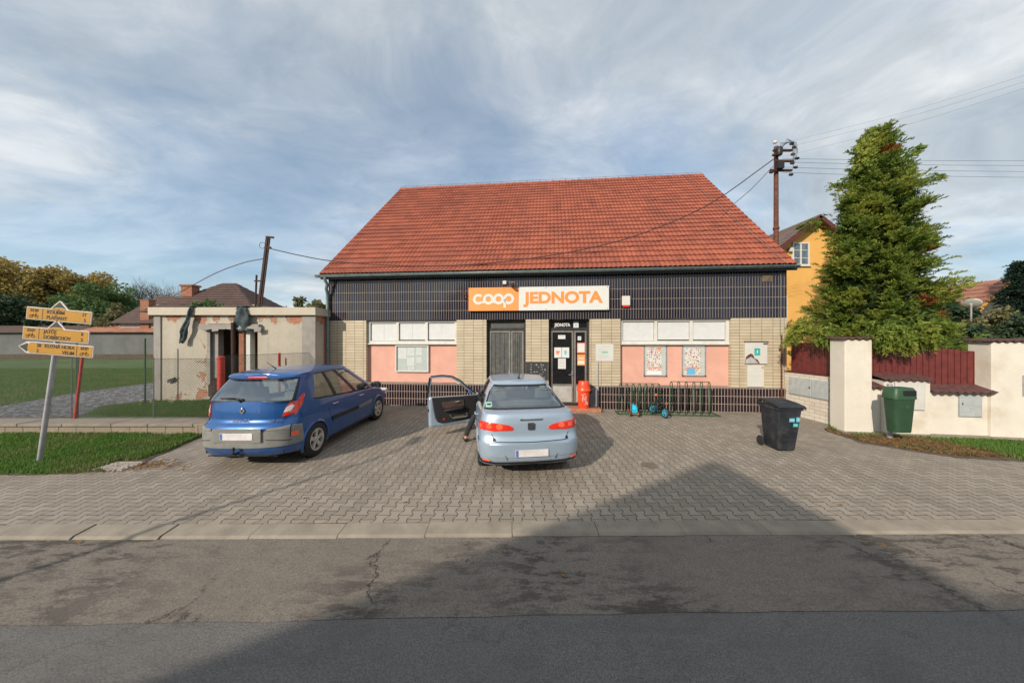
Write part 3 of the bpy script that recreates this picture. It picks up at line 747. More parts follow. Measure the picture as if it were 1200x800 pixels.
def wallthing(name, label, cat, px0, px1, py0, py1, thick, off=.0, group=None):
    """an Empty on the facade at the box centre; returns it with width and height"""
    um = (px0+px1)/2; u0, u1 = fu(px0), fu(px1); z1, z0 = fz(um, py0), fz(um, py1)
    o = thing(name, label, cat, (0, 0, 0), TH, group); p = shop.matrix_world
    c = Vector((-6.48, 10.85, 0)) + Vector((cs, sn, 0))*((u0+u1)/2) + Vector((-sn, cs, 0))*(-off); o.location = (c.x, c.y, (z0+z1)/2)
    return o, u1-u0, z1-z0
# main sign
o, wd, ht = wallthing('shop_sign', 'long orange and white sign reading coop JEDNOTA above the doors', 'sign', 550, 712.8, 336.6, 364, 0, .05)
us = (fu(608.2)-fu(550)) - wd/2; h2 = ht/2
mb = MB(); mb.box(-wd/2, -.06, -h2, us, 0, h2); mb.build('orange_panel', 'sign_orange', o, bevel=.004)
mb = MB(); mb.box(us+.001, -.06, -h2, wd/2, 0, h2); mb.build('white_panel', 'sign_white', o, bevel=.004)
text('JEDNOTA', .50, 'letter_orange', o, ((us+wd/2)/2-.01, -.064, .01), bold=.021, sx=1.13)
def ring(mb, cx, cz, r, t, a0=0, a1=360, n_=40, y=-.064):
    a = [R(a0+(a1-a0)*k/n_) for k in range(n_+1)]
    rows = [[(cx+rr*math.cos(q), yy, cz+rr*math.sin(q)) for q in a] for rr, yy in ((r-t, y+.003), (r-t, y-.003), (r+t, y-.003), (r+t, y+.003), (r-t, y+.003))]
    mb.grid(rows)
mb = MB(); r0 = .136; t0 = .042; pc = (-wd/2+us)/2; xs4 = [pc-.51-.03, pc-.17-.03, pc+.17-.03, pc+.51-.03]
ring(mb, xs4[0]+.03, .0, r0, t0, 42, 318); ring(mb, xs4[1]+.03, .0, r0, t0, y=-.0645); ring(mb, xs4[2]+.03, .0, r0, t0, y=-.0635)
ring(mb, xs4[3]+.03, .0, r0, t0, y=-.0645)
mb.box(xs4[3]-r0+.03-t0-.0, -.0675, -.29, xs4[3]-r0+.03+t0-.0, -.0605, .0)
for k in range(3): mb.obox(((xs4[k]+xs4[k+1])/2+.03, -.0642, -.10), (.05, 0, 0), (0, .0028, 0), (0, 0, .034))
mb.build('logo_lettering', 'sign_white', o)
for sx in (-wd/2+.05, wd/2-.05, us-.5, us+.9):
    for sz in (-h2+.04, h2-.04): mb = MB(); mb.lathe([(.0, -.066), (.012, -.066), (.014, -.06)], (sx, 0, sz), 'Y', 8); mb.build('screw', 'ink', o)
# alarm box, cameras, bracket
o, wd, ht = wallthing('alarm_box', 'white alarm siren box with a red lamp underneath, right of the long sign', 'alarm', 728.5, 737.8, 347, 358, 0)
mb = MB(); mb.box(-wd/2, -.08, -ht/2, wd/2, -.002, ht/2); mb.build('casing', 'white_frame', o, bevel=.012)
mb = MB(); mb.box(-wd/2+.02, -.075, -ht/2-.06, wd/2-.02, -.01, -ht/2-.001); mb.build('lamp', 'lamp_red', o, bevel=.01)
o, wd, ht = wallthing('security_camera', 'dark dome of a security camera standing out over the sign edge', 'camera', 596, 603, 333, 338, 0)
mb = MB(); mb.tube([(0, 0, .1), (0, -.2, .04)], .015); mb.lathe([(0, -.38), (.05, -.38), (.06, -.33), (.06, -.14), (.03, -.10), (0, -.10)], (0.03, 0, 0), 'Y', 14); mb.build('casing', 'trim_black', o, smooth=True, angle=40)
mb = MB(); mb.box(-.06, -.36, .062, .12, -.12, .072); mb.build('sun_hood', 'alu', o)
o, wd, ht = wallthing('junction_box', 'tiny white box on the dark tiles just over the sign', 'box', 589.5, 593.5, 329, 333.5, 0)
mb = MB(); mb.box(-.06, -.06, -.06, .06, -.002, .06); mb.build('casing', 'white_frame', o, bevel=.01); mb = MB(); mb.tube([(0, -.03, -.06), (0, -.03, -.14)], .015); mb.build('cable', 'wire', o)
o, wd, ht = wallthing('wall_bracket', 'rusty curved bracket on the tiles left of the orange sign end', 'bracket', 543, 549, 342, 351, 0)
mb = MB(); mb.tube([(-.09, 0, .12), (-.07, -.1, .08), (.02, -.14, .02), (.05, -.12, -.06), (0, -.05, -.12), (-.03, 0, -.13)], .018); mb.box(-.12, -.02, .08, -.05, -.002, .16); mb.build('bracket_arm', 'rust', o)
# notice case on left pink panel
o, wd, ht = wallthing('notice_case', 'white framed glass notice case on the left pink panel', 'notice case', 462, 501, 404.5, 436, 0, -.16)
mb = MB(); frame(mb, -wd/2, wd/2, -ht/2, ht/2, -.08, .035, .078); mb.build('frame', 'white_frame', o, bevel=.004)
mb = MB(); mb.box(-wd/2+.036, -.03, -ht/2+.036, wd/2-.036, -.004, ht/2-.036); mb.build('backing', 'board_grey', o)
for (x, z, a, b2) in ((-.36, .18, .17, .22), (-.06, .24, .14, .16), (.24, .26, .11, .16), (-.06, -.10, .15, .17), (.24, -.05, .1, .11), (-.05, -.33, .12, .07)):
    mb = MB(); mb.box(x-a/1.15, -.034, z-b2/1.2, x+a/1.15, -.031, z+b2/1.2); pp = mb.build('paper_sheet', 'paper', o)
    mb = MB()
    for q in range(7): mb.box(x-a*.7, -.0352, z+b2*.6-q*b2*.19, x+a*random.uniform(.2, .7), -.0345, z+b2*.6-q*b2*.19+.008)
    mb.build('printed_lines', 'board_grey', pp)
mb = MB(); mb.add([(-wd/2+.036, -.06, -ht/2+.036), (wd/2-.036, -.06, -ht/2+.036), (wd/2-.036, -.06, ht/2-.036), (-wd/2+.036, -.06, ht/2-.036)], [(0, 1, 2, 3)]); mb.build('pane', 'pane_glass', o)
# flyer boards
def postermat(name, seed, banner):
    m, n, b = newmat(name); x, y, z = n.xyz(n.coord())
    v = n.vec(x*1.0+seed, z, 0.0)
    vo = n.node('ShaderNodeTexVoronoi'); vo.inputs['Scale'].default_value = 17; vo.inputs['Randomness'].default_value = .55; n.link(v, vo.inputs['Vector'])
    hs = n.node('ShaderNodeHueSaturation'); n.link(vo.outputs['Color'], hs.inputs['Color']); hs.inputs['Saturation'].default_value = 1.1; hs.inputs['Value'].default_value = .6
    c0 = n.mix(.45, hs.outputs[0], (.6, .10, .05))
    dm = E(m.node_tree, vo.outputs['Distance']) + n.noise(25, 3, .5, v)*.25
    c = n.mix(dm.step(.52, .58), c0, (.60, .60, .585))
    c = n.mix(z.lt(-.33), c, (.72, .72, .72)) if banner == 0 else n.mix(z.lt(-.20)*x.lt(.05)*x.gt(-.2), c, (.12, .42, .65))
    c = n.mix((z+.22).m('ABSOLUTE').lt(.014), c, (.75, .13, .05))
    n.link(c, b.inputs['Base Color']); b.inputs['Roughness'].default_value = .6
postermat('flyer_a', 1.3, 0); postermat('flyer_b', 5.1, 1)
for k, (x0, x1, lb) in enumerate(((756, 783, 'aluminium framed flyer board with a red heart in its top corner'), (801.4, 829.4, 'aluminium framed flyer board with a blue picture at its foot, nearer the meters'))):
    o, wd, ht = wallthing('flyer_board', lb, 'notice board', x0, x1, 405, 441, 0, -.16, 'flyer boards on the right pink panel')
    mb = MB(); frame(mb, -wd/2, wd/2, -ht/2, ht/2, -.05, .022, .048); mb.build('frame', 'alu', o, bevel=.003)
    mb = MB()
    for sx in (-1, 1):
        for sz in (-1, 1): mb.box(sx*(wd/2-.012)-.02, -.054, sz*(ht/2-.012)-.02, sx*(wd/2-.012)+.02, -.0505, sz*(ht/2-.012)+.02)
    mb.build('corner_cap', 'ink', o)
    mb = MB(); mb.box(-wd/2+.023, -.02, -ht/2+.023, wd/2-.023, -.004, ht/2-.023); mb.build('backing', 'board_grey', o)
    mb = MB(); mb.box(-wd/2+.09, -.024, -ht/2+.05, wd/2-.15, -.021, ht/2-.07); fo = mb.build('flyer', 'flyer_a' if k == 0 else 'flyer_b', o)
    if k == 0:
        mb = MB(); h = [(0, -.07), (.07, .0), (.065, .035), (.035, .045), (0, .02), (-.035, .045), (-.065, .035), (-.07, 0)]
        mb.prism(h, lambda a_, b3, hh: (a_+wd/2-.22, hh, b3+ht/2-.09), -.026, -.0245); mb.build('heart', 'paper_red', fo)
o, wd, ht = wallthing('poster', 'pale paper poster on the cream tiles right of the shop door', 'poster', 698, 719, 403, 423, 0)
mb = MB(); mb.box(-wd/2, -.012, -ht/2, wd/2, -.002, ht/2); mb.build('sheet', 'white_sheet', o)
mb = MB()
for q in range(7):
    mb.box(-wd*.38, -.0136, ht*.33-q*ht*.1, -wd*.38+wd*random.uniform(.3, .7), -.0128, ht*.33-q*ht*.1+.012)
mb.build('printed_lines', 'board_grey', o)
mb = MB(); mb.box(-.08, -.0144, -.01, .1, -.0137, .03); mb.build('green_word', 'paper_green', o)
o, wd, ht = wallthing('chalkboard', 'black menu board with chalk scribbles between the two doors', 'board', 616.5, 642, 424, 445, 0)
mb = MB(); mb.box(-wd/2, -.03, -ht/2, wd/2, -.002, ht/2); mb.build('panel', 'chalkboard', o)
mb = MB(); frame(mb, -wd/2-.01, wd/2+.01, -ht/2-.01, ht/2+.01, -.038, .014, .035); mb.build('frame', 'wood_old', o)
mb = MB()
for q in range(26):
    x = random.uniform(-.3, .28); z = random.choice([.2, .12, .04, -.04, -.12, -.2])+random.uniform(-.01, .01); mb.tube([(x, -.032, z), (x+.02, -.032, z+.025), (x+.03, -.032, z-.02), (x+.05, -.032, z+.02)], .0045, 4)
mb.build('chalk_writing', 'paper', o)
# notices on the door glass : papers are things of their own
def paper(px0, px1, py0, py1, lb, m='paper', dd=-.178, extra=None):
    u0, u1 = fu(px0, -dd), fu(px1, -dd); z1, z0 = fz((px0+px1)/2, py0, -dd), fz((px0+px1)/2, py1, -dd)
    c = Vector((-6.48, 10.85, 0)) + Vector((cs, sn, 0))*((u0+u1)/2) + Vector((-sn, cs, 0))*(-dd)
    o = thing('paper_notice', lb, 'notice', (c.x, c.y, (z0+z1)/2), TH, 'papers stuck on the shop door'); a, h = (u1-u0)/2, (z1-z0)/2
    mb = MB(); mb.box(-a, -.003, -h, a, 0, h); mb.build('sheet', m, o)
    if extra:
        mb = MB()
        for (x, z, ww, hh) in extra[1]: mb.box((x-ww)*a, -.0048, (z-hh)*h, (x+ww)*a, -.0038, (z+hh)*h)
        mb.build('print', extra[0], o)
lines = [(0, .7-k*.28, .7, .06) for k in range(6)]
paper(654, 662.5, 392.5, 397, 'small white slip at the top of the shop door glass', extra=('board_grey', lines[:3]))
paper(649.5, 658, 407, 419, 'white notice with a red drawing, left sheet of the pair on the door glass', extra=('paper_red', [(0, .15, .5, .18), (-.1, -.2, .3, .15)]))
paper(658.4, 667, 407, 419, 'white notice with a bluish drawing, right sheet of the pair on the door glass', extra=('cyan_sticker', [(0, .1, .3, .3), (0, -.35, .35, .08)]))
paper(654, 663, 420, 432, 'plain white notice under the pair on the door glass', extra=('board_grey', lines))
paper(676.3, 685.6, 401.5, 413.5, 'green and white notice with orange edge, upper one on the narrow door leaf', 'paper_red', extra=('paper', [(0, 0, .85, .82)]))
paper(676.5, 685.6, 415, 428, 'orange notice, lower one on the narrow door leaf', 'sign_orange', extra=('paper', [(0, .4, .75, .06), (0, .15, .75, .05), (0, -.45, .8, .3)]))
paper(677, 681, 394, 398.5, 'round pale sticker at the top of the narrow door leaf', 'paper_pale', extra=('cyan_sticker', [(0, 0, .4, .4)]))
paper(672, 678, 376.5, 384.5, 'pale green opening hours sheet beside the name over the door', 'paper', dd=-.196, extra=('paper_green', [(0, .8, 1.0, .18), (0, -.2, .3, .2)]))
text('JEDNOTA', .145, 'paper', dr, ((fu(650, .2)+fu(668, .2))/2, .194, fz(659, 380.8, .2)), bold=.006, sx=.8)
# meter cupboards on the right pier
o, wd, ht = wallthing('meter_cupboard', 'white metal cupboard with a teal sticker and rust torn corner on the right pier', 'meter box', 872.3, 898, 400.5, 426, 0)
mb = MB(); mb.box(-wd/2, -.05, -ht/2, wd/2, -.002, ht/2); mb.build('cupboard_door', 'white_sheet', o, bevel=.005)
mb = MB(); mb.prism([(-.34, -.33), (-.30, -.12), (-.22, -.05), (-.16, -.02), (-.1, -.06), (-.06, -.16), (.04, -.22), (.1, -.33)], lambda a_, b3, h: (a_, h, b3), -.054, -.0505); mb.build('torn_patch', 'rust', o)
mb = MB(); mb.prism([(-.33, -.33), (-.3, -.2), (-.15, -.12), (-.05, -.2), (.05, -.32)], lambda a_, b3, h: (a_, h, b3), -.057, -.0545); mb.build('grey_patch', 'metal_box', o)
mb = MB(); mb.box(-.06, -.053, -.08, .11, -.0505, .14); sk = mb.build('sticker', 'teal_sticker', o); mb = MB(); mb.box(.01, -.055, -.01, .04, -.0535, .08); mb.build('symbol', 'paper', sk)
mb = MB(); mb.box(.2, -.053, ht/2-.08, .32, -.0505, ht/2-.04); mb.build('nameplate', 'ink', o)
mb = MB(); mb.box(-wd/2-.02, -.08, ht/2+.001, wd/2+.02, 0, ht/2+.02); mb.build('rain_cap', 'rust_dark', o)
o, wd, ht = wallthing('meter_cupboard', 'plain white cupboard directly under the one with the teal sticker', 'meter box', 875, 894, 427.8, 453, 0)
mb = MB(); mb.box(-wd/2, -.05, -ht/2, wd/2, -.002, ht/2); mb.build('cupboard_door', 'white_sheet', o, bevel=.005)
mb = MB(); mb.box(.17, -.053, ht/2-.09, .22, -.0505, ht/2-.05); mb.build('sticker', 'sign_yellow', o); mb = MB(); mb.box(-.2, -.053, 0, .2, -.0505, .005); mb.build('seam', 'metal_box', o)

# ------------------------------------------------------------------ ruined flat roofed building on the left
RZ = .24; RY = 10.15; RX0 = -11.78; RX1 = -6.55; RT = 3.06
ru = thing('ruined_building', 'derelict flat roofed plaster building with a gaping doorway, left of the shop', 'building', (RX0, RY, RZ))
def rx(px_, Y=RY): return (px_-600)/F*Y - RX0
def rzz(py_, Y=RY): return CAMH-(py_-400)/F*Y - RZ
H = RT - RZ; Wd = rx(369.5)
o1, o2, o3, o4 = rx(244), rx(273), rx(287), rx(302)      # doorway, brick pier, second opening
ztop = rzz(383.5)
def plast(name, c1, c2):
    m, n, b = newmat(name); x, y, z = n.xyz(n.coord())
    br = n.node('ShaderNodeTexBrick'); br.inputs['Scale'].default_value = 1; br.inputs['Brick Width'].default_value = .26; br.inputs['Row Height'].default_value = .08; br.inputs['Mortar Size'].default_value = .009
    n.link(n.vec(x + y, z, 0.0), br.inputs['Vector']); br.inputs['Color1'].default_value = (.48, .17, .08, 1); br.inputs['Color2'].default_value = (.36, .13, .07, 1); br.inputs['Mortar'].default_value = (.30, .26, .21, 1)
    c = n.mix(n.noise(1.1, 6, .6).step(.35, .7), c1, c2)
    c = n.mix(n.noise(6, 7, .7).step(.5, .7)*.25, c, tuple(k*.6 for k in c1))
    strk = n.noise(1.0, 5, .7, n.vec(x*5, y*5, z*.5)).step(.5, .7)*.3; c = n.mix(strk, c, tuple(k*.62 for k in c1))
    top = z.step(2.45, 2.75); low = 1.0 - z.step(.1, .5)
    edg = (1.0 - (x - 1.55).m('ABSOLUTE').step(.05, .35))*.13 + (1.0 - (x - 4.9).m('ABSOLUTE').step(.2, .7))*top*.12
    brk = (n.noise(2.1, 8, .72) + top*.14 + low*.09 + edg).step(.668, .676)
    c = n.mix(brk, c, br.outputs[0]); n.link(c, b.inputs['Base Color']); b.inputs['Roughness'].default_value = .93
    n.link(n.bump(brk*-2.0 + n.noise(22, 5, .7)*.5, .8, .02), b.inputs['Normal'])
plast('plaster_ruin', (.40, .36, .30), (.47, .425, .355))
mb = MB()
mb.box(0, 0, 0, o1, .3, H); mb.box(o4, 0, 0, Wd, .3, H); mb.box(o1+.001, 0.001, ztop+.12, o4-.001, .299, H-.001)
mb.box(0, .3, 0, .3, 4.0, H); mb.box(Wd-.3, .3, 0, Wd, 4.0, H-.001)
mb.build('wall', 'plaster_ruin', ru)
mb = MB(); mb.box(.3, 3.7, 0, Wd-.3, 3.9, H); mb.box(o2+.15, .05, 0, o3, .28, ztop-.05); mb.box(Wd+.001, .45, 0, RX1-RX0, 4, H-.02); mb.box(o1+.02, 1.5, 0, o1+1.2, 1.6, ztop); mb.build('inner_brick_wall', 'brick_exposed', ru)
for q_ in ((-.02, -.035, 0, .20, 0, H-.02), (Wd-.42, -.03, 0, Wd+.02, 0, H-.02), (o1+.0, -.045, .55, o1+.10, -.001, ztop)): mb = MB(); mb.box(*q_); mb.build('pilaster', 'plaster_grey', ru)
mb = MB(); mb.box(o1-.02, .05, .75, o1+.28, .25, ztop-.02); mb.build('door_jamb', 'plaster_grey', ru)
mb = MB(); mb.box(o3+.04, .0, .9, o3+.17, .2, ztop-.08); mb.build('white_post', 'white_sheet', ru)
mb = MB(); mb.box(rx(237), -.13, ztop-.02, rx(307), .1, ztop+.10); mb.build('door_canopy', 'plaster_grey', ru, bevel=.02)
mb = MB()
for k in range(9):
    x = rx(241)+(rx(306)-rx(241))*k/8; mb.add([(x-.13, -.14, ztop), (x+.13, -.135, ztop), (x+.1, -.15, ztop-random.uniform(.05, .14)), (x-.1, -.15, ztop-random.uniform(.04, .16))], [(0, 1, 2, 3)])
mb.build('torn_edge', 'plaster_grey', ru, solid=.01)
mb = MB(); mb.box(-.12, -.12, H, rx(369.5)+.08, 4.1, rzz(360, RY-.12)); mb.build('roof_slab', 'slab_cream', ru, bevel=.01)
mb = MB(); mb.box(rx(369.5)+.081, .32, H, RX1-RX0+.0, 4.1, rzz(360, RY-.12)-.02); mb.build('roof_slab', 'slab_cream', ru, bevel=.01)
mb = MB(); mb.tube([(rx(274, RY-.2), -.2, 0), (rx(273, RY-.2), -.2, ztop+.15)], .055, 8); mb.build('prop_post', 'rust_dark', ru)
def rocks(mb, cx, cy, cz, n_, spread, size):
    for _ in range(n_):
        c = Vector((cx+random.gauss(0, spread), cy+random.gauss(0, spread*.5), cz)); s = size*random.uniform(.4, 1.2); c.z += s*.3
        q = Matrix.Rotation(random.uniform(0, 6), 3, Vector((random.random(), random.random(), random.random())).normalized())
        mb.obox(c, q @ Vector((s, 0, 0)), q @ Vector((0, s*.7, 0)), q @ Vector((0, 0, s*.5)))
mb = MB(); rocks(mb, (o1+o4)/2-.2, .3, 0, 70, .45, .10); rocks(mb, .9, -.1, 0, 26, .6, .06)
o = mb.build('rubble_heap', 'plaster_old', None); o.location = (RX0, RY, RZ); tag(o, 'heap of plaster rubble in the doorway of the derelict building', 'rubble')
# heap of black bags in the doorway
mb = MB(); rws = []
for k in range(9):
    a_ = math.pi/2*k/8; rws.append([(.42*math.cos(a_)*math.cos(q*.3927)*(1+.18*math.sin(3*q+k)), .3*math.cos(a_)*math.sin(q*.3927), .68*math.sin(a_)*(1+.1*math.sin(q*2))) for q in range(16)])
mb.grid(rws, close=True); o = mb.build('black_sack', 'trim_black', None); o.location = (RX0+o4-.25, RY-.35, RZ); tag(o, 'bulging black rubbish sack standing in the derelict doorway', 'sack')
def rag(px0, py0, px1, py1, wid, lb, Y=RY-.16):
    a = at(px0, py0, Y); b2 = at(px1, py1, Y); rws = []
    for k in range(14):
        f = k/13; c = a.lerp(b2, f); ww = wid*(.7+.5*math.sin(f*2.6)+.1*math.sin(k*2.3)); row = []
        for q in range(9):
            g_ = q/8-.5; row.append((c.x+g_*ww-a.x, c.y-a.y-.03*math.cos(g_*9+k*.5)-.02*math.sin(k), c.z-a.z+.02*math.sin(q*3)))
        rws.append(row)
    mb = MB(); mb.grid(rws); mb.obox((0, .22, .02), (wid*.45, 0, 0), (0, .25, 0), (0, 0, .012))
    o = mb.build('hanging_rag', 'rag', None, smooth=True, solid=.012); o.location = a; tag(o, lb, 'rag', 'dark rags hanging over the edge of the derelict roof')
rag(224, 359.5, 212, 402, .17, 'narrow dark rag hanging slantwise down the left of the derelict wall')
rag(283, 359.5, 284, 388, .42, 'wide ragged dark net hanging over the derelict doorway')
mb = MB(); mb.add([(0, 0, 0), (.32, -.03, .10), (.22, -.02, -.06), (.04, -.02, -.10)], [(0, 1, 2, 3)]); o = mb.build('torn_flap', 'trim_black', None, solid=.02); p = at(196, 445, RY-.03); o.location = p; tag(o, 'small dark torn flap sticking out of the derelict wall low on the left', 'scrap')

# leaning steel roof mast
p0 = Vector((-8.52, RY+.1, 3.32)); p1 = at(313.5, 278, RY+.1); p0 = at(303.5, 359, RY+.1)
o = thing('roof_mast', 'rusty steel cable mast leaning right above the derelict roof', 'mast', p0); v = p1-p0
mb = MB(); mb.obox(v*.5, (.035, 0, 0), (0, .035, 0), v*.5); mb.obox(v*.5+Vector((.075, .0, 0)), (.018, 0, 0), (0, .018, 0), v*.5); mb.build('pole', 'rust_dark', o)
mb = MB(); mb.obox(v+Vector((.08, 0, 0)), (.13, 0, -.01), (0, .02, 0), (0, 0, .03)); mb.obox(v*.85+Vector((.06, 0, 0)), (.10, 0, 0), (0, .025, 0), (0, 0, .025)); mb.tube([v*.88+Vector((-.02+.1*math.cos(a_/3.)-.1, -.02, .1*math.sin(a_/3.))) for a_ in range(19)], .008, 5); mb.build('cable_bracket', 'rust_dark', o)
mb = MB(); mb.tube([(-.12, 0, -.0), (-.08, 0, 1.05)], .028, 6); mb.obox((-.04, 0, .85), (.1, 0, 0), (0, .03, 0), (0, 0, .02)); mb.build('stub_pole', 'rust_dark', o)
def wire(name, pts, r, lb, m='wire', n_=28, group=None):
    """smooth curve through points by Catmull-Rom"""
    P = [Vector(p) for p in pts]; P = [P[0]*2-P[1]] + P + [P[-1]*2-P[-2]]; out = []
    for k in range(1, len(P)-2):
        for q in range(n_//(len(P)-3)+1):
            t = q/(n_//(len(P)-3)+1); a, b_, c, d = P[k-1:k+3]
            out.append(.5*((2*b_)+(c-a)*t+(2*a-5*b_+4*c-d)*t*t+(3*b_-a-3*c+d)*t**3))
    out.append(P[-2]); mb = MB(); mb.tube(out, r, 5); o = mb.build(name, m, None, smooth=True); return tag(o, lb, 'cable', group)
YP2 = 10.3
yc = lambda px_: RY+.1 + (YP2-RY-.1)*(px_-313)/(905-313)
pts = [at(311, 290, yc(311)), at(350, 299, yc(350)), at(390, 306, yc(390)), at(450, 310.5, yc(450)), at(520, 311.5, yc(520)+.0), at(600, 305.5, yc(600)), at(680, 293, yc(680)), at(750, 274.5, yc(750)), at(830, 240, yc(830)), at(906, 187, YP2)]
wire('overhead_cable', pts, .016, 'thick black cable sagging across the red roof to the tall pole')
wire('overhead_cable', [at(309, 303, RY+.1), at(285, 308, RY+.5), at(255, 319, RY+1.2), at(228, 333, RY+1.8), at(203, 347, RY+2.4)], .014, 'stiff rust coloured cable bowing left from the leaning mast', 'rust')
wire('overhead_cable', [at(906, 195, YP2), at(880, 222, 10.2), at(858, 241, 10.15), at(845, 256, 10.1)], .010, 'short thin stay wire dropping from the tall pole onto the roof edge')
# tall steel power pole
base = Vector(((909.5-600)/F*YP2, YP2, 0)); zt = CAMH+(400-172)/F*YP2
o = thing('power_pole', 'tall rusty power pole with insulators rising beside the red roof', 'power pole', base)
mb = MB(); mb.tube([(0, 0, 0), (0, 0, zt)], [.085, .062], 12); mb.tube([(0, 0, 5.95), (0, 0, 6.02)], .09, 12); mb.build('pole', 'rust', o, smooth=True, angle=40)
ins = []
for k, (z, x0, x1) in enumerate(((zt-.20, -.20, .42), (zt-.55, -.12, .46), (zt-.86, -.30, .42))):
    mb = MB(); mb.obox(((x0+x1)/2, -.12, z), ((x1-x0)/2, 0, 0), (0, .03, 0), (0, 0, .03)); ca = mb.build('crossarm', 'rust_dark', o)
for k, (x, z) in enumerate([(.42, zt+.02), (.5, zt-.10), (.46, zt-.33), (.60, zt-.46), (.44, zt-.62), (.55, zt-.76), (.40, zt-1.0), (-.26, zt-.92), (-.16, zt-.35)]):
    mb = MB(); mb.lathe([(0, -.06), (.035, -.06), (.045, -.02), (.03, 0), (.045, .02), (.03, .05), (0, .06)], (x, -.12, z), 'X', 10)
    mb.build('insulator', 'rust_dark' if k % 3 else 'trim_black', o, smooth=True)
    ins.append((x, z))
mb = MB(); mb.lathe([(0, -.14), (.08, -.14), (.10, -.08), (.10, .08), (.07, .13), (0, .14)], (-.04, -.16, zt-.25), 'Z', 14); mb.build('junction_head', 'trim_black', o, smooth=True, angle=40); mb = MB(); mb.box(-.13, -.24, zt-.84, .07, -.10, zt-.62); mb.build('fuse_box', 'trim_black', o)
mb = MB()
for k in range(7):
    a_ = k*.5; mb.tube([(-.05, -.2, zt-.3+.05*k), (.15+.05*k, -.25, zt+.10-.02*k), (.36+.03*k, -.2, zt-.05*k), (.42, -.15, zt-.2-.1*k)], .006, 5)
mb.build('jumper_wires', 'wire', o)
mb = MB(); mb.lathe([(0, -.05), (.05, -.03), (.06, 0), (.05, .04), (0, .06)], (-.12, -.1, zt+.08), 'Z', 10); mb.build('lamp_cap', 'white_sheet', o, smooth=True)
# lines to the right and away up to the right
hz = [(186, 187), (190, 193.5), (196, 201), (202, 208)]
for k, (y0, y1) in enumerate(hz):
    a = at(917, y0, YP2-.12); b_ = at(1290, y1+1, 11.5); wire('power_line', [a, at(1010, y0+ (y1-y0)*.35+1.0, 10.7), at(1130, (y0+y1)/2+2.0, 11.0), b_], .0048, ['top', 'second', 'third', 'lowest'][k]+' of the four level wires running right past the conifer', 'wire', group='level power lines')
for k, (y0, xe, ye) in enumerate(((168, 1290, 60), (174, 1290, 68), (184, 1290, 75), )):
    a = at(917, y0, YP2-.12); b_ = at(xe, ye, 7.0); m_ = a.lerp(b_, .5) - Vector((0, 0, .12)); wire('power_line', [a, m_, b_], .0028, ['highest', 'middle', 'lowest'][k]+' of the three thin wires climbing to the upper right corner', 'wire_grey', group='climbing power lines')

# ------------------------------------------------------------------ yard wall, fence posts, mesh
sw = thing('low_stone_wall', 'low stone retaining wall with wide slab coping on the left', 'wall', (0, 7.25, 0))
mb = MB(); mb.box(-30, 0, -.15, -7.22, .4, .2); mb.build('wall', 'stone_wall', sw)
x = -16.0; 
mb = MB()
while x < -7.2:
    L = random.uniform(.8, 1.3); x1 = min(x+L, -7.18); dz = random.uniform(-.006, .006)
    if x1 - x > .15: mb.box(x+.008, -.04, .2, x1-.008, .60, .265+dz)
    x += L
mb.build('coping', 'stone_cap', sw, bevel=.008)
mb = MB(); mb.box(-7.42, -.06, -.1, -7.15, .62, .262); mb.build('end_block', 'stone_wall', sw, bevel=.015)
FZ = 1.79; FY = 7.72
fn = thing('mesh_fence', 'sagging chain link fence on the low wall around the derelict yard', 'fence', (0, FY, 0))
seg = [((-17, 0), (-7.32, 0), FZ), ((-7.32, 0), (-6.52, 10.75-FY), 1.86)]
mb = MB(); wr = MB()
for (a, b_, zt_) in seg:
    a = Vector((*a, .28)); b_ = Vector((*b_, .28)); Ls = (b_-a).length; uvec = (b_-a)/Ls; cell = .065; hh = zt_-.30
    k = -int(hh/cell)
    def addw(q0, q1):
        t = .0032; d_ = (q1-q0).normalized(); s_ = d_.cross(Vector((uvec.y, -uvec.x, 0))).normalized()*t; nrm = Vector((uvec.y, -uvec.x, 0))*t
        o_ = len(mb.v); mb.v += [tuple(q0+s_), tuple(q0-s_*.5+nrm), tuple(q0-s_*.5-nrm), tuple(q1+s_), tuple(q1-s_*.5+nrm), tuple(q1-s_*.5-nrm)]
        mb.f += [(o_, o_+1, o_+4, o_+3), (o_+1, o_+2, o_+5, o_+4), (o_+2, o_, o_+3, o_+5)]
    while k*cell < Ls:
        s0 = k*cell
        for sg in (1, -1):
            # line going up-right (sg=1) from s0 at bottom, or up-left
            sa, sb = (s0, s0+hh) if sg == 1 else (s0+hh, s0); za, zb_ = 0, hh
            if sg == 1:
                if sa < 0: za = -sa; sa = 0
                if sb > Ls: zb_ = hh-(sb-Ls); sb = Ls
            else:
                if sb < 0: zb_ = hh+sb; sb = 0
                if sa > Ls: za = sa-Ls; sa = Ls
            if zb_ > za: addw(a+uvec*sa+Vector((0, 0, za)), a+uvec*sb+Vector((0, 0, zb_)))
        k += 1
    for z in (.30, .28+hh):
        wr.tube([a+Vector((0, 0, z-.28)), (a+b_)/2+Vector((0, 0, z-.28-.012)), b_+Vector((0, 0, z-.28))], .005, 5)
mb.mi = [0]*len(mb.f)
mb.build('wire_mesh', 'fence_wire', fn); wr.build('tension_wire', 'wire', fn)
def posts(name, lst, m, r, grp):
    for (x, y, zt_, dxl, lb) in lst:
        mb = MB(); mb.tube([(0, 0, 0), (dxl, 0, zt_-.26)], r, 10); o = mb.build(name, m, None, smooth=True, angle=40); o.location = (x, y, .26); tag(o, lb, 'post', grp)
X_ = lambda px_, Y: (px_-600)/F*Y
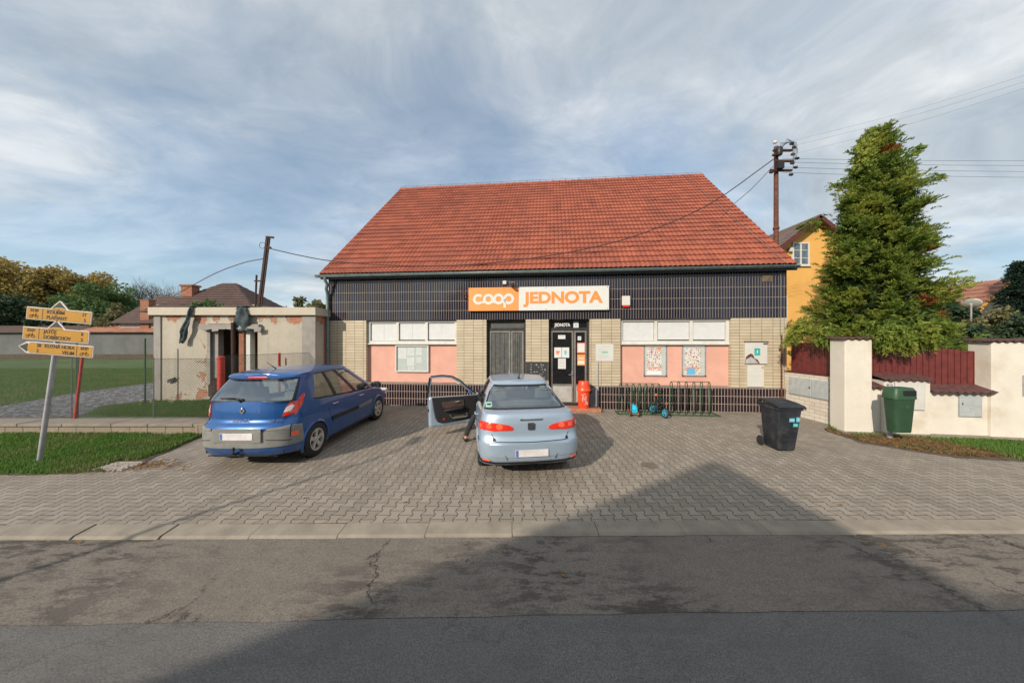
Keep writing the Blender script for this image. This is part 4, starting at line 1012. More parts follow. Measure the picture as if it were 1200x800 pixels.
posts('thin_fence_post', [(X_(84, FY), FY, 1.8, .0, 'thin dark fence post just left of the leaning red post'), (X_(91.5, FY+.05), FY+.05, 1.8, .0, 'thin grey fence post just right of the leaning red post'), (X_(180, FY), FY, 1.8, 0, 'thin fence post before the left corner of the derelict building')], 'wire_grey', .011, 'thin posts of the chain link fence')
posts('lawn_post', [(X_(170, 9.6), 9.6, 2.3, 0, 'slim dark green post at the lawn edge close to the derelict building'), (X_(90, 9.6), 9.6, 2.2, 0, 'slim dark green post at the lawn edge beside the signpost')], 'bin_green', .022, 'slim green posts at the lawn edge')
mb = MB(); v = at(98, 408, FY+.02)-Vector((X_(88, FY+.02), FY+.02, .26)); mb.tube([(0, 0, 0), (v.x, 0, v.z)], .028, 10); o = mb.build('red_fence_post', 'red_paint', None, smooth=True, angle=40); o.location = (X_(88, FY+.02), FY+.02, .26); tag(o, 'slender leaning red pipe post on the low wall behind the signpost', 'post')
mb = MB(); mb.tube([(0, 0, 0), (0, 0, 1.52)], .075, 14); o = mb.build('red_fence_post', 'red_paint', None, smooth=True, angle=40); o.location = (X_(259, FY), FY, .26); mb = MB(); mb.lathe([(.078, 0), (.078, .05), (.05, .07), (0, .075)], (0, 0, 1.50), 'Z', 14); mb.build('cap', 'red_paint', o, smooth=True, angle=40); tag(o, 'thick red fence corner post behind the blue car', 'post')
mb = MB(); mb.tube([(0, 0, 0), (0, 0, 1.66)], .035, 10); mb.tube([(.12, .1, 0), (.12, .1, 1.5)], .02, 8); o = mb.build('red_fence_post', 'red_paint', None, smooth=True, angle=40); o.location = (-6.93, 9.15, .2); tag(o, 'short red post top showing over the blue car roof', 'post')

# ------------------------------------------------------------------ cycle route signpost
sp = thing('signpost', 'leaning grey post with three yellow cycle route signs on the left verge', 'signpost', (X_(46, 5.56), 5.56, 0))
lean = R(8.2); sp.rotation_euler = (0, lean, 0)
mb = MB(); mb.tube([(0, 0, -.02), (0, 0, 2.93)], .034, 16); mb.build('pole', 'galvanised', sp, smooth=True, angle=40)
mb = MB(); mb.box(-.30, -.12, -.01, .10, .12, .03); bo = mb.build('base_plate', 'concrete', sp, bevel=.01); bo.rotation_euler = (0, -lean, 0)
def sgn(zc, xc, w_, h_, arrow, lines_, roll):
    n_ = thing('sign_plate', None, None) if False else None
    a, h = w_/2, h_/2
    if arrow == 'up': out = [(-a, -h), (a, -h), (a, h), (.16, h), (.02, h+.145), (-.02, h+.145), (-.16, h), (-a, h)]
    else: out = [(-a-.13, 0.01), (-a+.02, -h), (a, -h), (a, h), (-a+.02, h)]
    fr = lambda x, z, y: (x, y, z)
    mb = MB(); mb.prism(out, fr, -.052, -.036); pl = mb.build('sign_plate', 'sign_back', sp, bevel=.003); pl.location = (xc, 0, zc); pl.rotation_euler = (0, roll, 0)
    ins_ = lambda o_, k: [(x*(1-k/a), z*(1-k/h) if abs(z) <= h+.001 else z-k*1.5) for x, z in o_]
    if arrow == 'up':
        y_ = [(-a+.014, -h+.014), (a-.014, -h+.014), (a-.014, h-.014)]; top = [(.15, h-.014), (.09, h+.012), (.0, h+.022), (-.09, h+.012), (-.15, h-.014)]
        face = y_ + top + [(-a+.014, h-.014)]; tri = [(.125, h+.008), (0.0, h+.125), (-.125, h+.008), (-.06, h+.024), (0, h+.028), (.06, h+.024)]
    else:
        face = [(-a+.09, -h+.014), (a-.014, -h+.014), (a-.014, h-.014), (-a+.09, h-.014), (-a+.05, h*.5), (-a+.04, 0), (-a+.05, -h*.5)]
        tri = [(-a-.105, .008), (-a+.03, -h+.03), (-a+.045, -h*.55), (-a+.033, 0), (-a+.045, h*.55), (-a+.03, h-.03)]
    mb = MB(); mb.prism([(x, z) for x, z in face], fr, -.0555, -.0525); mb.build('yellow_face', 'sign_yellow', pl)
    mb = MB(); mb.prism(tri, fr, -.0565, -.0525); mb.build('arrow', 'ink', pl)
    mb = MB(); xs_ = (-a+.30) if arrow == 'up' else (a-.29)
    mb.box(xs_-.004, -.0575, -h+.016, xs_+.004, -.0555, h-.016)
    for zz in (-h+.017, h-.021): mb.box(-a+.02 if arrow == 'up' else -a+.1, -.0575, zz, a-.018, -.0555, zz+.004)
    # bicycle pictogram
    bx = -a+.15 if arrow == 'up' else a-.15
    for q in (-.05, .05): mb.tube([(bx+q+.026*math.cos(k*.5236), -.058, -.052+.026*math.sin(k*.5236)) for k in range(13)], .003, 4, cap=False)
    mb.tube([(bx-.05, -.058, -.052), (bx-.02, -.058, -.015), (bx+.035, -.058, -.015), (bx, -.058, -.05), (bx-.02, -.058, -.015)], .003, 4); mb.tube([(bx+.05, -.058, -.052), (bx+.03, -.058, -.0), (bx+.045, -.058, .005)], .003, 4)
    mb.build('pictogram', 'ink', pl)
    for (s_, x, z, sz, al) in lines_: text(s_, sz, 'ink', pl, (x, -.0575, z), bold=.0022, align=al, extrude=.001)
    return pl
sgn(2.70, .045, 1.17, .225, 'up', [('0120', -.435, .052, .072, 'CENTER'), ('KOUŘIM', -.21, .045, .083, 'LEFT'), ('PLAŇANY', -.21, -.052, .083, 'LEFT'), ('17', .50, .045, .08, 'RIGHT'), ('5', .50, -.052, .08, 'RIGHT')], R(-3.2))
sgn(2.345, .04, 1.19, .225, 'up', [('0109', -.435, .052, .072, 'CENTER'), ('JATČE', -.21, .045, .083, 'LEFT'), ('DOBŘICHOV', -.21, -.052, .083, 'LEFT'), ('8', .50, .045, .08, 'RIGHT'), ('2', .50, -.052, .08, 'RIGHT')], R(-3.8))
sgn(2.095, .14, 1.22, .21, 'left', [('0109', .46, .048, .07, 'CENTER'), ('KUTNÁ HORA', .28, .045, .083, 'RIGHT'), ('VELIM', .28, -.05, .083, 'RIGHT'), ('28', -.40, .045, .08, 'LEFT'), ('3', -.40, -.05, .08, 'LEFT')], R(-3.8))
mb = MB()
for z in (2.70, 2.345, 2.095):
    mb.box(-.04, -.036, z-.02, .04, .04, z+.02)
mb.build('clamp', 'galvanised', sp)

# ------------------------------------------------------------------ right hand wall
# short brick wall running back to the shop
bw = thing('brick_side_wall', 'short whitewashed brick wall between the shop corner and the tall wall pillar', 'wall', (8.42, 7.8, 0))
mb = MB(); mb.box(0, 0, -.1, .3, 1.72, 1.27); mb.build('wall', 'white_block_wall', bw)
mb = MB(); mb.box(-.02, .02, 1.27, .32, 1.7, 1.30); mb.build('coping', 'brown_trim', bw)
for k, (ya, yb) in enumerate(((8.05, 8.60), (8.62, 9.3))):
    mb = MB(); mb.box(-.035, 0, 0, 0, yb-ya, .50); o = mb.build('meter_box', 'metal_box', None, bevel=.006); o.location = (8.418, ya, .64)
    mb = MB(); mb.box(-.04, .02, .24, -.0355, .06, .28); mb.build('lock', 'ink', o)
    tag(o, ['grey metal meter box nearer the tall white pillar on the brick wall', 'grey metal meter box nearer the shop corner on the brick wall'][k], 'meter box', 'meter boxes on the short brick wall')
A0 = gnd(990, 505); WA = math.atan2(7.06-7.54, 11.5-8.17)
def wl(px_, d=0):    # distance along the long wall
    c, s_ = math.cos(WA), math.sin(WA); t = (px_-600)/F; ox, oy = A0.x - s_*d, A0.y + c*d
    return (t*oy-ox)/(c-s_*t)
def wz(px_, py_, d=0):
    u = wl(px_, d); return CAMH-(py_-400)/F*(A0.y + math.sin(WA)*u + math.cos(WA)*d)
ww = thing('garden_wall', 'cream rendered garden wall with brown wavy tile caps, right side', 'wall', A0, WA)
def cap(mb, u0, u1, d0, d1, z0, z1, amp=.018):
    n_ = max(8, int((u1-u0)/.02)); rws = []
    for d, z in ((d0, z0), (d0+(d1-d0)*.5, (z0+z1)/2), (d1, z1)): rws.append([(u0+(u1-u0)*k/n_, d, z+amp*math.sin(2*math.pi*(u0+(u1-u0)*k/n_)/.155)) for k in range(n_+1)])
    mb.grid(rws)
p1u, p2u = wl(1022), wl(1162)
mb = MB(); pz = wz(1000, 398)
mb.box(0, 0, -.1, p1u, .42, pz); mb.build('pillar', 'wall_white', ww, bevel=.012)
pz2 = wz(1180, 401)
mb = MB(); mb.box(p2u, 0, -.1, p2u+1.9, .42, pz2); mb.build('pillar', 'wall_white', ww, bevel=.012)
lw1, lw2, lw3 = wl(1035), wl(1089), wl(1163)
z1 = wz(1028, 455); z2 = wz(1060, 446); z3 = wz(1120, 460)
mb = MB(); mb.box(p1u+.001, .06, -.1, lw1, .40, z1); mb.box(lw1+.001, -.02, -.1, lw2, .42, z2); mb.box(lw2+.001, .06, -.1, p2u-.001, .40, z3)
mb.build('wall', 'wall_white', ww, bevel=.008)
mb = MB(); mb.box(p2u+1.901, .06, -.1, p2u+14, .40, 1.4); mb.build('wall', 'wall_white', ww)
mb = MB(); cap(mb, -.06, p1u+.05, -.07, .48, pz+.035, pz+.055); mb.build('tile_cap', 'cap_brown', ww, solid=.022)
mb = MB(); cap(mb, p2u-.08, p2u+1.95, -.08, .48, pz2+.04, pz2+.07); mb.build('tile_cap', 'cap_brown', ww, solid=.022)
mb = MB(); cap(mb, p1u+.002, lw1+.03, -.06, .42, z1+.03, z1+.17); mb.build('tile_cap', 'cap_brown', ww, solid=.022)
mb = MB(); cap(mb, lw1-.05, lw2+.04, -.12, .46, z2+.03, z2+.17); mb.build('tile_cap', 'cap_brown', ww, solid=.022)
mb = MB(); cap(mb, lw2+.045, p2u+.02, -.10, .42, z3+.02, z3+.19); mb.build('tile_cap', 'cap_brown', ww, solid=.022)
def wbox(px0, px1, py0, py1, lb, nm, m, d):
    u0, u1 = wl(px0), wl(px1); za, zb_ = wz(px0, py1), wz(px0, py0); c = Vector((math.cos(WA), math.sin(WA), 0)); nn = Vector((-math.sin(WA), math.cos(WA), 0))
    o = thing(nm, lb, 'meter box', A0 + c*u0 + nn*d, WA); o.location.z = za
    mb = MB(); mb.box(0, -.03, 0, u1-u0, .0-.002, zb_-za); mb.build('cupboard_door', m, o, bevel=.006)
    mb = MB(); frame(mb, -.012, u1-u0+.012, -.012, zb_-za+.012, -.018, .012, .017); mb.build('frame', 'alu', o)
    mb = MB(); mb.box(.04, -.034, (zb_-za)*.5, .06, -.0305, (zb_-za)*.5+.05); mb.build('lock', 'ink', o)
wbox(1047, 1081, 445, 479, 'white meter box in the wall housing behind the green litter bin', 'meter_box', 'white_sheet', -.021)
wbox(1127, 1153, 461, 488, 'dull grey meter box low in the wall left of the far pillar', 'meter_box', 'metal_box', .059)
wbox(1198.5, 1214, 440, 463, 'grey meter box on the far right pillar at the picture edge', 'meter_box', 'metal_box', -.001)
# red board fences
def boards(label, A, B, z0, ztop, m='fence_red'):
    A = Vector(A); B = Vector(B); L = (B-A).length; d = (B-A)/L; nr = Vector((-d.y, d.x, 0)); o = thing('board_fence', label, 'fence', (A.x, A.y, 0))
    mb = MB(); n_ = int(L/.065)
    for k in range(n_):
        c = d*(L*(k+.5)/n_) + nr*(.008 if k % 2 else 0); zt_ = ztop(k/n_)+random.uniform(-.006, .006)
        mb.obox((c.x, c.y, (z0+zt_)/2), d*(L/n_/2-.004), nr*.010, (0, 0, (zt_-z0)/2))
    mb.build('boards', m, o)
    mb = MB()
    for z in (z0+.15, ztop(.5)-.2): mb.obox((d*L/2 + nr*.035 + Vector((0, 0, z))), d*L/2, nr*.015, (0, 0, .035))
    mb.build('rail', m, o)
boards('dark red board fence on top of the short brick wall', (8.55, 9.4, 0), (8.55, 8.0, 0), 1.30, lambda f: 2.17-.03*f)
cW = Vector((math.cos(WA), math.sin(WA), 0)); nW = Vector((-math.sin(WA), math.cos(WA), 0))
fa = A0 + cW*(wl(1015)-.1) + nW*.30; fb = A0 + cW*(wl(1152, .3)) + nW*.30
boards('dark red board fence between the two cream wall pillars', fa, fb, .95, lambda f: wz(1080, 412, .3)+ .13*math.sin(math.pi*min(1, f*.95+.0))**1.2 - .03)

# ------------------------------------------------------------------ green litter bin on its post
gb = gnd(1047, 515); o = thing('green_litter_bin', 'green plastic litter bin on a grey post before the garden wall', 'litter bin', (gb.x+.02, gb.y, 0))
Yb = gb.y; zb0 = CAMH-(503-400)/F*Yb; zb1 = CAMH-(465-400)/F*Yb; zb2 = CAMH-(455-400)/F*Yb; s_ = Yb/F
def rrect(wx, wy, r, z, cy=0, n_=6):
    out = []
    for (sx, sy, a0) in ((1, 1, 0), (-1, 1, 90), (-1, -1, 180), (1, -1, 270)):
        for k in range(n_+1): a = R(a0+90*k/n_); out.append((sx*(wx-r)+r*math.cos(a), cy+sy*(wy-r)+r*math.sin(a), z))
    return out
def rbody(mb, levels, capb=True, capt=True):
    rws = [rrect(*l) for l in levels]; n0 = len(mb.v); mb.grid(rws, close=True); nn = len(rws[0])
    if capb: mb.add(rws[0], [tuple(range(nn))[::-1]])
    if capt: mb.add(rws[-1], [tuple(range(nn))])
cx_ = .10
mb = MB(); rbody(mb, [(.165, .10, .05, zb0), (.175, .11, .06, zb0+.03), (.225, .135, .07, zb1-.01), (.232, .14, .07, zb1)]); bo = mb.build('bin_body', 'bin_green', o, smooth=True, angle=50); bo.location = (cx_, -.16, 0)
mb = MB(); rbody(mb, [(.245, .15, .07, zb1), (.245, .15, .07, zb1+.05), (.225, .14, .07, zb2+.01), (.20, .12, .06, zb2+.05)]); l_ = mb.build('bin_hood', 'bin_green', o, smooth=True, angle=40); l_.location = (cx_, -.16, 0)
mb = MB(); mb.box(-.09, -.158, zb1+.075, .19, -.10, zb2-.0); mb.build('throw_opening', 'trim_black', l_, bevel=.01)
mb = MB(); mb.tube([(.17, .06, 0), (.17, .06, zb2+.09)], .045, 12); mb.build('post', 'galvanised', o, smooth=True, angle=40)
mb = MB(); mb.box(.10, -.02, zb1-.3, .24, .10, zb1-.2); mb.build('clamp', 'galvanised', o)
mb = MB(); mb.box(cx_-.04, -.300, zb1-.20, cx_+.04, -.25, zb1-.12); mb.build('lock', 'bin_green', o)
o.location.x -= .20

# ------------------------------------------------------------------ wheelie bin
o = thing('wheelie_bin', 'dark two wheeled rubbish bin with small blue stickers on the paving', 'wheelie bin', (5.50, 6.30, 0), R(-3)); o.scale = (.94, .94, 1.04)
mb = MB(); rbody(mb, [(.17, .20, .03, .03, .03), (.18, .205, .03, .07, .03), (.215, .245, .035, .50, .015), (.235, .265, .035, .80, 0), (.262, .285, .03, .81, 0), (.262, .285, .03, .85, 0)]); mb.build('bin_body', 'bin_dark', o, smooth=True, angle=35)
mb = MB(); 
for z in (.30, .36, .42, .18): mb.box(-.14, -.2145-.055*(z-.1), z, .14, -.20, z+.012)
mb.box(-.16, -.262, .66, .16, -.23, .70); mb.build('rib', 'bin_dark', o)
mb = MB(); rws = []
for y, z, wv in ((-.31, .845, .26), (-.32, .875, .275), (-.29, .905, .27), (-.1, .935, .262), (.15, .96, .258), (.26, .96, .25), (.33, .93, .24)):
    rws.append([(-wv, y, z-.035), (-wv*.985, y, z-.004), (-wv*.9, y, z), (-wv*.3, y, z+.006), (wv*.3, y, z+.006), (wv*.9, y, z), (wv*.985, y, z-.004), (wv, y, z-.035)])
mb.grid(rws); mb.box(-.25, -.30, .852, .25, .30, .87); mb.build('lid', 'bin_dark', o, smooth=True, angle=40)
mb = MB(); mb.tube([(-.22, .27, .86), (-.22, .36, .90), (.22, .36, .90), (.22, .27, .86)], .015, 8); mb.build('handle', 'bin_dark', o)
for sx in (-1, 1):
    mb = MB(); mb.lathe([(0, -.022), (.06, -.022), (.095, -.018), (.10, 0), (.095, .018), (.06, .022), (0, .022)], (sx*.235, .25, .10), 'X', 24); wh = mb.build('wheel', 'rubber', o, smooth=True, angle=40)
    mb = MB(); mb.lathe([(0, sx*.024), (.045, sx*.026), (.06, sx*.0225)], (sx*.235, .25, .10), 'X', 16); mb.build('hub', 'bin_dark', wh)
mb = MB(); mb.tube([(-.24, .25, .1), (.24, .25, .1)], .012); mb.build('axle', 'steel', o)
for (x, z, a, h, m_) in ((.035, .625, .055, .035, 'cyan_sticker'), (.155, .635, .035, .045, 'cyan_sticker'), (.11, .53, .05, .035, 'teal_sticker')):
    mb = MB(); yy = -.2125-.0545*(z-.1); mb.obox((x, yy-.018, z), (a, 0, 0), (0, .0015, 0), (0, -.045*h*1.2, h)); sk = mb.build('sticker', m_, o)
    mb = MB(); mb.obox((x, yy-.0205, z), (a*.6, 0, 0), (0, .001, 0), (0, 0, .006)); mb.build('print', 'paper', sk)

# ------------------------------------------------------------------ red litter bin at the door
def facpt(u, d): return Vector((-6.48+cs*u-sn*d, 10.85+sn*u+cs*d, 0))
ub = fu(684, -.3); c = facpt(ub, -.30)
o = thing('red_litter_bin', 'bright red round litter bin with white scrawl beside the shop door', 'litter bin', (c.x, c.y, .11), TH)
mb = MB(); mb.lathe([(0, 0), (.165, 0), (.175, .02), (.19, .56), (.20, .565), (.20, .61), (.185, .62)], n=32); mb.build('bin_body', 'bin_red', o, smooth=True, angle=40)
mb = MB(); mb.lathe([(.225, .54), (.225, .57), (.205, .60), (.20, .66), (.175, .665), (.165, .81), (.15, .835), (0, .84)], n=32); mb.build('lid', 'bin_red', o, smooth=True, angle=40)
mb = MB(); sc_ = [(-.10, .42), (.02, .45), (-.04, .44), (-.055, .22), (-.06, .30), (-.02, .36), (.01, .30), (.0, .26), (.04, .27), (.06, .33), (.03, .35), (.06, .40)]
def oncyl(x, z, r): a = x/r; return (r*math.sin(a), -r*math.cos(a), z)
mb.tube([oncyl(x, z, .189) for x, z in sc_], .008, 5); mb.tube([oncyl(x, z, .19) for x, z in ((.03, .19), (.06, .24), (.09, .20), (.04, .15), (.09, .13), (.12, .17))], .008, 5); mb.tube([oncyl(x, z, .182) for x, z in ((.0, .13), (.12, .12))], .006, 5); mb.build('scrawl', 'paper', o)
c = facpt(fu(695, -.2), -.2); o = thing('boot_scraper_box', 'dark upright stand just right of the red litter bin', 'stand', (c.x, c.y, .11), TH)
mb = MB(); mb.box(-.10, -.12, 0, .10, .12, .60); mb.build('casing', 'bin_dark', o, bevel=.015); mb = MB(); mb.box(.06, -.13, .03, .09, -.121, .58); mb.build('edge_strip', 'alu', o)

# ------------------------------------------------------------------ bicycle racks
def rack(px0, px1, ytop, n_, depth, label, basex):
    d = -.55; u0, u1 = fu(px0, d), fu(px1, d); c = facpt(u0, d); zt_ = CAMH-(ytop-400)/F*(c.y+.1)
    o = thing('bike_rack', label, 'bike rack', (c.x, c.y, 0), TH, 'green hoop bicycle racks under the pink panel')
    L = u1-u0
    for k in range(n_):
        x = L*k/(n_-1) if n_ > 1 else 0; x -= .02
        mb = MB(); w2 = .045; mb.tube([(x-w2-.05, -.16, .03), (x-w2-.01, -.05, zt_*.55), (x-w2*.8, .0, zt_-.06), (x-w2*.3, .01, zt_-.01), (x+w2*.3, .015, zt_-.01), (x+w2*.8, .02, zt_-.06), (x+w2+.03, .10, zt_*.5), (x+w2+.10, .22, .03)], .0135, 7)
        mb.build('hoop', 'rack_green', o, smooth=True)
    mb = MB()
    for y in (-.16, .22): mb.obox((L/2+basex/2, y, .022), (L/2+.1+basex/2, 0, 0), (0, .018, 0), (0, 0, .018))
    for x in (-.12, L+.08+basex): mb.obox((x, .03, .016), (.018, 0, 0), (0, .24, 0), (0, 0, .014))
    mb.build('base_rail', 'rack_green', o)
    mb = MB(); mb.tube([(-.02, .02, zt_-.0), (L-.02, .02, zt_-.0)], .012, 6); mb.build('top_rail', 'rack_green', o)
rack(728, 773, 448.5, 7, 0, 'seven hoop rusty green bicycle rack nearer the shop door', .0)
rack(787.5, 832, 446.5, 6, 0, 'six hoop green bicycle rack farther from the shop door', .1)

# ------------------------------------------------------------------ child's trike and balance bike
g = gnd(744, 487)
o = thing('toy_ride_on', 'small blue ride on toy with orange wheels before the left bike rack', 'toy', (g.x, g.y+.08, 0), R(-14))
mb = MB(); prof = [(-.20, .20, .045), (-.16, .28, .06), (-.05, .30, .065), (.05, .27, .06), (.16, .28, .07), (.22, .26, .05)]
rws = [[(w_*math.cos(a_), y, z+ w_*.75*math.sin(a_)) for a_ in [k*math.pi/6 for k in range(12)]] for y, z, w_ in prof]
mb.grid(rws, close=True); mb.add(rws[0], [tuple(range(12))[::-1]]); mb.add(rws[-1], [tuple(range(12))])
mb.obox((.0, -.15, .20), (.075, 0, 0), (0, .03, 0), (0, 0, .08)); mb.build('body', 'blue_toy', o, smooth=True, angle=60)
mb = MB(); mb.tube([(0, -.14, .24), (0, -.11, .40)], .014); mb.tube([(-.13, -.10, .41), (.13, -.10, .41)], .014); mb.build('handlebar', 'trim_black', o)
for sx, sy in ((-1, -.17), (1, -.17), (-1, .17), (1, .17)):
    mb = MB(); mb.lathe([(0, -.02), (.05, -.022), (.075, -.02), (.08, 0), (.075, .02), (.05, .022), (0, .02)], (sx*.115, sy, .08), 'X', 20); wh = mb.build('wheel', 'rubber', o, smooth=True, angle=40)
    mb = MB(); mb.lathe([(0, -.024), (.055, -.0245), (.06, -.02)], (sx*.115, sy, .08), 'X', 16); mb.lathe([(.06, .02), (.055, .0245), (0, .024)], (sx*.115, sy, .08), 'X', 16); mb.build('hub', 'orange_toy', wh)
mb = MB(); mb.tube([(-.12, -.17, .08), (.12, -.17, .08)], .01); mb.tube([(-.12, .17, .08), (.12, .17, .08)], .01); mb.build('axle', 'steel', o)
def wheel2(o, y, z, r, m_in):
    mb = MB(); mb.tube([(0, y+r*math.cos(k*.2618), z+r*math.sin(k*.2618)) for k in range(25)], .022, 8, cap=False); wh = mb.build('wheel', 'rubber', o, smooth=True)
    mb = MB(); mb.tube([(0, y+(r-.03)*math.cos(k*.2618), z+(r-.03)*math.sin(k*.2618)) for k in range(25)], .010, 6, cap=False)
    for k in range(6): a_ = k*math.pi/3; mb.tube([(0, y, z), (0, y+(r-.03)*math.cos(a_), z+(r-.03)*math.sin(a_))], .006, 4)
    mb.lathe([(0, -.03), (.02, -.03), (.02, .03), (0, .03)], (0, y, z), 'X', 8); mb.build('rim', m_in, wh)
g = gnd(781, 491)
o = thing('childs_bike', "child's small bike with thick tyres and blue rims between the racks", 'bike', (g.x, g.y+.12, 0), R(12))
wheel2(o, 0, .15, .128, 'blue_toy'); wheel2(o, .55, .15, .128, 'blue_toy')
mb = MB(); mb.tube([(0, .55, .15), (0, .36, .20), (0, .30, .38), (0, .07, .36), (0, .36, .20)], .014); mb.tube([(0, .55, .15), (0, .30, .33)], .010); mb.tube([(.0, .0, .15), (.035, .0, .17), (.035, .05, .33), (0, .07, .36)], .011); mb.build('frame', 'wire', o)
mb = MB(); mb.tube([(0, .06, .34), (0, .09, .52)], .012); mb.tube([(-.18, .14, .53), (-.05, .09, .52), (.05, .09, .52), (.18, .14, .53)], .012); mb.build('handlebar', 'trim_black', o)
mb = MB(); rbody(mb, [(.05, .11, .04, .42), (.055, .115, .04, .45)]); sd_ = mb.build('saddle', 'trim_black', o); sd_.location = (0, .32, 0)
mb = MB(); mb.box(-.02, -.02, .40, .02, .03, .44); mb.build('reflector', 'sign_yellow', o); o.rotation_euler = (0, R(9), R(12))
g = gnd(771, 485)
o = thing('childs_scooter', "child's dark scooter with a fat wheel and orange light leaning by the racks", 'scooter', (g.x, g.y+.1, 0), R(-10))
wheel2(o, 0, .15, .128, 'blue_toy'); wheel2(o, .48, .12, .10, 'blue_toy')
mb = MB(); mb.tube([(0, 0, .15), (.04, .0, .17), (.04, .04, .32), (0, .06, .36), (0, .12, .60)], .012); mb.tube([(0, .08, .36), (0, .15, .12), (0, .48, .12)], .014); mb.build('frame', 'wire', o)
mb = MB(); mb.tube([(-.15, .12, .60), (.15, .12, .60)], .013); mb.build('handlebar', 'trim_black', o)
mb = MB(); mb.lathe([(0, -.03), (.025, -.03), (.03, 0), (.025, .03), (0, .03)], (0, .04, .56), 'Z', 12); mb.build('lamp', 'orange_toy', o)

# ------------------------------------------------------------------ cars
def ip(x, tab): return float(np.interp(x, [t[0] for t in tab], [t[1] for t in tab]))
class Car:
    """body from plan loops stacked in height; local axes: x right, y forward from the rear bumper, z up"""
    def __init__(s, **k): s.__dict__.update(k)
    # lower body --------------------------------------------------------
    def lw(s, z): return ip(z, s.W)
    def ends(s, z): return ip(z, s.YR), ip(z, s.YF)
    def zs(s, y): return ip(y, s.ZS)
    def zbot(s, y, side=True):
        z = s.sill if s.ya0-.5 < y < s.ya1+.5 else ip(y, [(0, s.zrb), (s.ya0-.42, s.zrb-.03), (s.ya1+.4, s.zfb), (s.L, s.zfb)])
        if side:
            for ya in (s.ya0, s.ya1):
                q = s.ra**2 - (y-ya)**2
                if q > 0: z = max(z, s.zc + math.sqrt(q))
        return z
    def cols(s):
        rear = [('r', k/18) for k in range(18)]; ys = set(np.linspace(s.ends(.6)[0]+s.rc, s.ends(.6)[1]-s.fc, 70).tolist()) | set(s.doors)
        for ya in (s.ya0, s.ya1):
            for k in range(25):
                a = math.pi*k/24; ys.add(ya + s.ra*math.cos(a)*.9999)
        ys = sorted(ys); out = [ys[0]]
        for y in ys[1:]:
            if y - out[-1] > .004: out.append(y)
        return rear + [('s', y) for y in out] + [('f', k/12) for k in range(1, 13)]
    def lp(s, col, z):
        """lower surface point at height z (right half)"""
        w = s.lw(z); yr, yf = s.ends(z); kind, v = col
        if kind == 'r':
            a = v*math.pi/2; x = w*s.plan(yr+s.rc)*math.sin(a)**s.re if v > 0 else 0; y = yr + s.rc*(1-math.cos(a)**s.re); return x, y
        if kind == 'f':
            a = (1-v)*math.pi/2; x = w*s.plan(yf-s.fc)*math.sin(a)**s.fe; y = yf - s.fc*(1-max(0, math.cos(a))**s.fe); return x, y
        y = max(v, yr+s.rc); y = min(y, yf-s.fc); return w*s.plan(y), y
    def plan(s, y): return 1 - .055*abs((y-s.L*.52)/(s.L*.5))**2.6
    def P(s, col, t):
        kind, v = col
        z = 1.0; 
        yapp = v if kind == 's' else (s.ends(.7)[0] if kind == 'r' else s.ends(.7)[1])
        z0 = s.zbot(yapp, kind == 's'); z1 = s.zs(yapp)
        z = z0 + (z1-z0)*t
        x, y = s.lp(col, z); return Vector((x, y, z))
    def PZ(s, sarc, z):
        """rear surface by arc distance from centre"""
        k = sarc; 
        pts = s._arc(z); return Vector(np.array([np.interp(abs(sarc), pts[0], pts[1]), np.interp(abs(sarc), pts[0], pts[2]), z]))
    def _arc(s, z):
        key = round(z, 3)
        if key not in s.cache:
            X = []; Y = []
            for c in [('r', k/60) for k in range(60)] + [('s', s.ends(z)[0]+s.rc+.02*j) for j in range(60)]:
                x, y = s.lp(c, z); X.append(x); Y.append(y)
            d = np.concatenate([[0], np.cumsum(np.hypot(np.diff(X), np.diff(Y)))]); s.cache[key] = (d, X, Y)
        return s.cache[key]
    # greenhouse ----------------------------------------------------------
    def G(s, phi, t):
        """phi 0..1 rear half, 1..2 side, 2..3 front half ; t 0 belt .. 1 roof"""
        e = s.g
        bul = math.sin(math.pi*t)*.018
        w = e['w0']+(e['w1']-e['w0'])*t + bul; yr = e['yr0']+(e['yr1']-e['yr0'])*t - bul*1.2; yf = e['yf0']+(e['yf1']-e['yf0'])*t + bul*1.5
        rc = e['rc0']+(e['rc1']-e['rc0'])*t; fc = e['fc']
        if phi <= 1: a = phi*math.pi/2; x = w*math.sin(a)**e['re'] if phi > 0 else 0; y = yr+rc*(1-max(0, math.cos(a))**e['re'])
        elif phi <= 2: y = yr+rc+(yf-fc-yr-rc)*(phi-1); x = w
        else: a = (3-phi)*math.pi/2; x = w*math.sin(a)**.75 if a > 0 else 0; y = yf-fc*(1-max(0, math.cos(a))**.75)
        x *= 1-.05*((y-s.L*.45)/(s.L*.5))**2 if phi > .99 else (1-.05*((yr+rc-s.L*.45)/(s.L*.5))**2)
        z0 = ip(y, e['zb']); z1 = ip(y, e['zr'])
        return Vector((x, y, z0+(z1-z0)*t))
    def GN(s, phi, t):
        a = s.G(max(0, phi-.01), t); b_ = s.G(min(3, phi+.01), t); c = s.G(phi, max(0, t-.02)); d = s.G(phi, min(1, t+.02)); n_ = (b_-a).cross(d-c); n_.normalize()
        return n_ if n_.dot(Vector((a.x, a.y-s.L*.5, .3))) > 0 else -n_

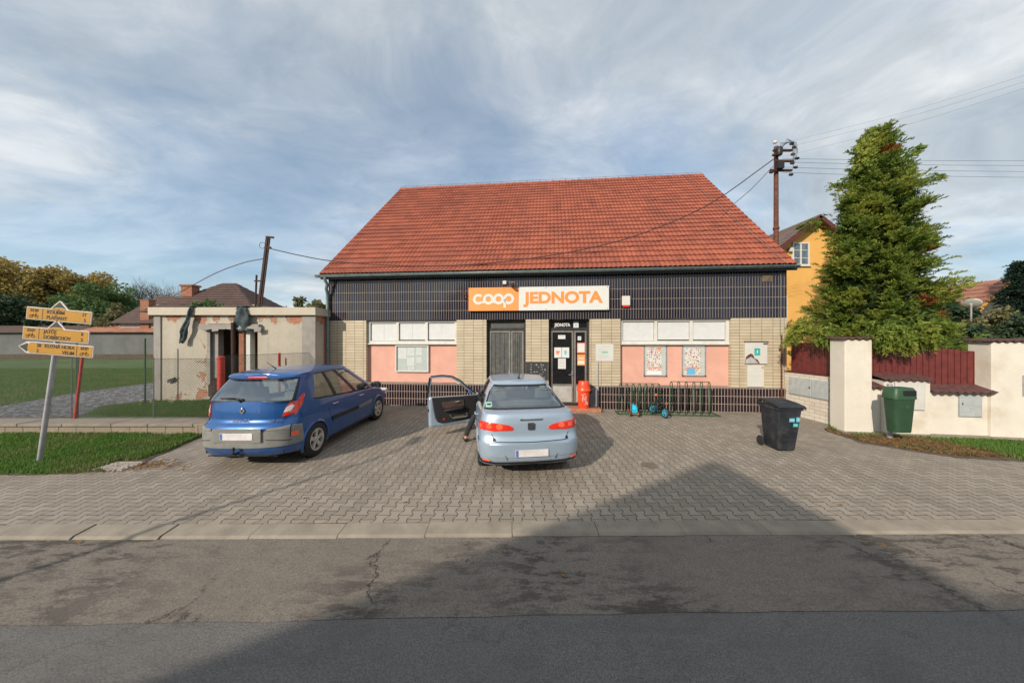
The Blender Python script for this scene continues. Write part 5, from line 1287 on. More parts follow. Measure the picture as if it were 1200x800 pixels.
def both(rows_fn, mb, close=True):
    """build right grid and mirrored left grid"""
    for sx in (1, -1):
        rws = [[(sx*p[0], p[1], p[2]) for p in r_] for r_ in rows_fn]
        if sx < 0: rws = [r_[::-1] for r_ in rws]
        mb.grid(rws)
def patch(car, name, m, par, strips, off=.006, sides=(1, -1), nt=10, nf=14, edge=True, skip=None, **kw):
    """strips on the greenhouse: (phi0 at base, phi1 at base, phi0 at top, phi1 at top, t0, t1)"""
    for sx in sides:
        mb = MB()
        for (a0, a1, b0, b1, t0, t1) in strips:
            rws = []
            for q in range(nt+1):
                t = t0+(t1-t0)*q/nt; f0 = a0+(b0-a0)*(t-t0)/(t1-t0); f1 = a1+(b1-a1)*(t-t0)/(t1-t0); row = []
                for k in range(nf+1):
                    ph = f0+(f1-f0)*k/nf; p = car.G(ph, t) + car.GN(ph, t)*off
                    if k in (0, nf) or (q in (0, nt) and edge): pass
                    row.append((sx*p.x, p.y, p.z))
                row = [(sx*(lambda v: v.x)(car.G(f0, t)-car.GN(f0, t)*.02), *(car.G(f0, t)-car.GN(f0, t)*.02)[1:])] + row + [(sx*(car.G(f1, t)-car.GN(f1, t)*.02).x, *(car.G(f1, t)-car.GN(f1, t)*.02)[1:])]
                rws.append(row if sx > 0 else row[::-1])
            mb.grid(rws)
        mb.build(name, m, par, smooth=True, angle=50, **kw)
def rearpatch(car, name, m, par, poly, off=.006, thick=.012, sides=(1, -1), nz=12, nc=14):
    """poly in (arc, z); y-monotone outline wrapped on the rear surface"""
    out = []
    for sx in sides:
        zs_ = [p[1] for p in poly]; za, zb_ = min(zs_)+1e-4, max(zs_)-1e-4; rws = []
        for q in range(nz+1):
            z = za+(zb_-za)*q/nz; hit = []
            for k in range(len(poly)):
                (x1, y1), (x2, y2) = poly[k], poly[(k+1) % len(poly)]
                if (y1 <= z) != (y2 <= z): hit.append(x1+(z-y1)*(x2-x1)/(y2-y1))
            if len(hit) < 2: continue
            s0, s1 = min(hit), max(hit); row = []
            def pt(sa, o_):
                p = car.PZ(sa, z); q2 = car.PZ(sa+.01, z) if sa >= 0 else car.PZ(sa-.01, z); tg = (q2-p); 
                nn = Vector((tg.y, -tg.x, 0)).normalized() if tg.length > 1e-6 else Vector((0, -1, 0)); p = p+nn*o_
                return (sx*p.x*(1 if sa >= 0 else -1), p.y, p.z)
            row = [pt(s0, off-thick)] + [pt(s0+(s1-s0)*k/nc, off) for k in range(nc+1)] + [pt(s1, off-thick)]
            rws.append(row if sx > 0 else row[::-1])
        r0 = [(x, y+thick*1.2, z) for x, y, z in rws[0]]; r1 = [(x, y+thick*1.2, z) for x, y, z in rws[-1]]
        mb = MB(); mb.grid([r0]+rws+[r1]); out.append(mb.build(name, m, par, smooth=True, angle=50))
    return out
def wheel(par, x, y, r, wd, side, spokes=5, rimr=.62, steer=0, cover=False):
    mb = MB(); h = wd/2
    mb.lathe([(r*.64, -h*.85), (r*.80, -h), (r*.95, -h*.85), (r, -h*.55), (r, h*.55), (r*.95, h*.85), (r*.80, h), (r*.64, h*.85), (r*.62, 0), (r*.64, -h*.85)], n=40, axis='X')
    w_ = mb.build('wheel', 'rubber', par, smooth=True, angle=50); w_.location = (x, y, r-.004); w_.rotation_euler = (0, 0, steer)
    mb = MB(); R0 = r*rimr; o_ = side
    mb.lathe([(R0*1.06, o_*h*.82), (R0*1.03, o_*h*.90), (R0*.93, o_*h*.86), (R0*.90, o_*h*.4), (R0*.90, -o_*h*.5)], n=40, axis='X')
    for k in range(spokes):
        a = 2*math.pi*k/spokes+.3; d = Vector((0, math.cos(a), math.sin(a))); t = Vector((0, -math.sin(a), math.cos(a)))
        for f0, f1, w0, w1 in ((.05, .5, .20, .15), (.5, .95, .15, .24)):
            c0, c1 = d*R0*f0, d*R0*f1; ox0, ox1 = o_*h*(.70 if f0 < .2 else .78), o_*h*(.78 if f0 < .2 else .82)
            vs = [c0-t*R0*w0+Vector((ox0, 0, 0)), c0+t*R0*w0+Vector((ox0, 0, 0)), c1+t*R0*w1+Vector((ox1, 0, 0)), c1-t*R0*w1+Vector((ox1, 0, 0))]
            vs += [v-Vector((o_*.03, 0, 0)) for v in vs]; mb.add(vs, [(0, 1, 2, 3), (7, 6, 5, 4), (0, 4, 5, 1), (1, 5, 6, 2), (2, 6, 7, 3), (3, 7, 4, 0)])
    mb.lathe([(0, o_*h*.86), (R0*.2, o_*h*.84), (R0*.24, o_*h*.7)], n=16, axis='X')
    mb.build('rim', 'rim_metal', w_, smooth=True, angle=35)
    mb = MB(); mb.lathe([(0, o_*h*.35), (R0*.89, o_*h*.30)], n=32, axis='X'); mb.build('brake_disc', 'rust_dark', w_)
    return w_
def seat(par, x, y, z, m='interior_grey', back=.62, rear=False):
    mb = MB(); n_ = 8; rws = []
    prof = [(.0, .0), (.12, .03), (.30, .05), (.46, .03), (.50, -.06)]
    def pad(path, w_, th):
        rr = []
        for (yy, zz, tt) in path:
            rr.append([(x+(w_+.02*math.cos(q*math.pi/4*1))*math.cos(q*math.pi/8)*1.0 if False else x+w_*max(-1, min(1, 1.25*math.cos(q*math.pi/8))), yy+tt[0]*max(-1, min(1, 1.25*math.sin(q*math.pi/8))), zz+tt[1]*max(-1, min(1, 1.25*math.sin(q*math.pi/8)))) for q in range(16)])
        mb.grid(rr, close=True); mb.add(rr[0], [tuple(range(16))]); mb.add(rr[-1], [tuple(range(16))[::-1]])
    w_ = .25 if not rear else .62
    pad([(y-.02, z+.0, (0, .07)), (y+.2, z+.02, (0, .08)), (y+.5, z+.05, (0, .07))], w_, .08)
    pad([(y-.02, z+.0, (.07, .01)), (y-.10, z+.35, (.065, .01)), (y-.17, z+back, (.05, .01))], w_*.95, .07)
    for hx in ([x] if not rear else [x-.40, x+.40]):
        rr = [[(hx+.13*max(-1, min(1, 1.3*math.cos(q*math.pi/8))), y-.19-zz*.2+.045*math.sin(q*math.pi/8), z+back+.06+zz) for q in range(16)] for zz in (0, .08, .17)]
        mb.grid(rr, close=True); mb.add(rr[-1], [tuple(range(16))])
    return mb.build('seat', m, par, smooth=True, angle=50)

def build_car(root, c, paintm, opendoor=None, rearglass='car_glass_rear', bumperm=None):
    cols = c.cols(); nt = 22; mb = MB(); c.cache = {}
    ts = [k/nt for k in range(nt+1)]
    grid = [[c.P(col, t) for col in cols] for t in ts]
    for sx in (1, -1):
        V = [(sx*p.x, p.y, p.z) for r_ in grid for p in r_]; Fs = []; nc = len(cols)
        for a in range(nt):
            for b_ in range(nc-1):
                if opendoor and sx == -1:
                    y0, y1 = cols[b_][1], cols[b_+1][1]
                    if cols[b_][0] == 's' and cols[b_+1][0] == 's' and y0 > opendoor[0]-.003 and y1 < opendoor[1]+.003 and grid[a][b_].z > c.sill+.04: continue
                f = (a*nc+b_, a*nc+b_+1, (a+1)*nc+b_+1, (a+1)*nc+b_); Fs.append(f if sx > 0 else f[::-1])
        mb.add(V, Fs)
    # deck : shoulder loop to greenhouse base
    nG = {'r': 18}; ncol = len(cols); nr = 18; nfnt = 12; nside = ncol-nr-nfnt
    top = grid[-1]; y0s, y1s = cols[nr][1], cols[nr+nside-1][1]
    gb_ = []
    for k, col in enumerate(cols):
        if col[0] == 'r': ph = col[1]
        elif col[0] == 's':
            g0, g1 = c.G(1, 0).y, c.G(2, 0).y; ph = 1 + min(1, max(0, (col[1]-g0)/(g1-g0)))
            if col[1] < g0: ph = 1-.12*min(1, (g0-col[1])/.5) if False else 1
        else: ph = 2+col[1]
        gb_.append(c.G(ph, -.015))
    nd = 8
    for sx in (1, -1):
        rws = []
        for q in range(nd+1):
            f = q/nd; row = []
            for k in range(ncol):
                p = top[k].lerp(gb_[k], f); dist = (top[k]-gb_[k]).length; p = p + Vector((0, 0, min(.06, dist*c.crown)*math.sin(math.pi*f)**.8 if f < 1 else 0)); row.append((sx*p.x, p.y, p.z))
            rws.append(row if sx > 0 else row[::-1])
        if opendoor and sx == -1:
            n0 = len(mb.v); mb.v += [tuple(p) for r_ in rws for p in r_]; nc = ncol
            for a in range(nd):
                for b_ in range(nc-1):
                    kk = nc-2-b_; y0, y1 = cols[kk][1], cols[kk+1][1]
                    if cols[kk][0] == 's' and cols[kk+1][0] == 's' and y0 > opendoor[0]-.003 and y1 < opendoor[1]+.003: continue
                    mb.f.append((n0+a*nc+b_, n0+a*nc+b_+1, n0+(a+1)*nc+b_+1, n0+(a+1)*nc+b_)); mb.mi.append(0)
        else: mb.grid(rws)
    # roof
    t0 = c.troof; N_ = 60; phs = [3*k/N_ for k in range(N_+1)]; ed = [c.G(p, t0)+c.GN(p, t0)*.004 for p in phs]; tp = [c.G(p, 1) for p in phs]
    yc_ = (c.G(0, 1).y+c.G(3, 1).y)/2; levels = [ed] + [[e.lerp(q, .6)+Vector((0, 0, .006)) for e, q in zip(ed, tp)]]
    for kf in (1., .9, .7, .4, .0):
        levels.append([Vector((p.x*kf, p.y, ip(p.y, c.g['zr'])+.022+c.rcrown*(1-kf**2))) if True else p for p in tp])
    for sx in (1, -1):
        rws = [[(sx*p.x, p.y, p.z) for p in r_] for r_ in levels]
        mb.grid([r_ if sx > 0 else r_[::-1] for r_ in rws])
    body = mb.build('body', paintm, root, smooth=True, angle=42)
    # wheel arch lips, liners, underbody
    for ya in (c.ya0, c.ya1):
        for sx in (1, -1):
            mb = MB(); rws = []
            for rr, dx_ in ((c.ra+.045, .0), (c.ra+.030, .018), (c.ra+.004, .020), (c.ra-.008, .0), (c.ra-.002, -.30)):
                row = []
                for k in range(25):
                    a = -.30 + (math.pi+.6)*k/24; y, z = ya+rr*math.cos(a), c.zc+rr*math.sin(a); z = max(z, c.sill-.01)
                    yq = min(max(y, ya-c.ra), ya+c.ra); xx = c.lw(max(z, .2))*c.plan(y) + dx_; row.append((sx*xx, y, z))
                rws.append(row if sx > 0 else row[::-1])
            mb.grid(rws[:4]); mb.build('arch_lip', paintm, body, smooth=True, angle=50)
            mb = MB(); mb.grid(rws[3:]); xx = c.lw(.5)-.28
            mb.add([(sx*xx, ya+c.ra*math.cos(math.pi*k/16)*1.02, c.zc+c.ra*1.02*math.sin(math.pi*k/16)) for k in range(17)]+[(sx*xx, ya-c.ra, c.sill), (sx*xx, ya+c.ra, c.sill)], [tuple(range(19))])
            mb.build('arch_liner', 'trim_black', body)
    mb = MB(); xw = c.lw(.4)-.05
    mb.box(-xw+.24, .16, c.sill+.02, xw-.24, c.L-.2, c.sill+.14); mb.box(-xw, c.ya0+c.ra+.02, c.sill+.004, xw, c.ya1-c.ra-.02, c.sill+.14); mb.box(-xw+.12, .14, c.zrb+.02, xw-.12, c.ya0-c.ra-.02, c.zrb+.10)
    mb.build('underbody', 'trim_black', body)
    # rear/side bulkheads inside so light does not leak
    mb = MB(); zi = c.inz
    mb.box(-xw+.06, .35 if c.hatch else .5, zi-.5, xw-.06, c.ya0+.25, zi-.02 if c.hatch else zi+.12); mb.box(-xw+.02, c.dash, .35, xw-.02, c.dash+.35, zi+.10); mb.box(-xw+.05, c.ya0+.2, .33, xw-.05, c.dash, .36)
    mb.tube([(-.37+.18*math.cos(k*.5236), c.dash-.10+.06*math.sin(k*.5236), zi+.02+.17*math.sin(k*.5236)) for k in range(13)], .014, 6, cap=False)
    mb.build('interior', 'interior_dark', body)
    seat(body, -.37, c.dash-.95, .42); seat(body, .37, c.dash-.95, .42); seat(body, 0, c.ya0+.42, .45, rear=True)
    # glass
    def gl(name, p0, p1, t0_, t1_, m_, sides, n_=18, inset=.0):
        for sx in sides:
            rws = [[(lambda v: (sx*v.x, v.y, v.z))(c.G(p0+(p1-p0)*k/n_, t0_+(t1_-t0_)*q/8)-c.GN(p0+(p1-p0)*k/n_, t0_+(t1_-t0_)*q/8)*inset) for k in range(n_+1)] for q in range(9)]
            mb_.grid([r_ if sx > 0 else r_[::-1] for r_ in rws])
    mb_ = MB(); gl('rear', 0, .93, -.01, c.troof+.01, 0, (1, -1)); mb_.build('rear_window', rearglass, body, smooth=True)
    mb_ = MB(); gl('front', 2.02, 3, -.01, c.troof+.01, 0, (1, -1)); mb_.build('windscreen', 'car_glass', body, smooth=True)
    for sx in (1, -1):
        for (a, b_) in c.sidewin:
            if opendoor and sx == -1 and a >= c.doorphi-.02: continue
            mb_ = MB(); gl('side', a, b_, -.01, c.troof+.01, 0, (sx,)); mb_.build('side_window', 'car_glass', body, smooth=True)
    return body

# ---- blue people carrier ----------------------------------------------------------
c = Car(L=4.42, ya0=.80, ya1=3.56, ra=.355, zc=.30, sill=.20, zrb=.27, zfb=.22, rc=.46, fc=.55, re=.70, fe=.72, crown=.10, rcrown=.035, hatch=True, inz=.90, dash=3.05,
        W=[(0, .80), (.2, .81), (.35, .825), (.6, .838), (.8, .835), (.95, .825), (1.17, .79), (1.34, .715)],
        YR=[(0, .10), (.27, .06), (.36, .01), (.45, 0), (.72, 0), (.78, .025), (.83, .09), (1.0, .105), (1.17, .13), (1.34, .27)],
        YF=[(0, 4.3), (.3, 4.42), (.6, 4.42), (.75, 4.38), (.9, 4.25), (1.2, 3.9)],
        ZS=[(0, 1.17), (.5, 1.15), (1.0, 1.07), (2.0, 1.00), (3.2, .93), (3.6, .88), (4.0, .80), (4.42, .68)], doors=[1.55, 2.45, 3.30], troof=.93,
        g=dict(w0=.765, w1=.65, yr0=.14, yr1=.50, yf0=3.65, yf1=2.35, rc0=.32, rc1=.26, fc=.35, re=.55, zb=[(0, 1.165), (.5, 1.15), (1.0, 1.075), (2.0, 1.01), (3.2, .95), (3.7, .93)], zr=[(.4, 1.545), (.9, 1.60), (1.7, 1.63), (2.3, 1.60), (2.7, 1.56)]),
        sidewin=[(1.12, 1.36), (1.40, 1.66), (1.70, 1.98)], doorphi=9)
bc = thing('blue_car', 'blue family hatchback parked by the grass with grey rear bumper', 'car', (-4.58, 5.12, 0), R(.5))
bd = build_car(bc, c, 'paint_blue')
patch(c, 'rear_pillar', 'paint_blue', bd, [(.86, 1.12, .84, 1.16, 0, c.troof)], off=.010)
patch(c, 'glass_border', 'trim_black', bd, [(.74, .87, .74, .86, 0, .93)], off=.006)
patch(c, 'pillar', 'trim_black', bd, [(1.36, 1.40, 1.35, 1.39, 0, .94), (1.655, 1.70, 1.62, 1.68, 0, .94)], off=.006)
patch(c, 'front_pillar', 'paint_blue', bd, [(1.97, 2.10, 1.93, 2.10, 0, .95)], off=.010)
patch(c, 'window_trim', 'trim_black', bd, [(1.10, 2.0, 1.10, 2.0, -.02, .035), (1.10, 2.0, 1.10, 2.0, .90, .94)], off=.008, nt=2, nf=30)
patch(c, 'hatch_trim', 'trim_black', bd, [(0, .8, 0, .8, -.01, .045), (0, .8, 0, .8, .885, .935)], off=.005, nt=2)
mb = MB()    # roof spoiler and high brake light
rws = []
for t, lift, back in ((.90, .0, .0), (.965, .0, -.07), (1.03, .018, -.06), (1.04, .035, .06), (1.04, .022, .22)):
    row = []
    for k in range(-12, 13):
        f = k/12; p = c.G(abs(f)*.86, min(1, t)); row.append(((1 if f > 0 else -1)*p.x*1.0, p.y+back, p.z+lift))
    rws.append(row)
mb.grid(rws); mb.build('roof_spoiler', 'paint_blue', bd, smooth=True, angle=60)
p = c.G(0, 1); mb = MB(); mb.box(-.17, p.y-.085, p.z-.022, .17, p.y-.06, p.z+.008); mb.build('brake_light', 'lamp_red', bd, bevel=.004)
# rear lights
rl = rearpatch(c, 'rear_light', 'lamp_red', bd, [(.62, .90), (.82, .92), (.93, 1.10), (.94, 1.23), (.88, 1.26), (.76, 1.21), (.66, 1.06)], off=.014)
for sx, par in zip((1, -1), rl): rearpatch(c, 'clear_lens', 'lamp_clear', par, [(.635, .975), (.73, .98), (.78, 1.07), (.74, 1.10), (.67, 1.06)], off=.018, thick=.008, sides=(sx,))
# grey bumper band, plate recess, blue apron stays body colour
bp = rearpatch(c, 'bumper', 'bumper_grey', bd, [(0, .42), (1.02, .42), (1.04, .50), (1.00, .76), (.80, .765), (.79, .75), (.46, .745), (.46, .70), (0, .70)], off=.016)
mb = MB()
for sx in (1, -1):
    for p_, w_ in ((.30, .0),): pass
rearpatch(c, 'bumper_crease', 'trim_black', bp[0], [(.46, .545), (.80, .50), (.82, .51), (.46, .556)], off=.0175, thick=.004)
for o_ in rearpatch(c, 'bumper_gap', 'trim_black', bp[0], [(.785, .56), (.80, .56), (.80, .77), (.785, .77)], off=.0175, thick=.004): pass
rearpatch(c, 'reflector', 'lamp_bright', bp[0], [(.80, .565), (.92, .565), (.92, .64), (.80, .64)], off=.02)
def flat(nm, m, par, x0, x1, z0, z1, y, th=.008, bev=.002, ry=0):
    mb = MB(); mb.box(-(x1-x0)/2, -th, -(z1-z0)/2, (x1-x0)/2, 0, (z1-z0)/2); o = mb.build(nm, m, par, bevel=bev); o.location = ((x0+x1)/2, y, (z0+z1)/2); o.rotation_euler = (ry, 0, 0); return o
flat('plate_surround', 'bumper_grey', bd, -.40, .40, .52, .745, -.008, .012)
pl = flat('number_plate', 'plate_white', bd, -.27, .27, .56, .675, -.022, .006); flat('plate_edge', 'plate_blue', pl, -.264, -.225, -.052, .052, -.0065, .0015, 0)
# hatch shut lines
rearpatch(c, 'shut_line', 'trim_black', bd, [(.655, .79), (.665, .79), (.70, 1.05), (.79, 1.24), (.78, 1.24), (.69, 1.05)], off=.004, thick=.004)
mb = MB(); p = c.G(0, .06); mb.tube([(-.05, p.y-.02, p.z), (-.09, p.y-.035, p.z+.03), (-.16, p.y+.0, p.z+.04), (-.46, p.y+.035, p.z+.035)], [.022, .018, .012, .007], 8); mb.lathe([(0, -.03), (.035, -.03), (.04, 0), (.03, .02)], (-.05, p.y-.0, p.z), 'Y', 12); mb.build('wiper', 'trim_black', bd, smooth=True)
yy = c.PZ(0, 1.0).y
mb = MB(); mb.prism([(0, -.06), (.045, 0), (0, .06), (-.045, 0)], lambda a_, b3, h: (a_, h, b3+1.02), yy-.018, yy-.0); em = mb.build('emblem', 'chrome', bd, bevel=.006); mb = MB(); mb.prism([(0, -.028), (.018, 0), (0, .028), (-.018, 0)], lambda a_, b3, h: (a_, h, b3+1.02), yy-.0195, yy-.0175); mb.build('emblem_centre', 'trim_black', em)
text('SCENIC', .062, 'chrome', bd, (0, yy-.035, .855), bold=.001, sx=1.4); text('1.9 dCi', .062, 'chrome', bd, (.555, yy+.004, .855), rot=(R(90), 0, R(14)), bold=.002)
mb = MB(); mb.box(-.07, yy-.03, .78, .07, yy+.02, .80); mb.build('hatch_release', 'trim_black', bd)
mb = MB(); mb.tube([(0, .35, .36), (0, .10, .34), (0, -.04, .335), (0, -.075, .36), (0, -.075, .42)], [.022, .022, .02, .016, .016], 10); mb.lathe([(0, -.028), (.018, -.024), (.027, 0), (.018, .022), (0, .026)], (0, -.075, .435), 'Z', 14); mb.build('tow_bar', 'trim_black', bd, smooth=True)
# side mouldings, door lines, handles, mirrors, fuel flap
def sidep(car, y, z, o_=0.0): x = car.lw(z)*car.plan(y); return Vector((x+o_, y, z))
def sideline(car, nm, m, par, pts, w_, th, sides=(1, -1)):
    for sx in sides:
        mb = MB(); rws = []
        for (y, z), (y2, z2) in zip(pts, pts[1:]+[pts[-1]]):
            if (y2, z2) == (y, z): y0_, z0_ = pts[-2]; dy_, dz_ = y-y0_, z-z0_
            else: dy_, dz_ = y2-y, z2-z
            l_ = math.hypot(dy_, dz_); ny, nz_ = -dz_/l_, dy_/l_
            a = sidep(car, y+ny*w_/2, z+nz_*w_/2, th); b_ = sidep(car, y-ny*w_/2, z-nz_*w_/2, th); a0 = sidep(car, y+ny*w_/2, z+nz_*w_/2, -.01); b0 = sidep(car, y-ny*w_/2, z-nz_*w_/2, -.01)
            rws.append([(sx*q.x, q.y, q.z) for q in (a0, a, b_, b0)])
        mb.grid(rws); mb.build(nm, m, par, smooth=False)
sideline(c, 'side_moulding', 'trim_black', bd, [(1.30, .60), (2.36, .60)], .075, .02); sideline(c, 'side_moulding', 'bumper_grey', bd, [(2.40, .60), (3.12, .62)], .075, .02)
for pts in ([(1.20, .80), (1.16, 1.03)], [(1.20, .80), (1.32, .55), (1.34, .24)], [(2.38, .24), (2.38, .985)], [(3.18, .24), (3.24, .6), (3.22, .93)]): sideline(c, 'door_gap', 'trim_black', bd, pts, .009, .002)
sideline(c, 'sill_moulding', 'trim_black', bd, [(1.24, .225), (3.15, .225)], .05, .010)
def handle(car, y, z, par, m, sides=(1, -1)):
    for sx in sides:
        mb = MB(); p = sidep(car, y, z, .0); mb.tube([(sx*(p.x-.01), y-.10, z), (sx*(p.x+.03), y-.08, z), (sx*(p.x+.035), y, z+.004), (sx*(p.x+.03), y+.08, z), (sx*(p.x-.01), y+.10, z)], [.010, .013, .014, .013, .010], 8); mb.build('handle', m, par, smooth=True)
handle(c, 1.42, .90, bd, 'chrome'); handle(c, 2.55, .875, bd, 'chrome')
def mirror(car, y, z, par, m, sides=(1, -1), sc=1.0):
    for sx in sides:
        mb = MB(); x0 = car.lw(.9)-.03; rws = []
        for f, w_, h_ in ((0, .02, .02), (.06, .05, .06), (.12, .075, .082), (.2, .075, .085), (.25, .055, .065), (.27, .02, .03)):
            rws.append([(sx*(x0+f*sc), y+w_*.9*math.cos(q*math.pi/8)*sc+.02, z+.03+h_*math.sin(q*math.pi/8)*sc) for q in range(16)])
        mb.grid(rws if sx > 0 else [r_[::-1] for r_ in rws], close=True); mo = mb.build('mirror', m, par, smooth=True, angle=60)
        mb = MB(); mb.box(sx*(x0+.05*sc) if sx > 0 else -(x0+.24*sc), y-.062*sc, z-.03, sx*(x0+.24*sc) if sx > 0 else -(x0+.05*sc), y-.05*sc, z+.09*sc); mb.build('mirror_glass', 'chrome', mo, bevel=.008)
mirror(c, 3.13, 1.02, bd, 'trim_black')
mb = MB(); mb.tube([(-.10, 1.0, 1.63), (-.10, .97, 1.67), (-.14, .80, 1.80)], [.018, .01, .004], 8); mb.build('aerial', 'trim_black', bd, smooth=True)
for x, y, sd in ((.80, c.ya0, 1), (-.80, c.ya0, -1), (.80, c.ya1, 1), (-.80, c.ya1, -1)): wheel(bc, x*.93, y, .325, .20, sd, spokes=5, steer=R(-3) if y > 2 else 0)
mb = MB(); mb.box(-.5, .02, .28, .5, .03, .30); mb.build('exhaust_line', 'trim_black', bd)
# headlights at the front
for sx in (1, -1):
    mb = MB(); mb.obox((sx*.66, 4.25, .70), (.13, 0, 0), (0, .10, .02), (0, -.03, .07)); mb.build('headlight', 'lamp_clear', bd, bevel=.02)

# ---- silver blue saloon -----------------------------------------------------------
c = Car(L=4.28, ya0=.84, ya1=3.45, ra=.335, zc=.285, sill=.20, zrb=.27, zfb=.20, rc=.34, fc=.55, re=.60, fe=.72, crown=.08, rcrown=.03, hatch=False, inz=.86, dash=2.85,
        W=[(0, .79), (.2, .80), (.35, .835), (.55, .850), (.75, .845), (.9, .825), (1.1, .77)],
        YR=[(0, .16), (.27, .06), (.32, .015), (.42, .0), (.60, .0), (.66, .025), (.70, .055), (.90, .075), (1.0, .10), (1.1, .15)],
        YF=[(0, 4.2), (.3, 4.28), (.6, 4.28), (.75, 4.2), (.9, 4.0), (1.1, 3.7)],
        ZS=[(0, 1.035), (.4, 1.03), (1.0, .985), (2.0, .92), (3.0, .87), (3.5, .82), (3.9, .75), (4.28, .62)], doors=[1.80, 2.98], troof=.93,
        g=dict(w0=.735, w1=.54, yr0=.46, yr1=1.18, yf0=3.38, yf1=2.35, rc0=.28, rc1=.22, fc=.35, re=.55, zb=[(.3, 1.06), (.6, 1.045), (1.0, .995), (2.0, .93), (3.0, .885), (3.4, .88)], zr=[(1.0, 1.385), (1.5, 1.425), (1.9, 1.44), (2.4, 1.415), (2.6, 1.38)]),
        sidewin=[(1.06, 1.42), (1.46, 1.98)], doorphi=1.44)
sc_ = thing('silver_car', 'silver blue saloon parked before the shop with its driver door open', 'car', (.31, 4.80, 0), R(7.5))
sd = build_car(sc_, c, 'paint_silver', opendoor=(1.80, 2.98))
patch(c, 'rear_pillar', 'paint_silver', sd, [(.84, 1.06, .82, 1.20, 0, c.troof), (.84, .90, .64, .90, .66, c.troof)], off=.010)
patch(c, 'pillar', 'trim_black', sd, [(1.42, 1.47, 1.37, 1.42, 0, .94)], off=.006)
patch(c, 'front_pillar', 'paint_silver', sd, [(1.96, 2.08, 1.92, 2.08, 0, .95)], off=.010)
patch(c, 'window_trim', 'trim_black', sd, [(1.04, 2.0, 1.04, 2.0, -.02, .03), (1.06, 2.0, 1.12, 2.0, .90, .94)], off=.008, nt=2, nf=30)
patch(c, 'rear_window_trim', 'trim_black', sd, [(0, .85, 0, .84, -.015, .035), (0, .84, 0, .83, .88, .935), (.80, .86, .78, .85, 0, .93)], off=.005, nt=5)
out = [(.26, .735), (.70, .745), (.905, .765), (.935, .80), (.92, .855), (.80, .875), (.50, .865), (.30, .83), (.25, .78)]
rl = rearpatch(c, 'rear_light', 'lamp_red', sd, [(.285, .815), (.34, .795), (.60, .792), (.86, .80), (.955, .82), (.985, .85), (.97, .90), (.93, .925), (.80, .93), (.55, .915), (.36, .885), (.29, .855)], off=.014)
for sx, par in zip((1, -1), rl):
    for (ca, rr, m_) in ((.50, .045, 'lamp_bright'), (.66, .036, 'lamp_bright'), (.84, .040, 'lamp_clear' if sx > 0 else 'lamp_bright')):
        rearpatch(c, 'lens_ring', m_, par, [(ca+rr*1.2*math.cos(k*.5236), .862+rr*math.sin(k*.5236)) for k in range(12)], off=.0165, thick=.006, sides=(sx,), nz=8, nc=8)
    rearpatch(c, 'lamp_divider', 'trim_black', par, [(.745, .798), (.752, .798), (.752, .926), (.745, .926)], off=.0165, thick=.004, sides=(sx,))
rearpatch(c, 'shut_line', 'trim_black', sd, [(.55, .66), (.60, .64), (.61, .64), (.60, .70), (.63, .745), (.622, .745), (.59, .70)], off=.004, thick=.004)
rearpatch(c, 'shut_line', 'trim_black', sd, [(0, .622), (.58, .636), (.58, .646), (0, .632)], off=.005, thick=.005)
rearpatch(c, 'bumper', 'paint_silver', sd, [(0, .40), (1.18, .40), (1.20, .60), (1.15, .625), (.62, .625), (0, .61)], off=.010)
bl = rearpatch(c, 'bumper_lip', 'trim_black', sd, [(0, .275), (1.14, .30), (1.18, .355), (.90, .35), (.62, .325), (0, .325)], off=.014)
rearpatch(c, 'reflector', 'lamp_bright', bl[0], [(.65, .335), (.78, .342), (.78, .368), (.66, .362)], off=.018)
rearpatch(c, 'plate_recess_line', 'trim_black', sd, [(.385, .36), (.42, .44), (.412, .44), (.375, .36)], off=.012, thick=.004)
y6 = -.012
pl = flat('number_plate', 'plate_white', sd, -.26, .26, .41, .52, y6-.01, .006); flat('plate_edge', 'plate_blue', pl, -.254, -.215, -.05, .05, -.0065, .0015)
mb = MB(); yy = c.PZ(0, .965).y; mb.box(-.18, yy-.03, .955, .18, yy+.01, .98); mb.build('boot_strip', 'chrome', sd, bevel=.006)
yy = c.PZ(0, .80).y
mb = MB(); mb.box(-.05, yy-.022, .81, .05, yy+.02, .91); em = mb.build('emblem', 'ink', sd); em.rotation_euler = (0, 0, 0)
mb = MB()
for dz_, x0_, x1_ in ((.030, -.028, .038), (0, -.036, .036), (-.030, -.038, .028)): mb.obox(((x0_+x1_)/2, yy-.026, .86+dz_), ((x1_-x0_)/2, 0, .006), (0, .003, 0), (0, 0, .008))
mb.build('emblem_letter', 'chrome', em)
# sticker on the rear window, aerial
p = c.G(.62, .13); n_ = c.GN(.62, .13); mb = MB(); mb.obox((-p.x-n_.x*-.0, p.y, p.z+.02), (.055, -.008, 0), Vector((-n_.x, n_.y, n_.z))*.004, (0, .040, .036)); stc = mb.build('window_sticker', 'sticker_green', sd)
mb = MB(); mb.obox((-p.x, p.y-.007, p.z+.028), (.032, -.005, 0), Vector((-n_.x, n_.y, n_.z))*.003, (0, .010, .009)); mb.build('print', 'ink', stc)
mb = MB(); mb.tube([(0, 1.35, 1.46), (0, 1.32, 1.50), (0, 1.24, 1.60)], [.02, .012, .004], 8); mb.obox((0, 1.38, 1.462), (.025, 0, 0), (0, .05, 0), (0, 0, .014)); mb.build('aerial', 'trim_black', sd, smooth=True)
sideline(c, 'side_moulding', 'paint_silver', sd, [(1.32, .52), (1.84, .52)], .06, .014); sideline(c, 'side_moulding', 'paint_silver', sd, [(1.94, .52), (2.9, .52)], .06, .014, sides=(1,))
for pts in ([(1.32, .30), (1.30, .55), (1.16, .80), (1.12, .95)], ): sideline(c, 'door_gap', 'trim_black', sd, pts, .008, .002)
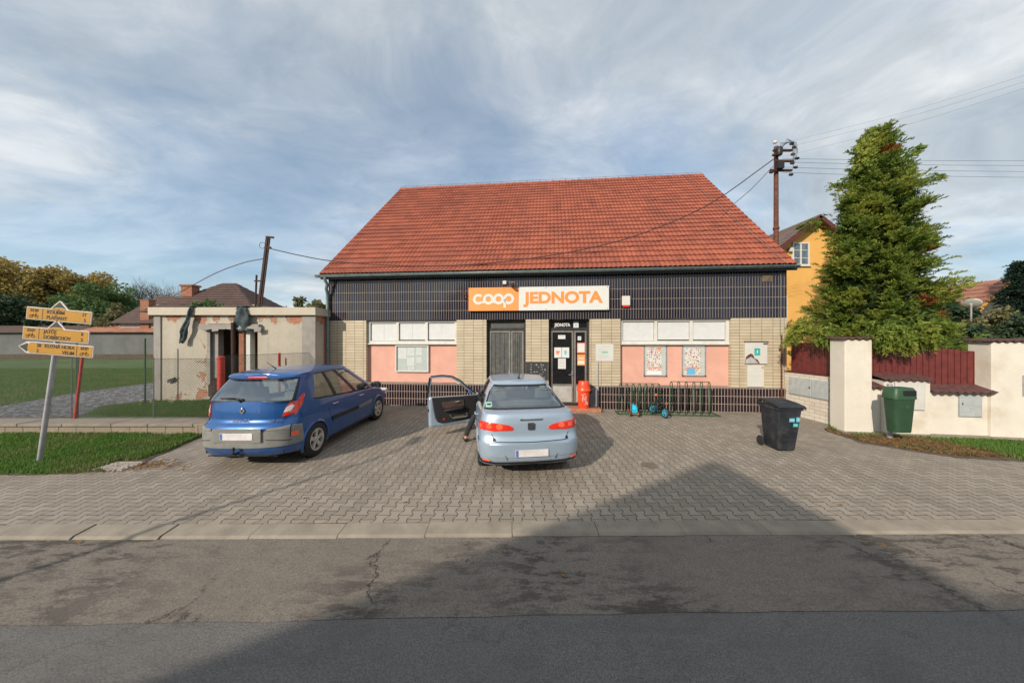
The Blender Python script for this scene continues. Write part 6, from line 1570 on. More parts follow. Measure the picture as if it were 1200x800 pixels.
sideline(c, 'door_gap', 'trim_black', sd, [(1.80, .24), (1.80, .92)], .008, .002, sides=(1,)); sideline(c, 'door_gap', 'trim_black', sd, [(2.98, .24), (2.98, .87)], .008, .002, sides=(1,))
handle(c, 1.36, .80, sd, 'paint_silver'); handle(c, 2.08, .78, sd, 'paint_silver', sides=(1,)); mirror(c, 2.80, .96, sd, 'trim_black', sides=(1,))
for x, y, s2 in ((.79, c.ya0, 1), (-.79, c.ya0, -1), (.79, c.ya1, 1), (-.79, c.ya1, -1)): wheel(sc_, x*.93, y, .30, .18, s2, spokes=7)
for sx in (1, -1):
    mb = MB(); mb.obox((sx*.64, 4.08, .66), (.13, 0, 0), (0, .10, .02), (0, -.03, .06)); mb.build('headlight', 'lamp_clear', sd, bevel=.02)
# door jamb inside the opening
mb = MB(); xw = c.lw(.5)*.985
mb.box(-xw, 1.805, .22, -xw+.12, 2.975, .36); mb.box(-xw, 1.76, .36, -xw+.10, 1.80, .9); mb.box(-xw+.02, 2.98, .3, -xw+.15, 3.0, .86); mb.build('door_jamb', 'paint_silver', sd)
# open driver door : hinge at y 2.98 on the left, swung out
hx = -(c.lw(.6)*c.plan(2.98)); dor = bpy.data.objects.new('door', None); COL.objects.link(dor); dor.parent = sc_; dor.location = (hx, 2.98, 0); dor.rotation_euler = (0, 0, R(-66))
DL = 1.18     # door in its own frame: y from 0 (hinge) back to -DL, x outward negative
def dx_(z): return c.lw(z)-c.lw(.6)
zt_ = lambda y: .885 + (.93-.885)*(-y/DL)
mb = MB(); rws = []
for k in range(13):
    z = .255+(zt_(-.5)-.255)*k/12; rws.append([(-(dx_(z))-.004*0, -DL*q/16, z+(zt_(-DL*q/16)-zt_(-.5))*k/12) for q in range(17)])
mb.grid(rws); n0 = len(mb.v)
# inner edge return
edge = [r_[-1] for r_ in rws]; mb.grid([[(p[0], p[1], p[2]) for p in edge], [(p[0]+.09, p[1]+.015, p[2]) for p in edge]]); edge = [r_[0] for r_ in rws]; mb.grid([[p for p in edge], [(p[0]+.09, p[1], p[2]) for p in edge]])
mb.grid([rws[0], [(p[0]+.09, p[1], p[2]+.01) for p in rws[0]]]); mb.grid([rws[-1], [(p[0]+.09, p[1], p[2]) for p in rws[-1]]])
mb.grid([[(p[0]+.088, p[1], p[2]) for p in r_] for r_ in rws])
skin_ = mb.build('door_skin', 'paint_silver', dor, smooth=True, angle=40, solid=.004)
# dark trim panel with rounded lower rear corner
prof2 = [(-.04, .36), (-.10, .34), (-.88, .315), (-.98, .35), (-1.04, .45), (-1.075, .62), (-1.10, .78), (-1.125, .925), (-.03, .89)]
mb = MB(); mb.prism(prof2, lambda a_, b3, h: (h, a_, b3), .088, .135); tp_ = mb.build('door_trim', 'interior_dark', dor, bevel=.012)
mb = MB(); mb.prism([(-.34, .66), (-.80, .64), (-.88, .70), (-.90, .80), (-.36, .815)], lambda a_, b3, h: (h, a_, b3), .13, .150); mb.build('armrest_panel', 'door_brown', tp_, bevel=.01) if False else mb.build('armrest_panel', 'door_brown', dor, bevel=.01)
mb = MB(); mb.tube([(.15, -.30, .62), (.19, -.45, .63), (.19, -.72, .62), (.15, -.84, .60)], [.02, .03, .03, .02], 8); mb.build('armrest', 'interior_dark', dor, smooth=True)
mb = MB(); mb.box(.13, -.64, .40, .175, -.30, .43); mb.tube([(.165, -.30, .50), (.17, -.28, .42), (.17, -.66, .42), (.165, -.72, .50)], .008, 6); mb.build('door_pocket', 'bumper_grey', dor)
mb = MB(); mb.box(.155, -.60, .432, .170, -.38, .458); mb.build('paper_in_pocket', 'grass_dry', dor)
mb = MB(); mb.tube([(.15, -.46, .785), (.17, -.50, .79), (.165, -.58, .785)], .012, 6); mb.build('handle', 'chrome', dor)
mb = MB(); mb.box(.135, -.87, .39, .142, -.83, .43); mb.build('reflector', 'lamp_red', dor)
mb = MB(); mb.box(-.01, -DL-.002, .60, .06, -DL+.02, .66); mb.build('lock', 'trim_black', dor)
# window frame
fr_ = [(-DL+.005, .93), (-DL+.012, 1.15), (-DL+.03, 1.38), (-DL+.30, 1.395), (-DL+.52, 1.36), (-DL+.74, 1.24), (-DL+.93, 1.06), (-.02, .90)]
tum = lambda z: max(0, (z-.93))*.42*.55+.035
mb = MB(); P_ = [Vector((tum(z), y, z)) for y, z in fr_]
for a, b_ in zip(P_, P_[1:]):
    d = (b_-a); l_ = d.length; t = d/l_; nn = Vector((0, -t.z, t.y)); mb.obox((a+b_)/2, d/2*1.03, nn*.020, Vector((.022, 0, 0)))
mb.build('window_frame', 'paint_silver', dor, bevel=.006)
mb = MB()
for a, b_ in zip(P_, P_[1:]):
    d = (b_-a); l_ = d.length; t = d/l_; nn = Vector((0, -t.z, t.y)); s_ = -1 if nn.z > 0 or nn.y > 0 else 1; mb.obox((a+b_)/2+nn*(.030 if nn.z > .0 else -.030)*1.0, d/2*1.05, nn*.011, Vector((.028, 0, 0)))
mb.build('seal', 'trim_black', dor)
mb = MB(); q = [Vector((tum(z)-.002, y, z)) for y, z in fr_]; mb.add(q, [tuple(range(len(q)))]); mb.build('pane', 'pane_tint', dor) if 'pane_tint' in MATS else mb.build('pane', 'pane_glass', dor)
mb = MB(); rws = []
for f, w_, h_ in ((0, .02, .02), (.06, .05, .06), (.12, .075, .08), (.19, .07, .08), (.24, .03, .05)): rws.append([(-f-.0, -.12+w_*math.cos(q*math.pi/8), .99+h_*math.sin(q*math.pi/8)) for q in range(16)])
mb.grid(rws, close=True); mb.build('mirror', 'trim_black', dor, smooth=True, angle=60)
mb = MB(); mb.obox((.05, -.16, .99), (.03, 0, 0), (0, .035, 0), (0, 0, .05)); mb.build('mirror_glass_cover', 'plate_blue', dor, bevel=.01)

# ------------------------------------------------------------------ the driver, one leg out of the door
def skinned(nm, verts, edges, radii, m, parent=None, sub=2, root=0):
    me = bpy.data.meshes.new(nm); me.from_pydata(verts, edges, []); o = bpy.data.objects.new(nm, me); COL.objects.link(o)
    sk = o.modifiers.new('skin', 'SKIN'); 
    for k, r_ in enumerate(radii): me.skin_vertices[0].data[k].radius = (r_, r_) if not isinstance(r_, tuple) else r_
    me.skin_vertices[0].data[root].use_root = True
    ss = o.modifiers.new('sub', 'SUBSURF'); ss.levels = ss.render_levels = sub
    bpy.context.view_layer.update(); me2 = bpy.data.meshes.new_from_object(o.evaluated_get(bpy.context.evaluated_depsgraph_get())); bpy.data.objects.remove(o)
    me2.materials.clear(); me2.materials.append(MATS[m]); me2.shade_smooth(); o = bpy.data.objects.new(nm, me2); COL.objects.link(o); o.parent = parent; return o
pv = []; pe = []; pr = []
def jv(p, r_, par=None): 
    pv.append(tuple(p)); pr.append(r_)
    if par is not None: pe.append((par, len(pv)-1))
    return len(pv)-1
# in the car frame; seat at x -.37, hips y ~2.03, z .55
sy = 2.02
pel = jv((-.40, sy, .56), .13); sp1 = jv((-.40, sy-.04, .72), .12, pel); sp2 = jv((-.40, sy-.10, .92), (.16, .12), sp1); nk = jv((-.41, sy-.11, 1.08), .055, sp2); hd = jv((-.41, sy-.08, 1.17), .075, nk); hd2 = jv((-.41, sy-.06, 1.26), .085, hd); hd3 = jv((-.41, sy-.07, 1.33), .06, hd2)
for sx in (-1, 1):
    sh = jv((-.40+sx*.17, sy-.10, .98), .06, sp2); el = jv((-.40+sx*.22, sy+.06, .76), .045, sh); wr_ = jv((-.40+sx*.16, sy+.30, .80), .03, el); pm = jv((-.40+sx*.15, sy+.37, .82), (.035, .016), wr_)
    for k in range(4):
        f1 = jv((-.40+sx*.15+(k-1.5)*.018, sy+.42, .83), .009, pm); jv((-.40+sx*.15+(k-1.5)*.02, sy+.45-.005*abs(k-1.5), .81), .008, f1)
    th = jv((-.40+sx*.15-sx*.04, sy+.37, .84), .010, pm); jv((-.40+sx*.15-sx*.05, sy+.40, .84), .009, th)
hr = jv((-.30, sy+.04, .52), .10, pel); kr = jv((-.28, sy+.42, .60), .07, hr); ar = jv((-.28, sy+.70, .38), .045, kr)
hl = jv((-.52, sy+.06, .52), .10, pel); kl = jv((-.86, sy+.16, .56), .075, hl); ml = jv((-.96, sy+.14, .36), .062, kl); al = jv((-1.05, sy+.08, .16), .055, ml)
pn = thing('person', 'person sitting in the silver car with one dark trousered leg out', 'person', sc_.location, sc_.rotation_euler[2]); pn['category'] = 'person'
jv((-1.06, sy+.07, .06), .034, al)
fc_ = jv((-.41, sy+.035, 1.215), .022, hd)
bo = skinned('body', pv, pe, pr, 'trousers', pn)
bo.data.materials.append(MATS['skin']); bo.data.materials.append(MATS['shirt'])
for p_ in bo.data.polygons:
    c_ = p_.center
    p_.material_index = 1 if (c_.z > 1.09 or c_.z < .135 or (c_.z > .70 and c_.y > sy+.33)) else (2 if c_.z > .66 else 0)
sh_o = skinned('shoe', [(-1.06, sy+.03, .055), (-1.07, sy+.12, .05), (-1.085, sy+.21, .035), (-1.095, sy+.26, .03)], [(0, 1), (1, 2), (2, 3)], [(.040, .048), (.042, .045), (.044, .03), (.03, .02)], 'shoe', pn)
hrv = skinned('hair', [(-.41, sy-.13, 1.17), (-.41, sy-.11, 1.26), (-.41, sy-.09, 1.345)], [(0, 1), (1, 2)], [.075, .098, .075], 'hair', pn)

# ------------------------------------------------------------------ houses around
def house(nm, label, X0, X1, Y0, Y1, ze, zr_, wallm, roofm, ridge='x', hip=0, over=.4, zb=0, trim=None):
    o = thing(nm, label, 'house', ((X0+X1)/2, (Y0+Y1)/2, zb)); a, b_ = (X1-X0)/2, (Y1-Y0)/2; ze -= zb; zr_ -= zb
    mb = MB(); mb.box(-a, -b_, -.3, a, b_, ze)
    if ridge == 'y' and not hip:
        for y in (-b_+.001, b_-.001): mb.add([(-a, y, ze), (a, y, ze), (0, y, zr_-.05)], [(0, 1, 2)])
    if ridge == 'x' and not hip:
        for x in (-a+.001, a-.001): mb.add([(x, -b_, ze), (x, b_, ze), (x, 0, zr_-.05)], [(0, 1, 2)])
    mb.build('wall', wallm, o)
    mb = MB(); A, B = a+over, b_+over
    sl_ = (zr_-ze)/(a if ridge == 'y' else b_); zo = ze-sl_*over
    def face(c0, c1, c2, c3):   # eave-left, eave-right, ridge-right, ridge-left with tile rows
        c0, c1, c2, c3 = map(Vector, (c0, c1, c2, c3)); rows = max(6, int((c0-c3).length/.34)); nn = (c1-c0).cross(c3-c0).normalized(); nn = nn if nn.z > 0 else -nn
        nu = 14; Lw = (c1-c0).length
        rws = []; 
        for r_ in range(rows):
            for e in (0, 1):
                s = (r_+e)/rows; l0, l1 = c0.lerp(c3, s), c1.lerp(c2, s); row = []
                for k in range(nu+1):
                    p = l0.lerp(l1, k/nu) + nn*(.03*(1-e)+.02); row.append(tuple(p)); uv_.append((Lw*k/nu, r_+.5))
                rws.append(row)
        mb.grid(rws)
    uv_ = []
    if ridge == 'y':
        h = hip
        face((-A, -B, zo), (-A, B, zo), (0, B-h, zr_), (0, -B+h, zr_)); face((A, B, zo), (A, -B, zo), (0, -B+h, zr_), (0, B-h, zr_))
        if h: face((A, B, zo), (-A, B, zo), (0, B-h, zr_), (0, B-h, zr_)); face((-A, -B, zo), (A, -B, zo), (0, -B+h, zr_), (0, -B+h, zr_))
    else:
        h = hip
        face((-A, -B, zo), (A, -B, zo), (A-h, 0, zr_), (-A+h, 0, zr_)); face((A, B, zo), (-A, B, zo), (-A+h, 0, zr_), (A-h, 0, zr_))
        if h: face((A, -B, zo), (A, B, zo), (A-h, 0, zr_), (A-h, 0, zr_)); face((-A, B, zo), (-A, -B, zo), (-A+h, 0, zr_), (-A+h, 0, zr_))
    mb.uv = uv_; rf_ = mb.build('roof', roofm, o, solid=.03)
    if trim and ridge == 'y':
        for sx in (-1, 1):
            mb = MB(); v = Vector((sx*A, 0, zo-zr_)); ln = v.length; dd = v/ln; up = Vector((-dd.z*sx, 0, dd.x*sx)); up = up if up.z > 0 else -up
            mb.obox(Vector((0, -B+.02, zr_)) + v*.5 - up*.07, v*.5, (0, .04, 0), up*.09); mb.build('verge_board', trim, rf_)
            mb = MB(); mb.obox(Vector((0, -B+.22, zr_)) + v*.5 - up*.05, v*.5, (0, .2, 0), up*.01); mb.build('soffit', trim, rf_)
    return o, rf_
def window(o, x0, x1, z0, z1, y, mull=(2, 2), wm='white_frame'):
    mb = MB(); t = .07
    frame(mb, x0, x1, z0, z1, y-.05, t, .08)
    for k in range(1, mull[0]): xx = x0+(x1-x0)*k/mull[0]; mb.box(xx-.03, y-.045, z0+t, xx+.03, y+.02, z1-t)
    wn_ = mb.build('window', wm, o, bevel=.005)
    mb = MB()
    for k in range(1, mull[1]): zz = z0+(z1-z0)*k/mull[1]; mb.box(x0+t, y-.03, zz-.012, x1-t, y-.01, zz+.012)
    if mull[1] > 1: mb.build('glazing_bar', wm, wn_)
    mb = MB(); mb.box(x0+t, y-.012, z0+t, x1-t, y-.004, z1-t); mb.build('pane', 'house_glass', wn_)
    mb = MB(); mb.box(x0-.05, y-.10, z0-.05, x1+.05, y+.0, z0-.002); mb.build('sill', wm, wn_)
mat('house_glass', (.10, .13, .16), .12, var=.4)
mat('house_cream', (.50, .44, .34), .9)
# orange house: gable towards us
oh, orf = house('orange_house', 'bright orange rendered house with brown roof behind the conifer', 11.23, 19.23, 15.6, 25, 5.30, 8.45, 'orange_render', 'roof_grey_brown', 'y', over=.45, trim='brown_trim')
ox = (11.23+19.23)/2; oy = -(25-15.6)/2
window(oh, X_(929, 15.55)-ox, X_(949, 15.55)-ox, CAMH-(311-400)/F*15.55, CAMH-(284-400)/F*15.55, oy-.003, (2, 3))
window(oh, X_(899, 15.55)-ox, X_(922.8, 15.55)-ox, CAMH-(380-400)/F*15.55, CAMH-(346-400)/F*15.55, oy-.003, (2, 1))
mb = MB(); mb.box(-.07, -.15, -.1, .07, 0, .12); q = mb.build('wall_lamp', 'white_sheet', oh, bevel=.02); q.location = (X_(925.5, 15.55)-ox, oy-.01, CAMH-(293-400)/F*15.55)
mb = MB()
for k in range(5): mb.tube([(X_(942+k*4-2, 18)-ox, -.5, 8.6), (X_(942+k*4-2, 18)-ox+random.uniform(-.05, .05), -.5, 9.3 if k == 2 else 8.95)], .012, 4)
mb.tube([(-.55, -.5, 9.1), (-.15, -.5, 9.15)], .012, 4); mb.build('aerial', 'wire_grey', orf)
# brown hipped house behind the ruin
bh, brf = house('brown_roofed_house', 'low house with a dark brown hipped roof behind the derelict building', -20.7, -15.0, 17.9, 20.9, 4.35, 5.85, 'plaster_old', 'roof_brown', 'x', hip=2.95, over=.5)
# nearer front: match slope outline
def chimney(par, x, y, z0, z1, w_=.35, m_='brick_exposed'):
    mb = MB(); mb.box(x-w_, y-w_*.7, z0, x+w_, y+w_*.7, z1); c_ = mb.build('chimney', m_, par); mb = MB(); mb.box(x-w_-.06, y-w_*.7-.06, z1, x+w_+.06, y+w_*.7+.06, z1+.1); mb.build('chimney_cap', m_, c_)
chimney(brf, X_(223, 18.6)+17.85, -.8, 3.6, CAMH-(336-400)/F*18.6, .33)
# darker house farther left
dh, drf = house('dark_roofed_house', 'dark roofed house with a brick chimney farther left behind the lawn wall', -46, -37.5, 36, 42, 4.8, 7.9, 'plaster_grey', 'roof_brown', 'x', hip=1.5, over=.5)
chimney(drf, X_(171, 36)+41.75, -2.8, 3.0, CAMH-(352-400)/F*36, .5)
# red-roofed house on the far right
rh, rrf = house('red_roofed_house', 'house with a steep red tiled roof behind the hedge on the far right', 24.3, 28.1, 16.4, 19.5, 3.9, 5.5, 'house_cream', 'roof_rusty', 'y', over=.4, trim='orange_render')
mb = MB(); rws = []
for k in range(6):
    r_ = .29*k/5; rws.append([(r_*math.cos(a_*math.pi/10), -.0 + .5*r_*r_, r_*math.sin(a_*math.pi/10)) for a_ in range(20)])
mb.grid(rws, close=True); q = mb.build('satellite_dish', 'white_sheet', None, smooth=True, solid=.02); q.location = at(1138, 356, 13.5); q.rotation_euler = (R(-10), 0, R(200)); tag(q, 'white satellite dish showing over the hedge before the red roof', 'satellite dish')
mb = MB(); mb.tube([(0, -.05, 0), (0, -2.0, -2.2)], .03); mb.build('mast', 'galvanised', q)
q.rotation_euler = (R(48), 0, R(-57))
# long grey wall beyond the lawn
lw = thing('long_yard_wall', 'long grey rendered yard wall with old red tile coping beyond the lawn', 'wall', (-60, 35, .2))
mb = MB(); mb.box(-60, 0, -.3, 20.5, .5, 2.95); mb.build('wall', 'wall_far', lw)
mb = MB(); mb.uv = []; rws = []
for s in range(8):
    for e in (0, 1):
        f = (s+e)/8; row = []
        for k in range(121): x = -60+80.5*k/120; row.append((x, -.35+2.6*f, 2.95+.95*f+.05*(1-e))); mb.uv.append((x*1.0, s+.5))
        rws.append(row)
mb.grid(rws); mb.build('tile_coping', 'roof_brown', lw, solid=.04)
mb = MB(); mb.uv = []; rws = []
for s in range(8):
    for e in (0, 1):
        f = (s+e)/8; row = []
        for k in range(21): x = 10.5+10*k/20; row.append((x, -.40+2.6*f, 3.02+.95*f+.05*(1-e)+.015*math.sin(k*1.7))); mb.uv.append((x, s+.5))
        rws.append(row)
mb.grid(rws); mb.build('red_tile_coping', 'roof_rusty', lw, solid=.04)
mb = MB(); mb.box(-60, -.03, -.3, 20.4, -.002, .55); mb.build('dark_plinth', 'soil', lw)  # darker brown band along the foot of the long wall
sh_, _ = house('low_shed', 'low outbuilding with patched rusty tile roof behind the long grey wall', -80, -52, 37.5, 43, 3.2, 4.6, 'plaster_grey', 'roof_brown', 'x', over=.4)
# house across the road: never in the picture, but it throws the gabled shadow
Hh = 8.5; Lh = Hh/math.tan(R(SUN_EL)); pk = Vector((3.66, 5.58)) - Lh*Vector((math.sin(R(SUN_AZ)), math.cos(R(SUN_AZ))))
ah = thing('house_across_road', 'gabled house with a long flat wing on the opposite side of the road', 'house', (pk.x, pk.y, 0)); pt = .732; a = 4.4
mb = MB(); mb.box(-a, -10, -.2, a, -.05, Hh-a*pt-.1); mb.add([(-a, -.05, Hh-a*pt-.1), (a, -.05, Hh-a*pt-.1), (0, -.05, Hh-.1)], [(0, 1, 2)]); mb.build('wall', 'house_cream', ah)
mb = MB(); 
for sx in (-1, 1): mb.add([(0, 0, Hh), (sx*a, 0, Hh-a*pt), (sx*a, -10.2, Hh-a*pt), (0, -10.2, Hh)], [(0, 1, 2, 3)])
mb.uv = [(v[0], v[1]) for v in mb.v]; mb.build('roof', 'roof_red', ah, solid=.12)
mb = MB(); mb.box(a*.57, -9.5, -.2, a*.57+16, -.02, 6.62); mb.build('wing', 'house_cream', ah)
for x in (-2.4, 1.2): 
    mb = MB(); frame(mb, x, x+1.2, 1.0, 2.5, -.10+.05, .08, .08); wn_ = mb.build('window', 'white_frame', ah); mb = MB(); mb.box(x+.08, -.02, 1.08, x+1.12, -.01, 2.42); mb.build('pane', 'house_glass', wn_)
# lamp post on the near side, off to the left: its thin shadow crosses the paving
lp = thing('street_lamp', 'slim grey street lamp standing out of view beside the road', 'street lamp', (-8.9, -2.35, 0))
tipn = Vector((-2.5, 5.4)); 
mb = MB(); mb.tube([(0, 0, 0), (0, 0, 3), (0, 0, 5.2)], [.05, .04, .03], 12); mb.build('pole', 'galvanised', lp, smooth=True)
mb = MB(); mb.tube([(0, 0, 5.15), (.1, .25, 5.35), (.2, .7, 5.4)], .03, 8); mb.obox((.22, .85, 5.4), (.09, 0, 0), (0, .2, 0), (0, 0, .04)); mb.build('lamp_head', 'metal_box', lp)

# ------------------------------------------------------------------ trees
def quads(P, D, U, L, Wd):
    """leaf quads (diamonds) at P, along D, normal-ish U; arrays"""
    S = np.cross(D, U); S /= np.linalg.norm(S, axis=1, keepdims=True)+1e-9
    a = P; b_ = P + D*(L*.5)[:, None] + S*Wd[:, None]; c_ = P + D*L[:, None]; d_ = P + D*(L*.5)[:, None] - S*Wd[:, None]
    return np.stack([a, b_, c_, d_], 1).reshape(-1, 3)
def mesh_quads(name, V, m, parent, mi=None, mats=None):
    n_ = len(V)//4; me = bpy.data.meshes.new(name); me.vertices.add(len(V)); me.vertices.foreach_set('co', V.astype(np.float32).ravel())
    me.loops.add(len(V)); me.loops.foreach_set('vertex_index', np.arange(len(V), dtype=np.int32)); me.polygons.add(n_)
    me.polygons.foreach_set('loop_start', np.arange(0, len(V), 4, dtype=np.int32)); me.polygons.foreach_set('loop_total', np.full(n_, 4, dtype=np.int32))
    for q_ in (mats or [m]): me.materials.append(MATS[q_])
    if mi is not None: me.polygons.foreach_set('material_index', mi.astype(np.int32))
    me.update(calc_edges=True); me.validate(); o = bpy.data.objects.new(name, me); COL.objects.link(o); o.parent = parent; return o
def unit(v): return v/(np.linalg.norm(v, axis=-1, keepdims=True)+1e-9)
def trunk(parent, H, r0, limbs, R_, zlo, m='bark', lean=(0, 0)):
    mb = MB(); n_ = 9; pts = [(lean[0]*(k/n_)**2*H+random.uniform(-.02, .02)*H*.3, lean[1]*(k/n_)*H, H*k/n_) for k in range(n_+1)]
    mb.tube(pts, [r0*(1-.85*k/n_) for k in range(n_+1)], 9)
    for k in range(limbs):
        f = random.uniform(zlo, .95); a_ = random.uniform(0, 6.28); q = Vector(pts[int(f*n_)]); q.z = f*H; L = R_*(1.05-f)*random.uniform(.7, 1.2); 
        e = q + Vector((math.cos(a_)*L, math.sin(a_)*L, L*random.uniform(.2, .8))); mdl = q.lerp(e, .5)+Vector((0, 0, -.08*L)); mb.tube([q, mdl, e], [r0*(1-f)*.55+.012, r0*(1-f)*.3+.01, .008], 6)
    return mb.build('trunk', m, parent, smooth=True)
def broadleaf(nm, label, x, y, z0, H, Rx, n_leaf, ls, lm, nblob=46, group=None, cat='tree', zc=.6, squash=.42, ry=1.0, limbs=16, r0=None, core=.35):
    o = thing(nm, label, cat, (x, y, z0), 0, group); trunk(o, H*.85, r0 or H*.028, limbs, Rx*1.1, .25)
    B = []; 
    for k in range(nblob):
        v = unit(rng.normal(size=3)); r_ = rng.uniform(.35, 1)**.6; B.append((v[0]*Rx*r_*.85, v[1]*Rx*ry*r_*.85, H*zc + v[2]*H*squash*r_*.85, Rx*rng.uniform(.16, .36)))
    B = np.array(B); idx = rng.integers(0, nblob, n_leaf); v = unit(rng.normal(size=(n_leaf, 3))); r_ = rng.uniform(.55, 1.08, n_leaf)[:, None]
    P = B[idx, :3] + v*B[idx, 3:4]*r_*np.array([[1, 1, .85]]); P[:, 2] = np.maximum(P[:, 2], .1)
    D = unit(v*.5+rng.normal(size=v.shape)*.7+np.array([0, 0, -.15])); U = unit(v+rng.normal(size=v.shape)*.5)
    L = ls*rng.uniform(.6, 1.3, n_leaf); V = quads(P, D, U, L, L*.36); mesh_quads('crown', V, lm, o); return o
def conifer(nm, label, x, y, z0, H, R0, plumes, lm, prof, tips=(), dens=26, sl=.34, seed=1, group=None, mats=None, ndead=0, ncl=170, clr=.42, fill=.35, wk=.22, upk=.45):
    """crown of leafy sprays gathered in clumps round the trunk, darker sprays filling the inside"""
    rg = np.random.default_rng(seed); o = thing(nm, label, 'tree', (x, y, z0), 0, group); trunk(o, H*.93, H*.018, 40, R0*.8, .1)
    def surf(f, a): return np.interp(f, *prof)*R0*(1+.10*np.sin(3*a+f*9)+.08*np.sin(5*a-f*17+1)+.06*np.sin(9*a+f*31))
    cf = (np.arange(ncl)+rg.uniform(0, 1, ncl))/ncl; cf = cf**.95; ca = (np.arange(ncl)*2.399+rg.uniform(-.5, .5, ncl)); cr = surf(cf, ca)*rg.uniform(.60, 1.04, ncl)
    CC = np.stack([np.cos(ca)*cr, np.sin(ca)*cr, cf*H], 1); cs_ = clr*rg.uniform(.45, 1.2, ncl)*(1.1-.45*cf)
    idx = rg.integers(0, ncl, plumes); radial = np.stack([np.cos(ca), np.sin(ca), np.zeros(ncl)], 1)[idx]
    off = rg.normal(size=(plumes, 3))*.45; off[:, 2] *= .8; C = CC[idx] + off*cs_[idx][:, None] + radial*(cs_[idx]*rg.uniform(-.4, .5, plumes))[:, None]
    out = unit(radial*.8 + off*.7 + np.array([0, 0, upk]) + rg.normal(size=C.shape)*.18); Ls = sl*rg.uniform(.7, 1.35, plumes); kind = np.zeros(plumes)
    if ndead:
        ds = rg.choice(ncl, ndead, replace=False)
        for d_ in ds:
            c0 = CC[d_]+np.array([np.cos(ca[d_]), np.sin(ca[d_]), .1])*cs_[d_]*.55; kind[np.linalg.norm(C-c0, axis=1) < .16] = 2
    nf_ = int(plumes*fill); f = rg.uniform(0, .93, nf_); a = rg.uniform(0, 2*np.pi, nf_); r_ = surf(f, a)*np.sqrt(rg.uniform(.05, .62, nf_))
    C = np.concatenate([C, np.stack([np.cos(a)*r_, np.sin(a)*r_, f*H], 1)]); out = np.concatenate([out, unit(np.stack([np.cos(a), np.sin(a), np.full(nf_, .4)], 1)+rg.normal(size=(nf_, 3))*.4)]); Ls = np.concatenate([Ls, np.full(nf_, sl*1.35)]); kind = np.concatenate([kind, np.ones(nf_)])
    for (tx_, ty_, tz_, ddx, ddz, n_) in tips:
        t = rg.uniform(0, 1, n_)[:, None]; base = np.array([[tx_, ty_, tz_]]); dd = np.array([[ddx, 0, ddz]]); bend = np.array([[.25*ddx, 0, -.30*abs(ddx)]])
        q = base + dd*t + bend*t**2 + rg.normal(size=(n_, 3))*.12*(1.25-t); C = np.concatenate([C, q]); out = np.concatenate([out, unit(dd + 2*bend*t + rg.normal(size=(n_, 3))*.35)]); Ls = np.concatenate([Ls, sl*.85*rg.uniform(.6, 1.1, n_)]); kind = np.concatenate([kind, np.zeros(n_)])
    N_ = len(C); idx = np.repeat(np.arange(N_), dens); t = np.tile(np.linspace(0, 1, dens), N_); side = np.tile(np.where(np.arange(dens) % 2, 1., -1.), N_)
    D0 = out[idx]; up = unit(np.cross(D0, rg.normal(size=(N_, 3))[idx])); flat_ = unit(np.cross(D0, np.array([[0, 0, 1.]])) + up*.5)
    curve = np.array([[0, 0, -1.]])*(t**2)[:, None]*Ls[idx][:, None]*.35
    P = C[idx] + D0*(t*Ls[idx])[:, None] + curve - D0*(Ls[idx]*.35)[:, None]
    D = unit(D0*.9 + flat_*side[:, None]*(.85-.35*t)[:, None] + rg.normal(size=D0.shape)*.25); L = Ls[idx]*(.46-.22*t)*rg.uniform(.7, 1.2, len(t))
    V = quads(P, D, unit(np.cross(D, flat_)+rg.normal(size=D.shape)*.5), L, L*wk+.003)
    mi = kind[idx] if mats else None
    mesh_quads('crown', V, lm, o, mi, mats); return o
tx, ty = 12.6, 10.6
prof = ([0, .12, .2, .28, .37, .51, .60, .72, .82, .9, 1.0], [.90, .94, .88, .74, .61, .55, .52, .44, .28, .14, .02])
pj = lambda px_, py_, Y: at(px_, py_, Y) - Vector((tx, ty, 0))
t1, t2, t3, t4 = pj(1010, 168, 10.4), pj(1050, 190, 10.3), pj(1062, 215, 10.2), pj(985, 225, 10.2)
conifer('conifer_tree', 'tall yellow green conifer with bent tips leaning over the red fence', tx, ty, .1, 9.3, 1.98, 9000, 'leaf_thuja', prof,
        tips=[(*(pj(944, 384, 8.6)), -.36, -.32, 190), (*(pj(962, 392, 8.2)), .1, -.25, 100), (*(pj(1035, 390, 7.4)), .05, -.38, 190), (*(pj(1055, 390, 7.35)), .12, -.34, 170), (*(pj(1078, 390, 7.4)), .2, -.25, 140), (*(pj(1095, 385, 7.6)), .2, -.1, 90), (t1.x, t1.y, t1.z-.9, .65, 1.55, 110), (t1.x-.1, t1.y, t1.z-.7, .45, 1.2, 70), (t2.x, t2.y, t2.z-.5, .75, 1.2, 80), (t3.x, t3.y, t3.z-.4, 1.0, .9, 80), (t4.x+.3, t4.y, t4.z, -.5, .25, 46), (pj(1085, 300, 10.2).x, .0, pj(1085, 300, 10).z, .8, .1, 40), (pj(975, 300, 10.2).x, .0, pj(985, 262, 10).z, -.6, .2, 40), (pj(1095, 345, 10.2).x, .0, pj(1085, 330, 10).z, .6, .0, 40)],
        dens=22, sl=.30, mats=['leaf_thuja', 'leaf_thuja_dark', 'leaf_dead'], ndead=16, ncl=230, clr=.44, fill=.36, wk=.135, upk=.95)
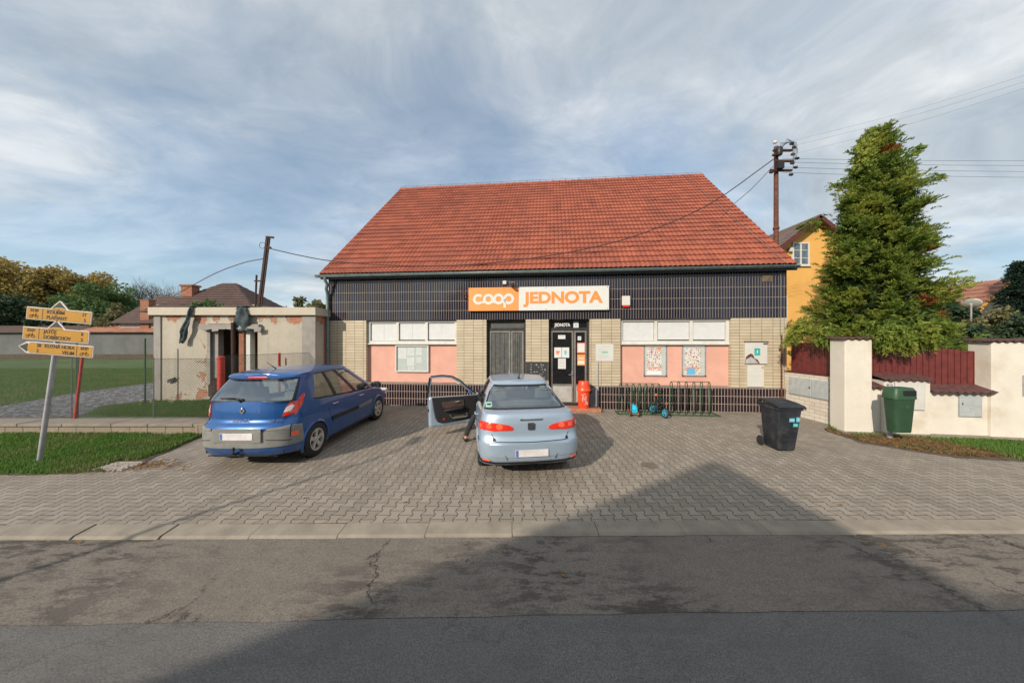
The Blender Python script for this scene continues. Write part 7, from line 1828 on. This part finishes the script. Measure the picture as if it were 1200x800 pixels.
# background trees left
def tree_px(nm, label, pl, pr, ptop, Y, lm, n_leaf, ls, zb=0, **k):
    X0, X1 = X_(pl, Y), X_(pr, Y); Ht = CAMH-(ptop-400)/F*Y - zb; return broadleaf(nm, label, (X0+X1)/2, Y, zb, Ht, (X1-X0)/2, n_leaf, ls, lm, **k)
G1 = 'autumn trees beyond the long grey wall'
tree_px('autumn_tree', 'large yellow brown autumn tree at the far left edge', -60, 60, 303, 50, 'leaf_autumn', 24000, .42, group=G1)
tree_px('autumn_tree', 'orange brown autumn tree second from the left edge', 30, 98, 312, 52, 'leaf_autumn', 18000, .40, group=G1)
tree_px('autumn_tree', 'lower olive and gold autumn tree just left of the dark roofs', 80, 140, 316, 54, 'leaf_autumn', 18000, .38, group=G1)
tree_px('green_tree', 'rounded green tree behind the yellow signs', 78, 158, 333, 42, 'leaf_green', 20000, .33, zc=.55, squash=.46)
tree_px('green_tree', 'dark green bushy tree at the left edge below the autumn trees', -40, 48, 343, 40, 'leaf_dark', 16000, .33, zc=.52, squash=.48)
tree_px('green_tree', 'dark evergreen shrub standing just over the grey wall behind the signs', 40, 88, 352, 39, 'leaf_dark', 12000, .3, zc=.5, squash=.5)
tree_px('green_bush', 'olive bush drooping over the tile coping left of the derelict building', 110, 158, 350, 38, 'leaf_olive', 9000, .28, zc=.5, squash=.5)
for (pl, pr, pt_, lb) in ((335, 362, 345, 'leafy bush top left of the two over the derelict roof'), (358, 390, 347, 'leafy bush top right beside the shop gutter')):
    tree_px('garden_tree', lb, pl, pr, pt_, 24, 'leaf_olive', 3600, .26, group='tree tops over the derelict roof')
tree_px('creeper', 'low green creeper growing on the derelict flat roof', 222, 258, 352, 15.5, 'leaf_green', 2200, .14, zc=.85, squash=.15, limbs=4)
def bare(label, pl, pr, ptop, Y, seed):
    rd = random.Random(seed); X0, X1 = X_(pl, Y), X_(pr, Y); Ht = CAMH-(ptop-400)/F*Y; o = thing('bare_tree', label, 'tree', ((X0+X1)/2, Y, 0), 0, 'bare trees over the dark roofs'); sp_ = (X1-X0)/2
    mb = MB(); mb.tube([(0, 0, 0), (.2, 0, Ht*.3)], [.35, .26], 8); mb.build('trunk', 'bark', o)
    br_ = MB()
    def grow(p, d, L, r, n_):
        e = p + d*L; br_.tube([p, p.lerp(e, .5)+Vector((rd.uniform(-.05, .05), 0, .04))*L, e], [r, r*.8, r*.6], 4, cap=False)
        if n_ == 0: return
        for _ in range(3 if n_ > 1 else 4):
            nd_ = (d + Vector((rd.gauss(0, .5), rd.gauss(0, .5), rd.gauss(.08, .3)))).normalized(); grow(p.lerp(e, rd.uniform(.5, 1)), nd_, L*rd.uniform(.6, .85), r*.55, n_-1)
    for k in range(9):
        a_ = k*.7; grow(Vector((.2, 0, Ht*.28)), Vector((math.cos(a_)*.75, math.sin(a_)*.5, .9)).normalized(), Ht*.24, .13, 5)
    c_ = br_.build('crown', 'twig', o); 
    mz = max(v[2] for v in br_.v); mx = max(abs(v[0]) for v in br_.v); c_.scale = (sp_/mx, 1, 1); 
    k_ = (Ht)/mz; c_.scale = (sp_/mx, 1, k_)
bare('bare leafless tree left of the pair above the dark roofs', 140, 188, 323, 60, 3)
bare('bare leafless tree nearest the derelict building', 172, 218, 325, 62, 5)
# right side
tree_px('hedge_tree', 'dark dense shrub tree just right of the big conifer', 1098, 1136, 346, 15, 'leaf_dark', 9000, .2, zc=.55, squash=.48)
tree_px('hedge_tree', 'brownish olive shrub below the red roof', 1128, 1186, 350, 13, 'leaf_olive', 7000, .16, zc=.5, squash=.5)
tree_px('hedge_tree', 'grey green tree top behind the satellite dish', 1094, 1168, 331, 22, 'leaf_olive', 7000, .24, zc=.6, squash=.42)
tree_px('hedge_tree', 'low dark shrub filling the gap above the red fence', 1100, 1150, 365, 12, 'leaf_dark', 6000, .15, zc=.5, squash=.5)
tree_px('hedge_tree', 'dark olive shrub at the right picture edge above the wall pillar', 1165, 1230, 362, 12, 'leaf_dark', 6000, .16, zc=.5, squash=.5)
p = at(1192, 400, 15); conifer('spruce_tree', 'slim bluish spruce at the far right edge', X_(1194, 15), 15, 0, CAMH+(400-308)/F*15, 1.1, 1600, 'leaf_spruce', ([0, .2, .5, .8, 1], [1, .95, .65, .3, .03]), dens=14, sl=.3, seed=4, ncl=90, clr=.3)
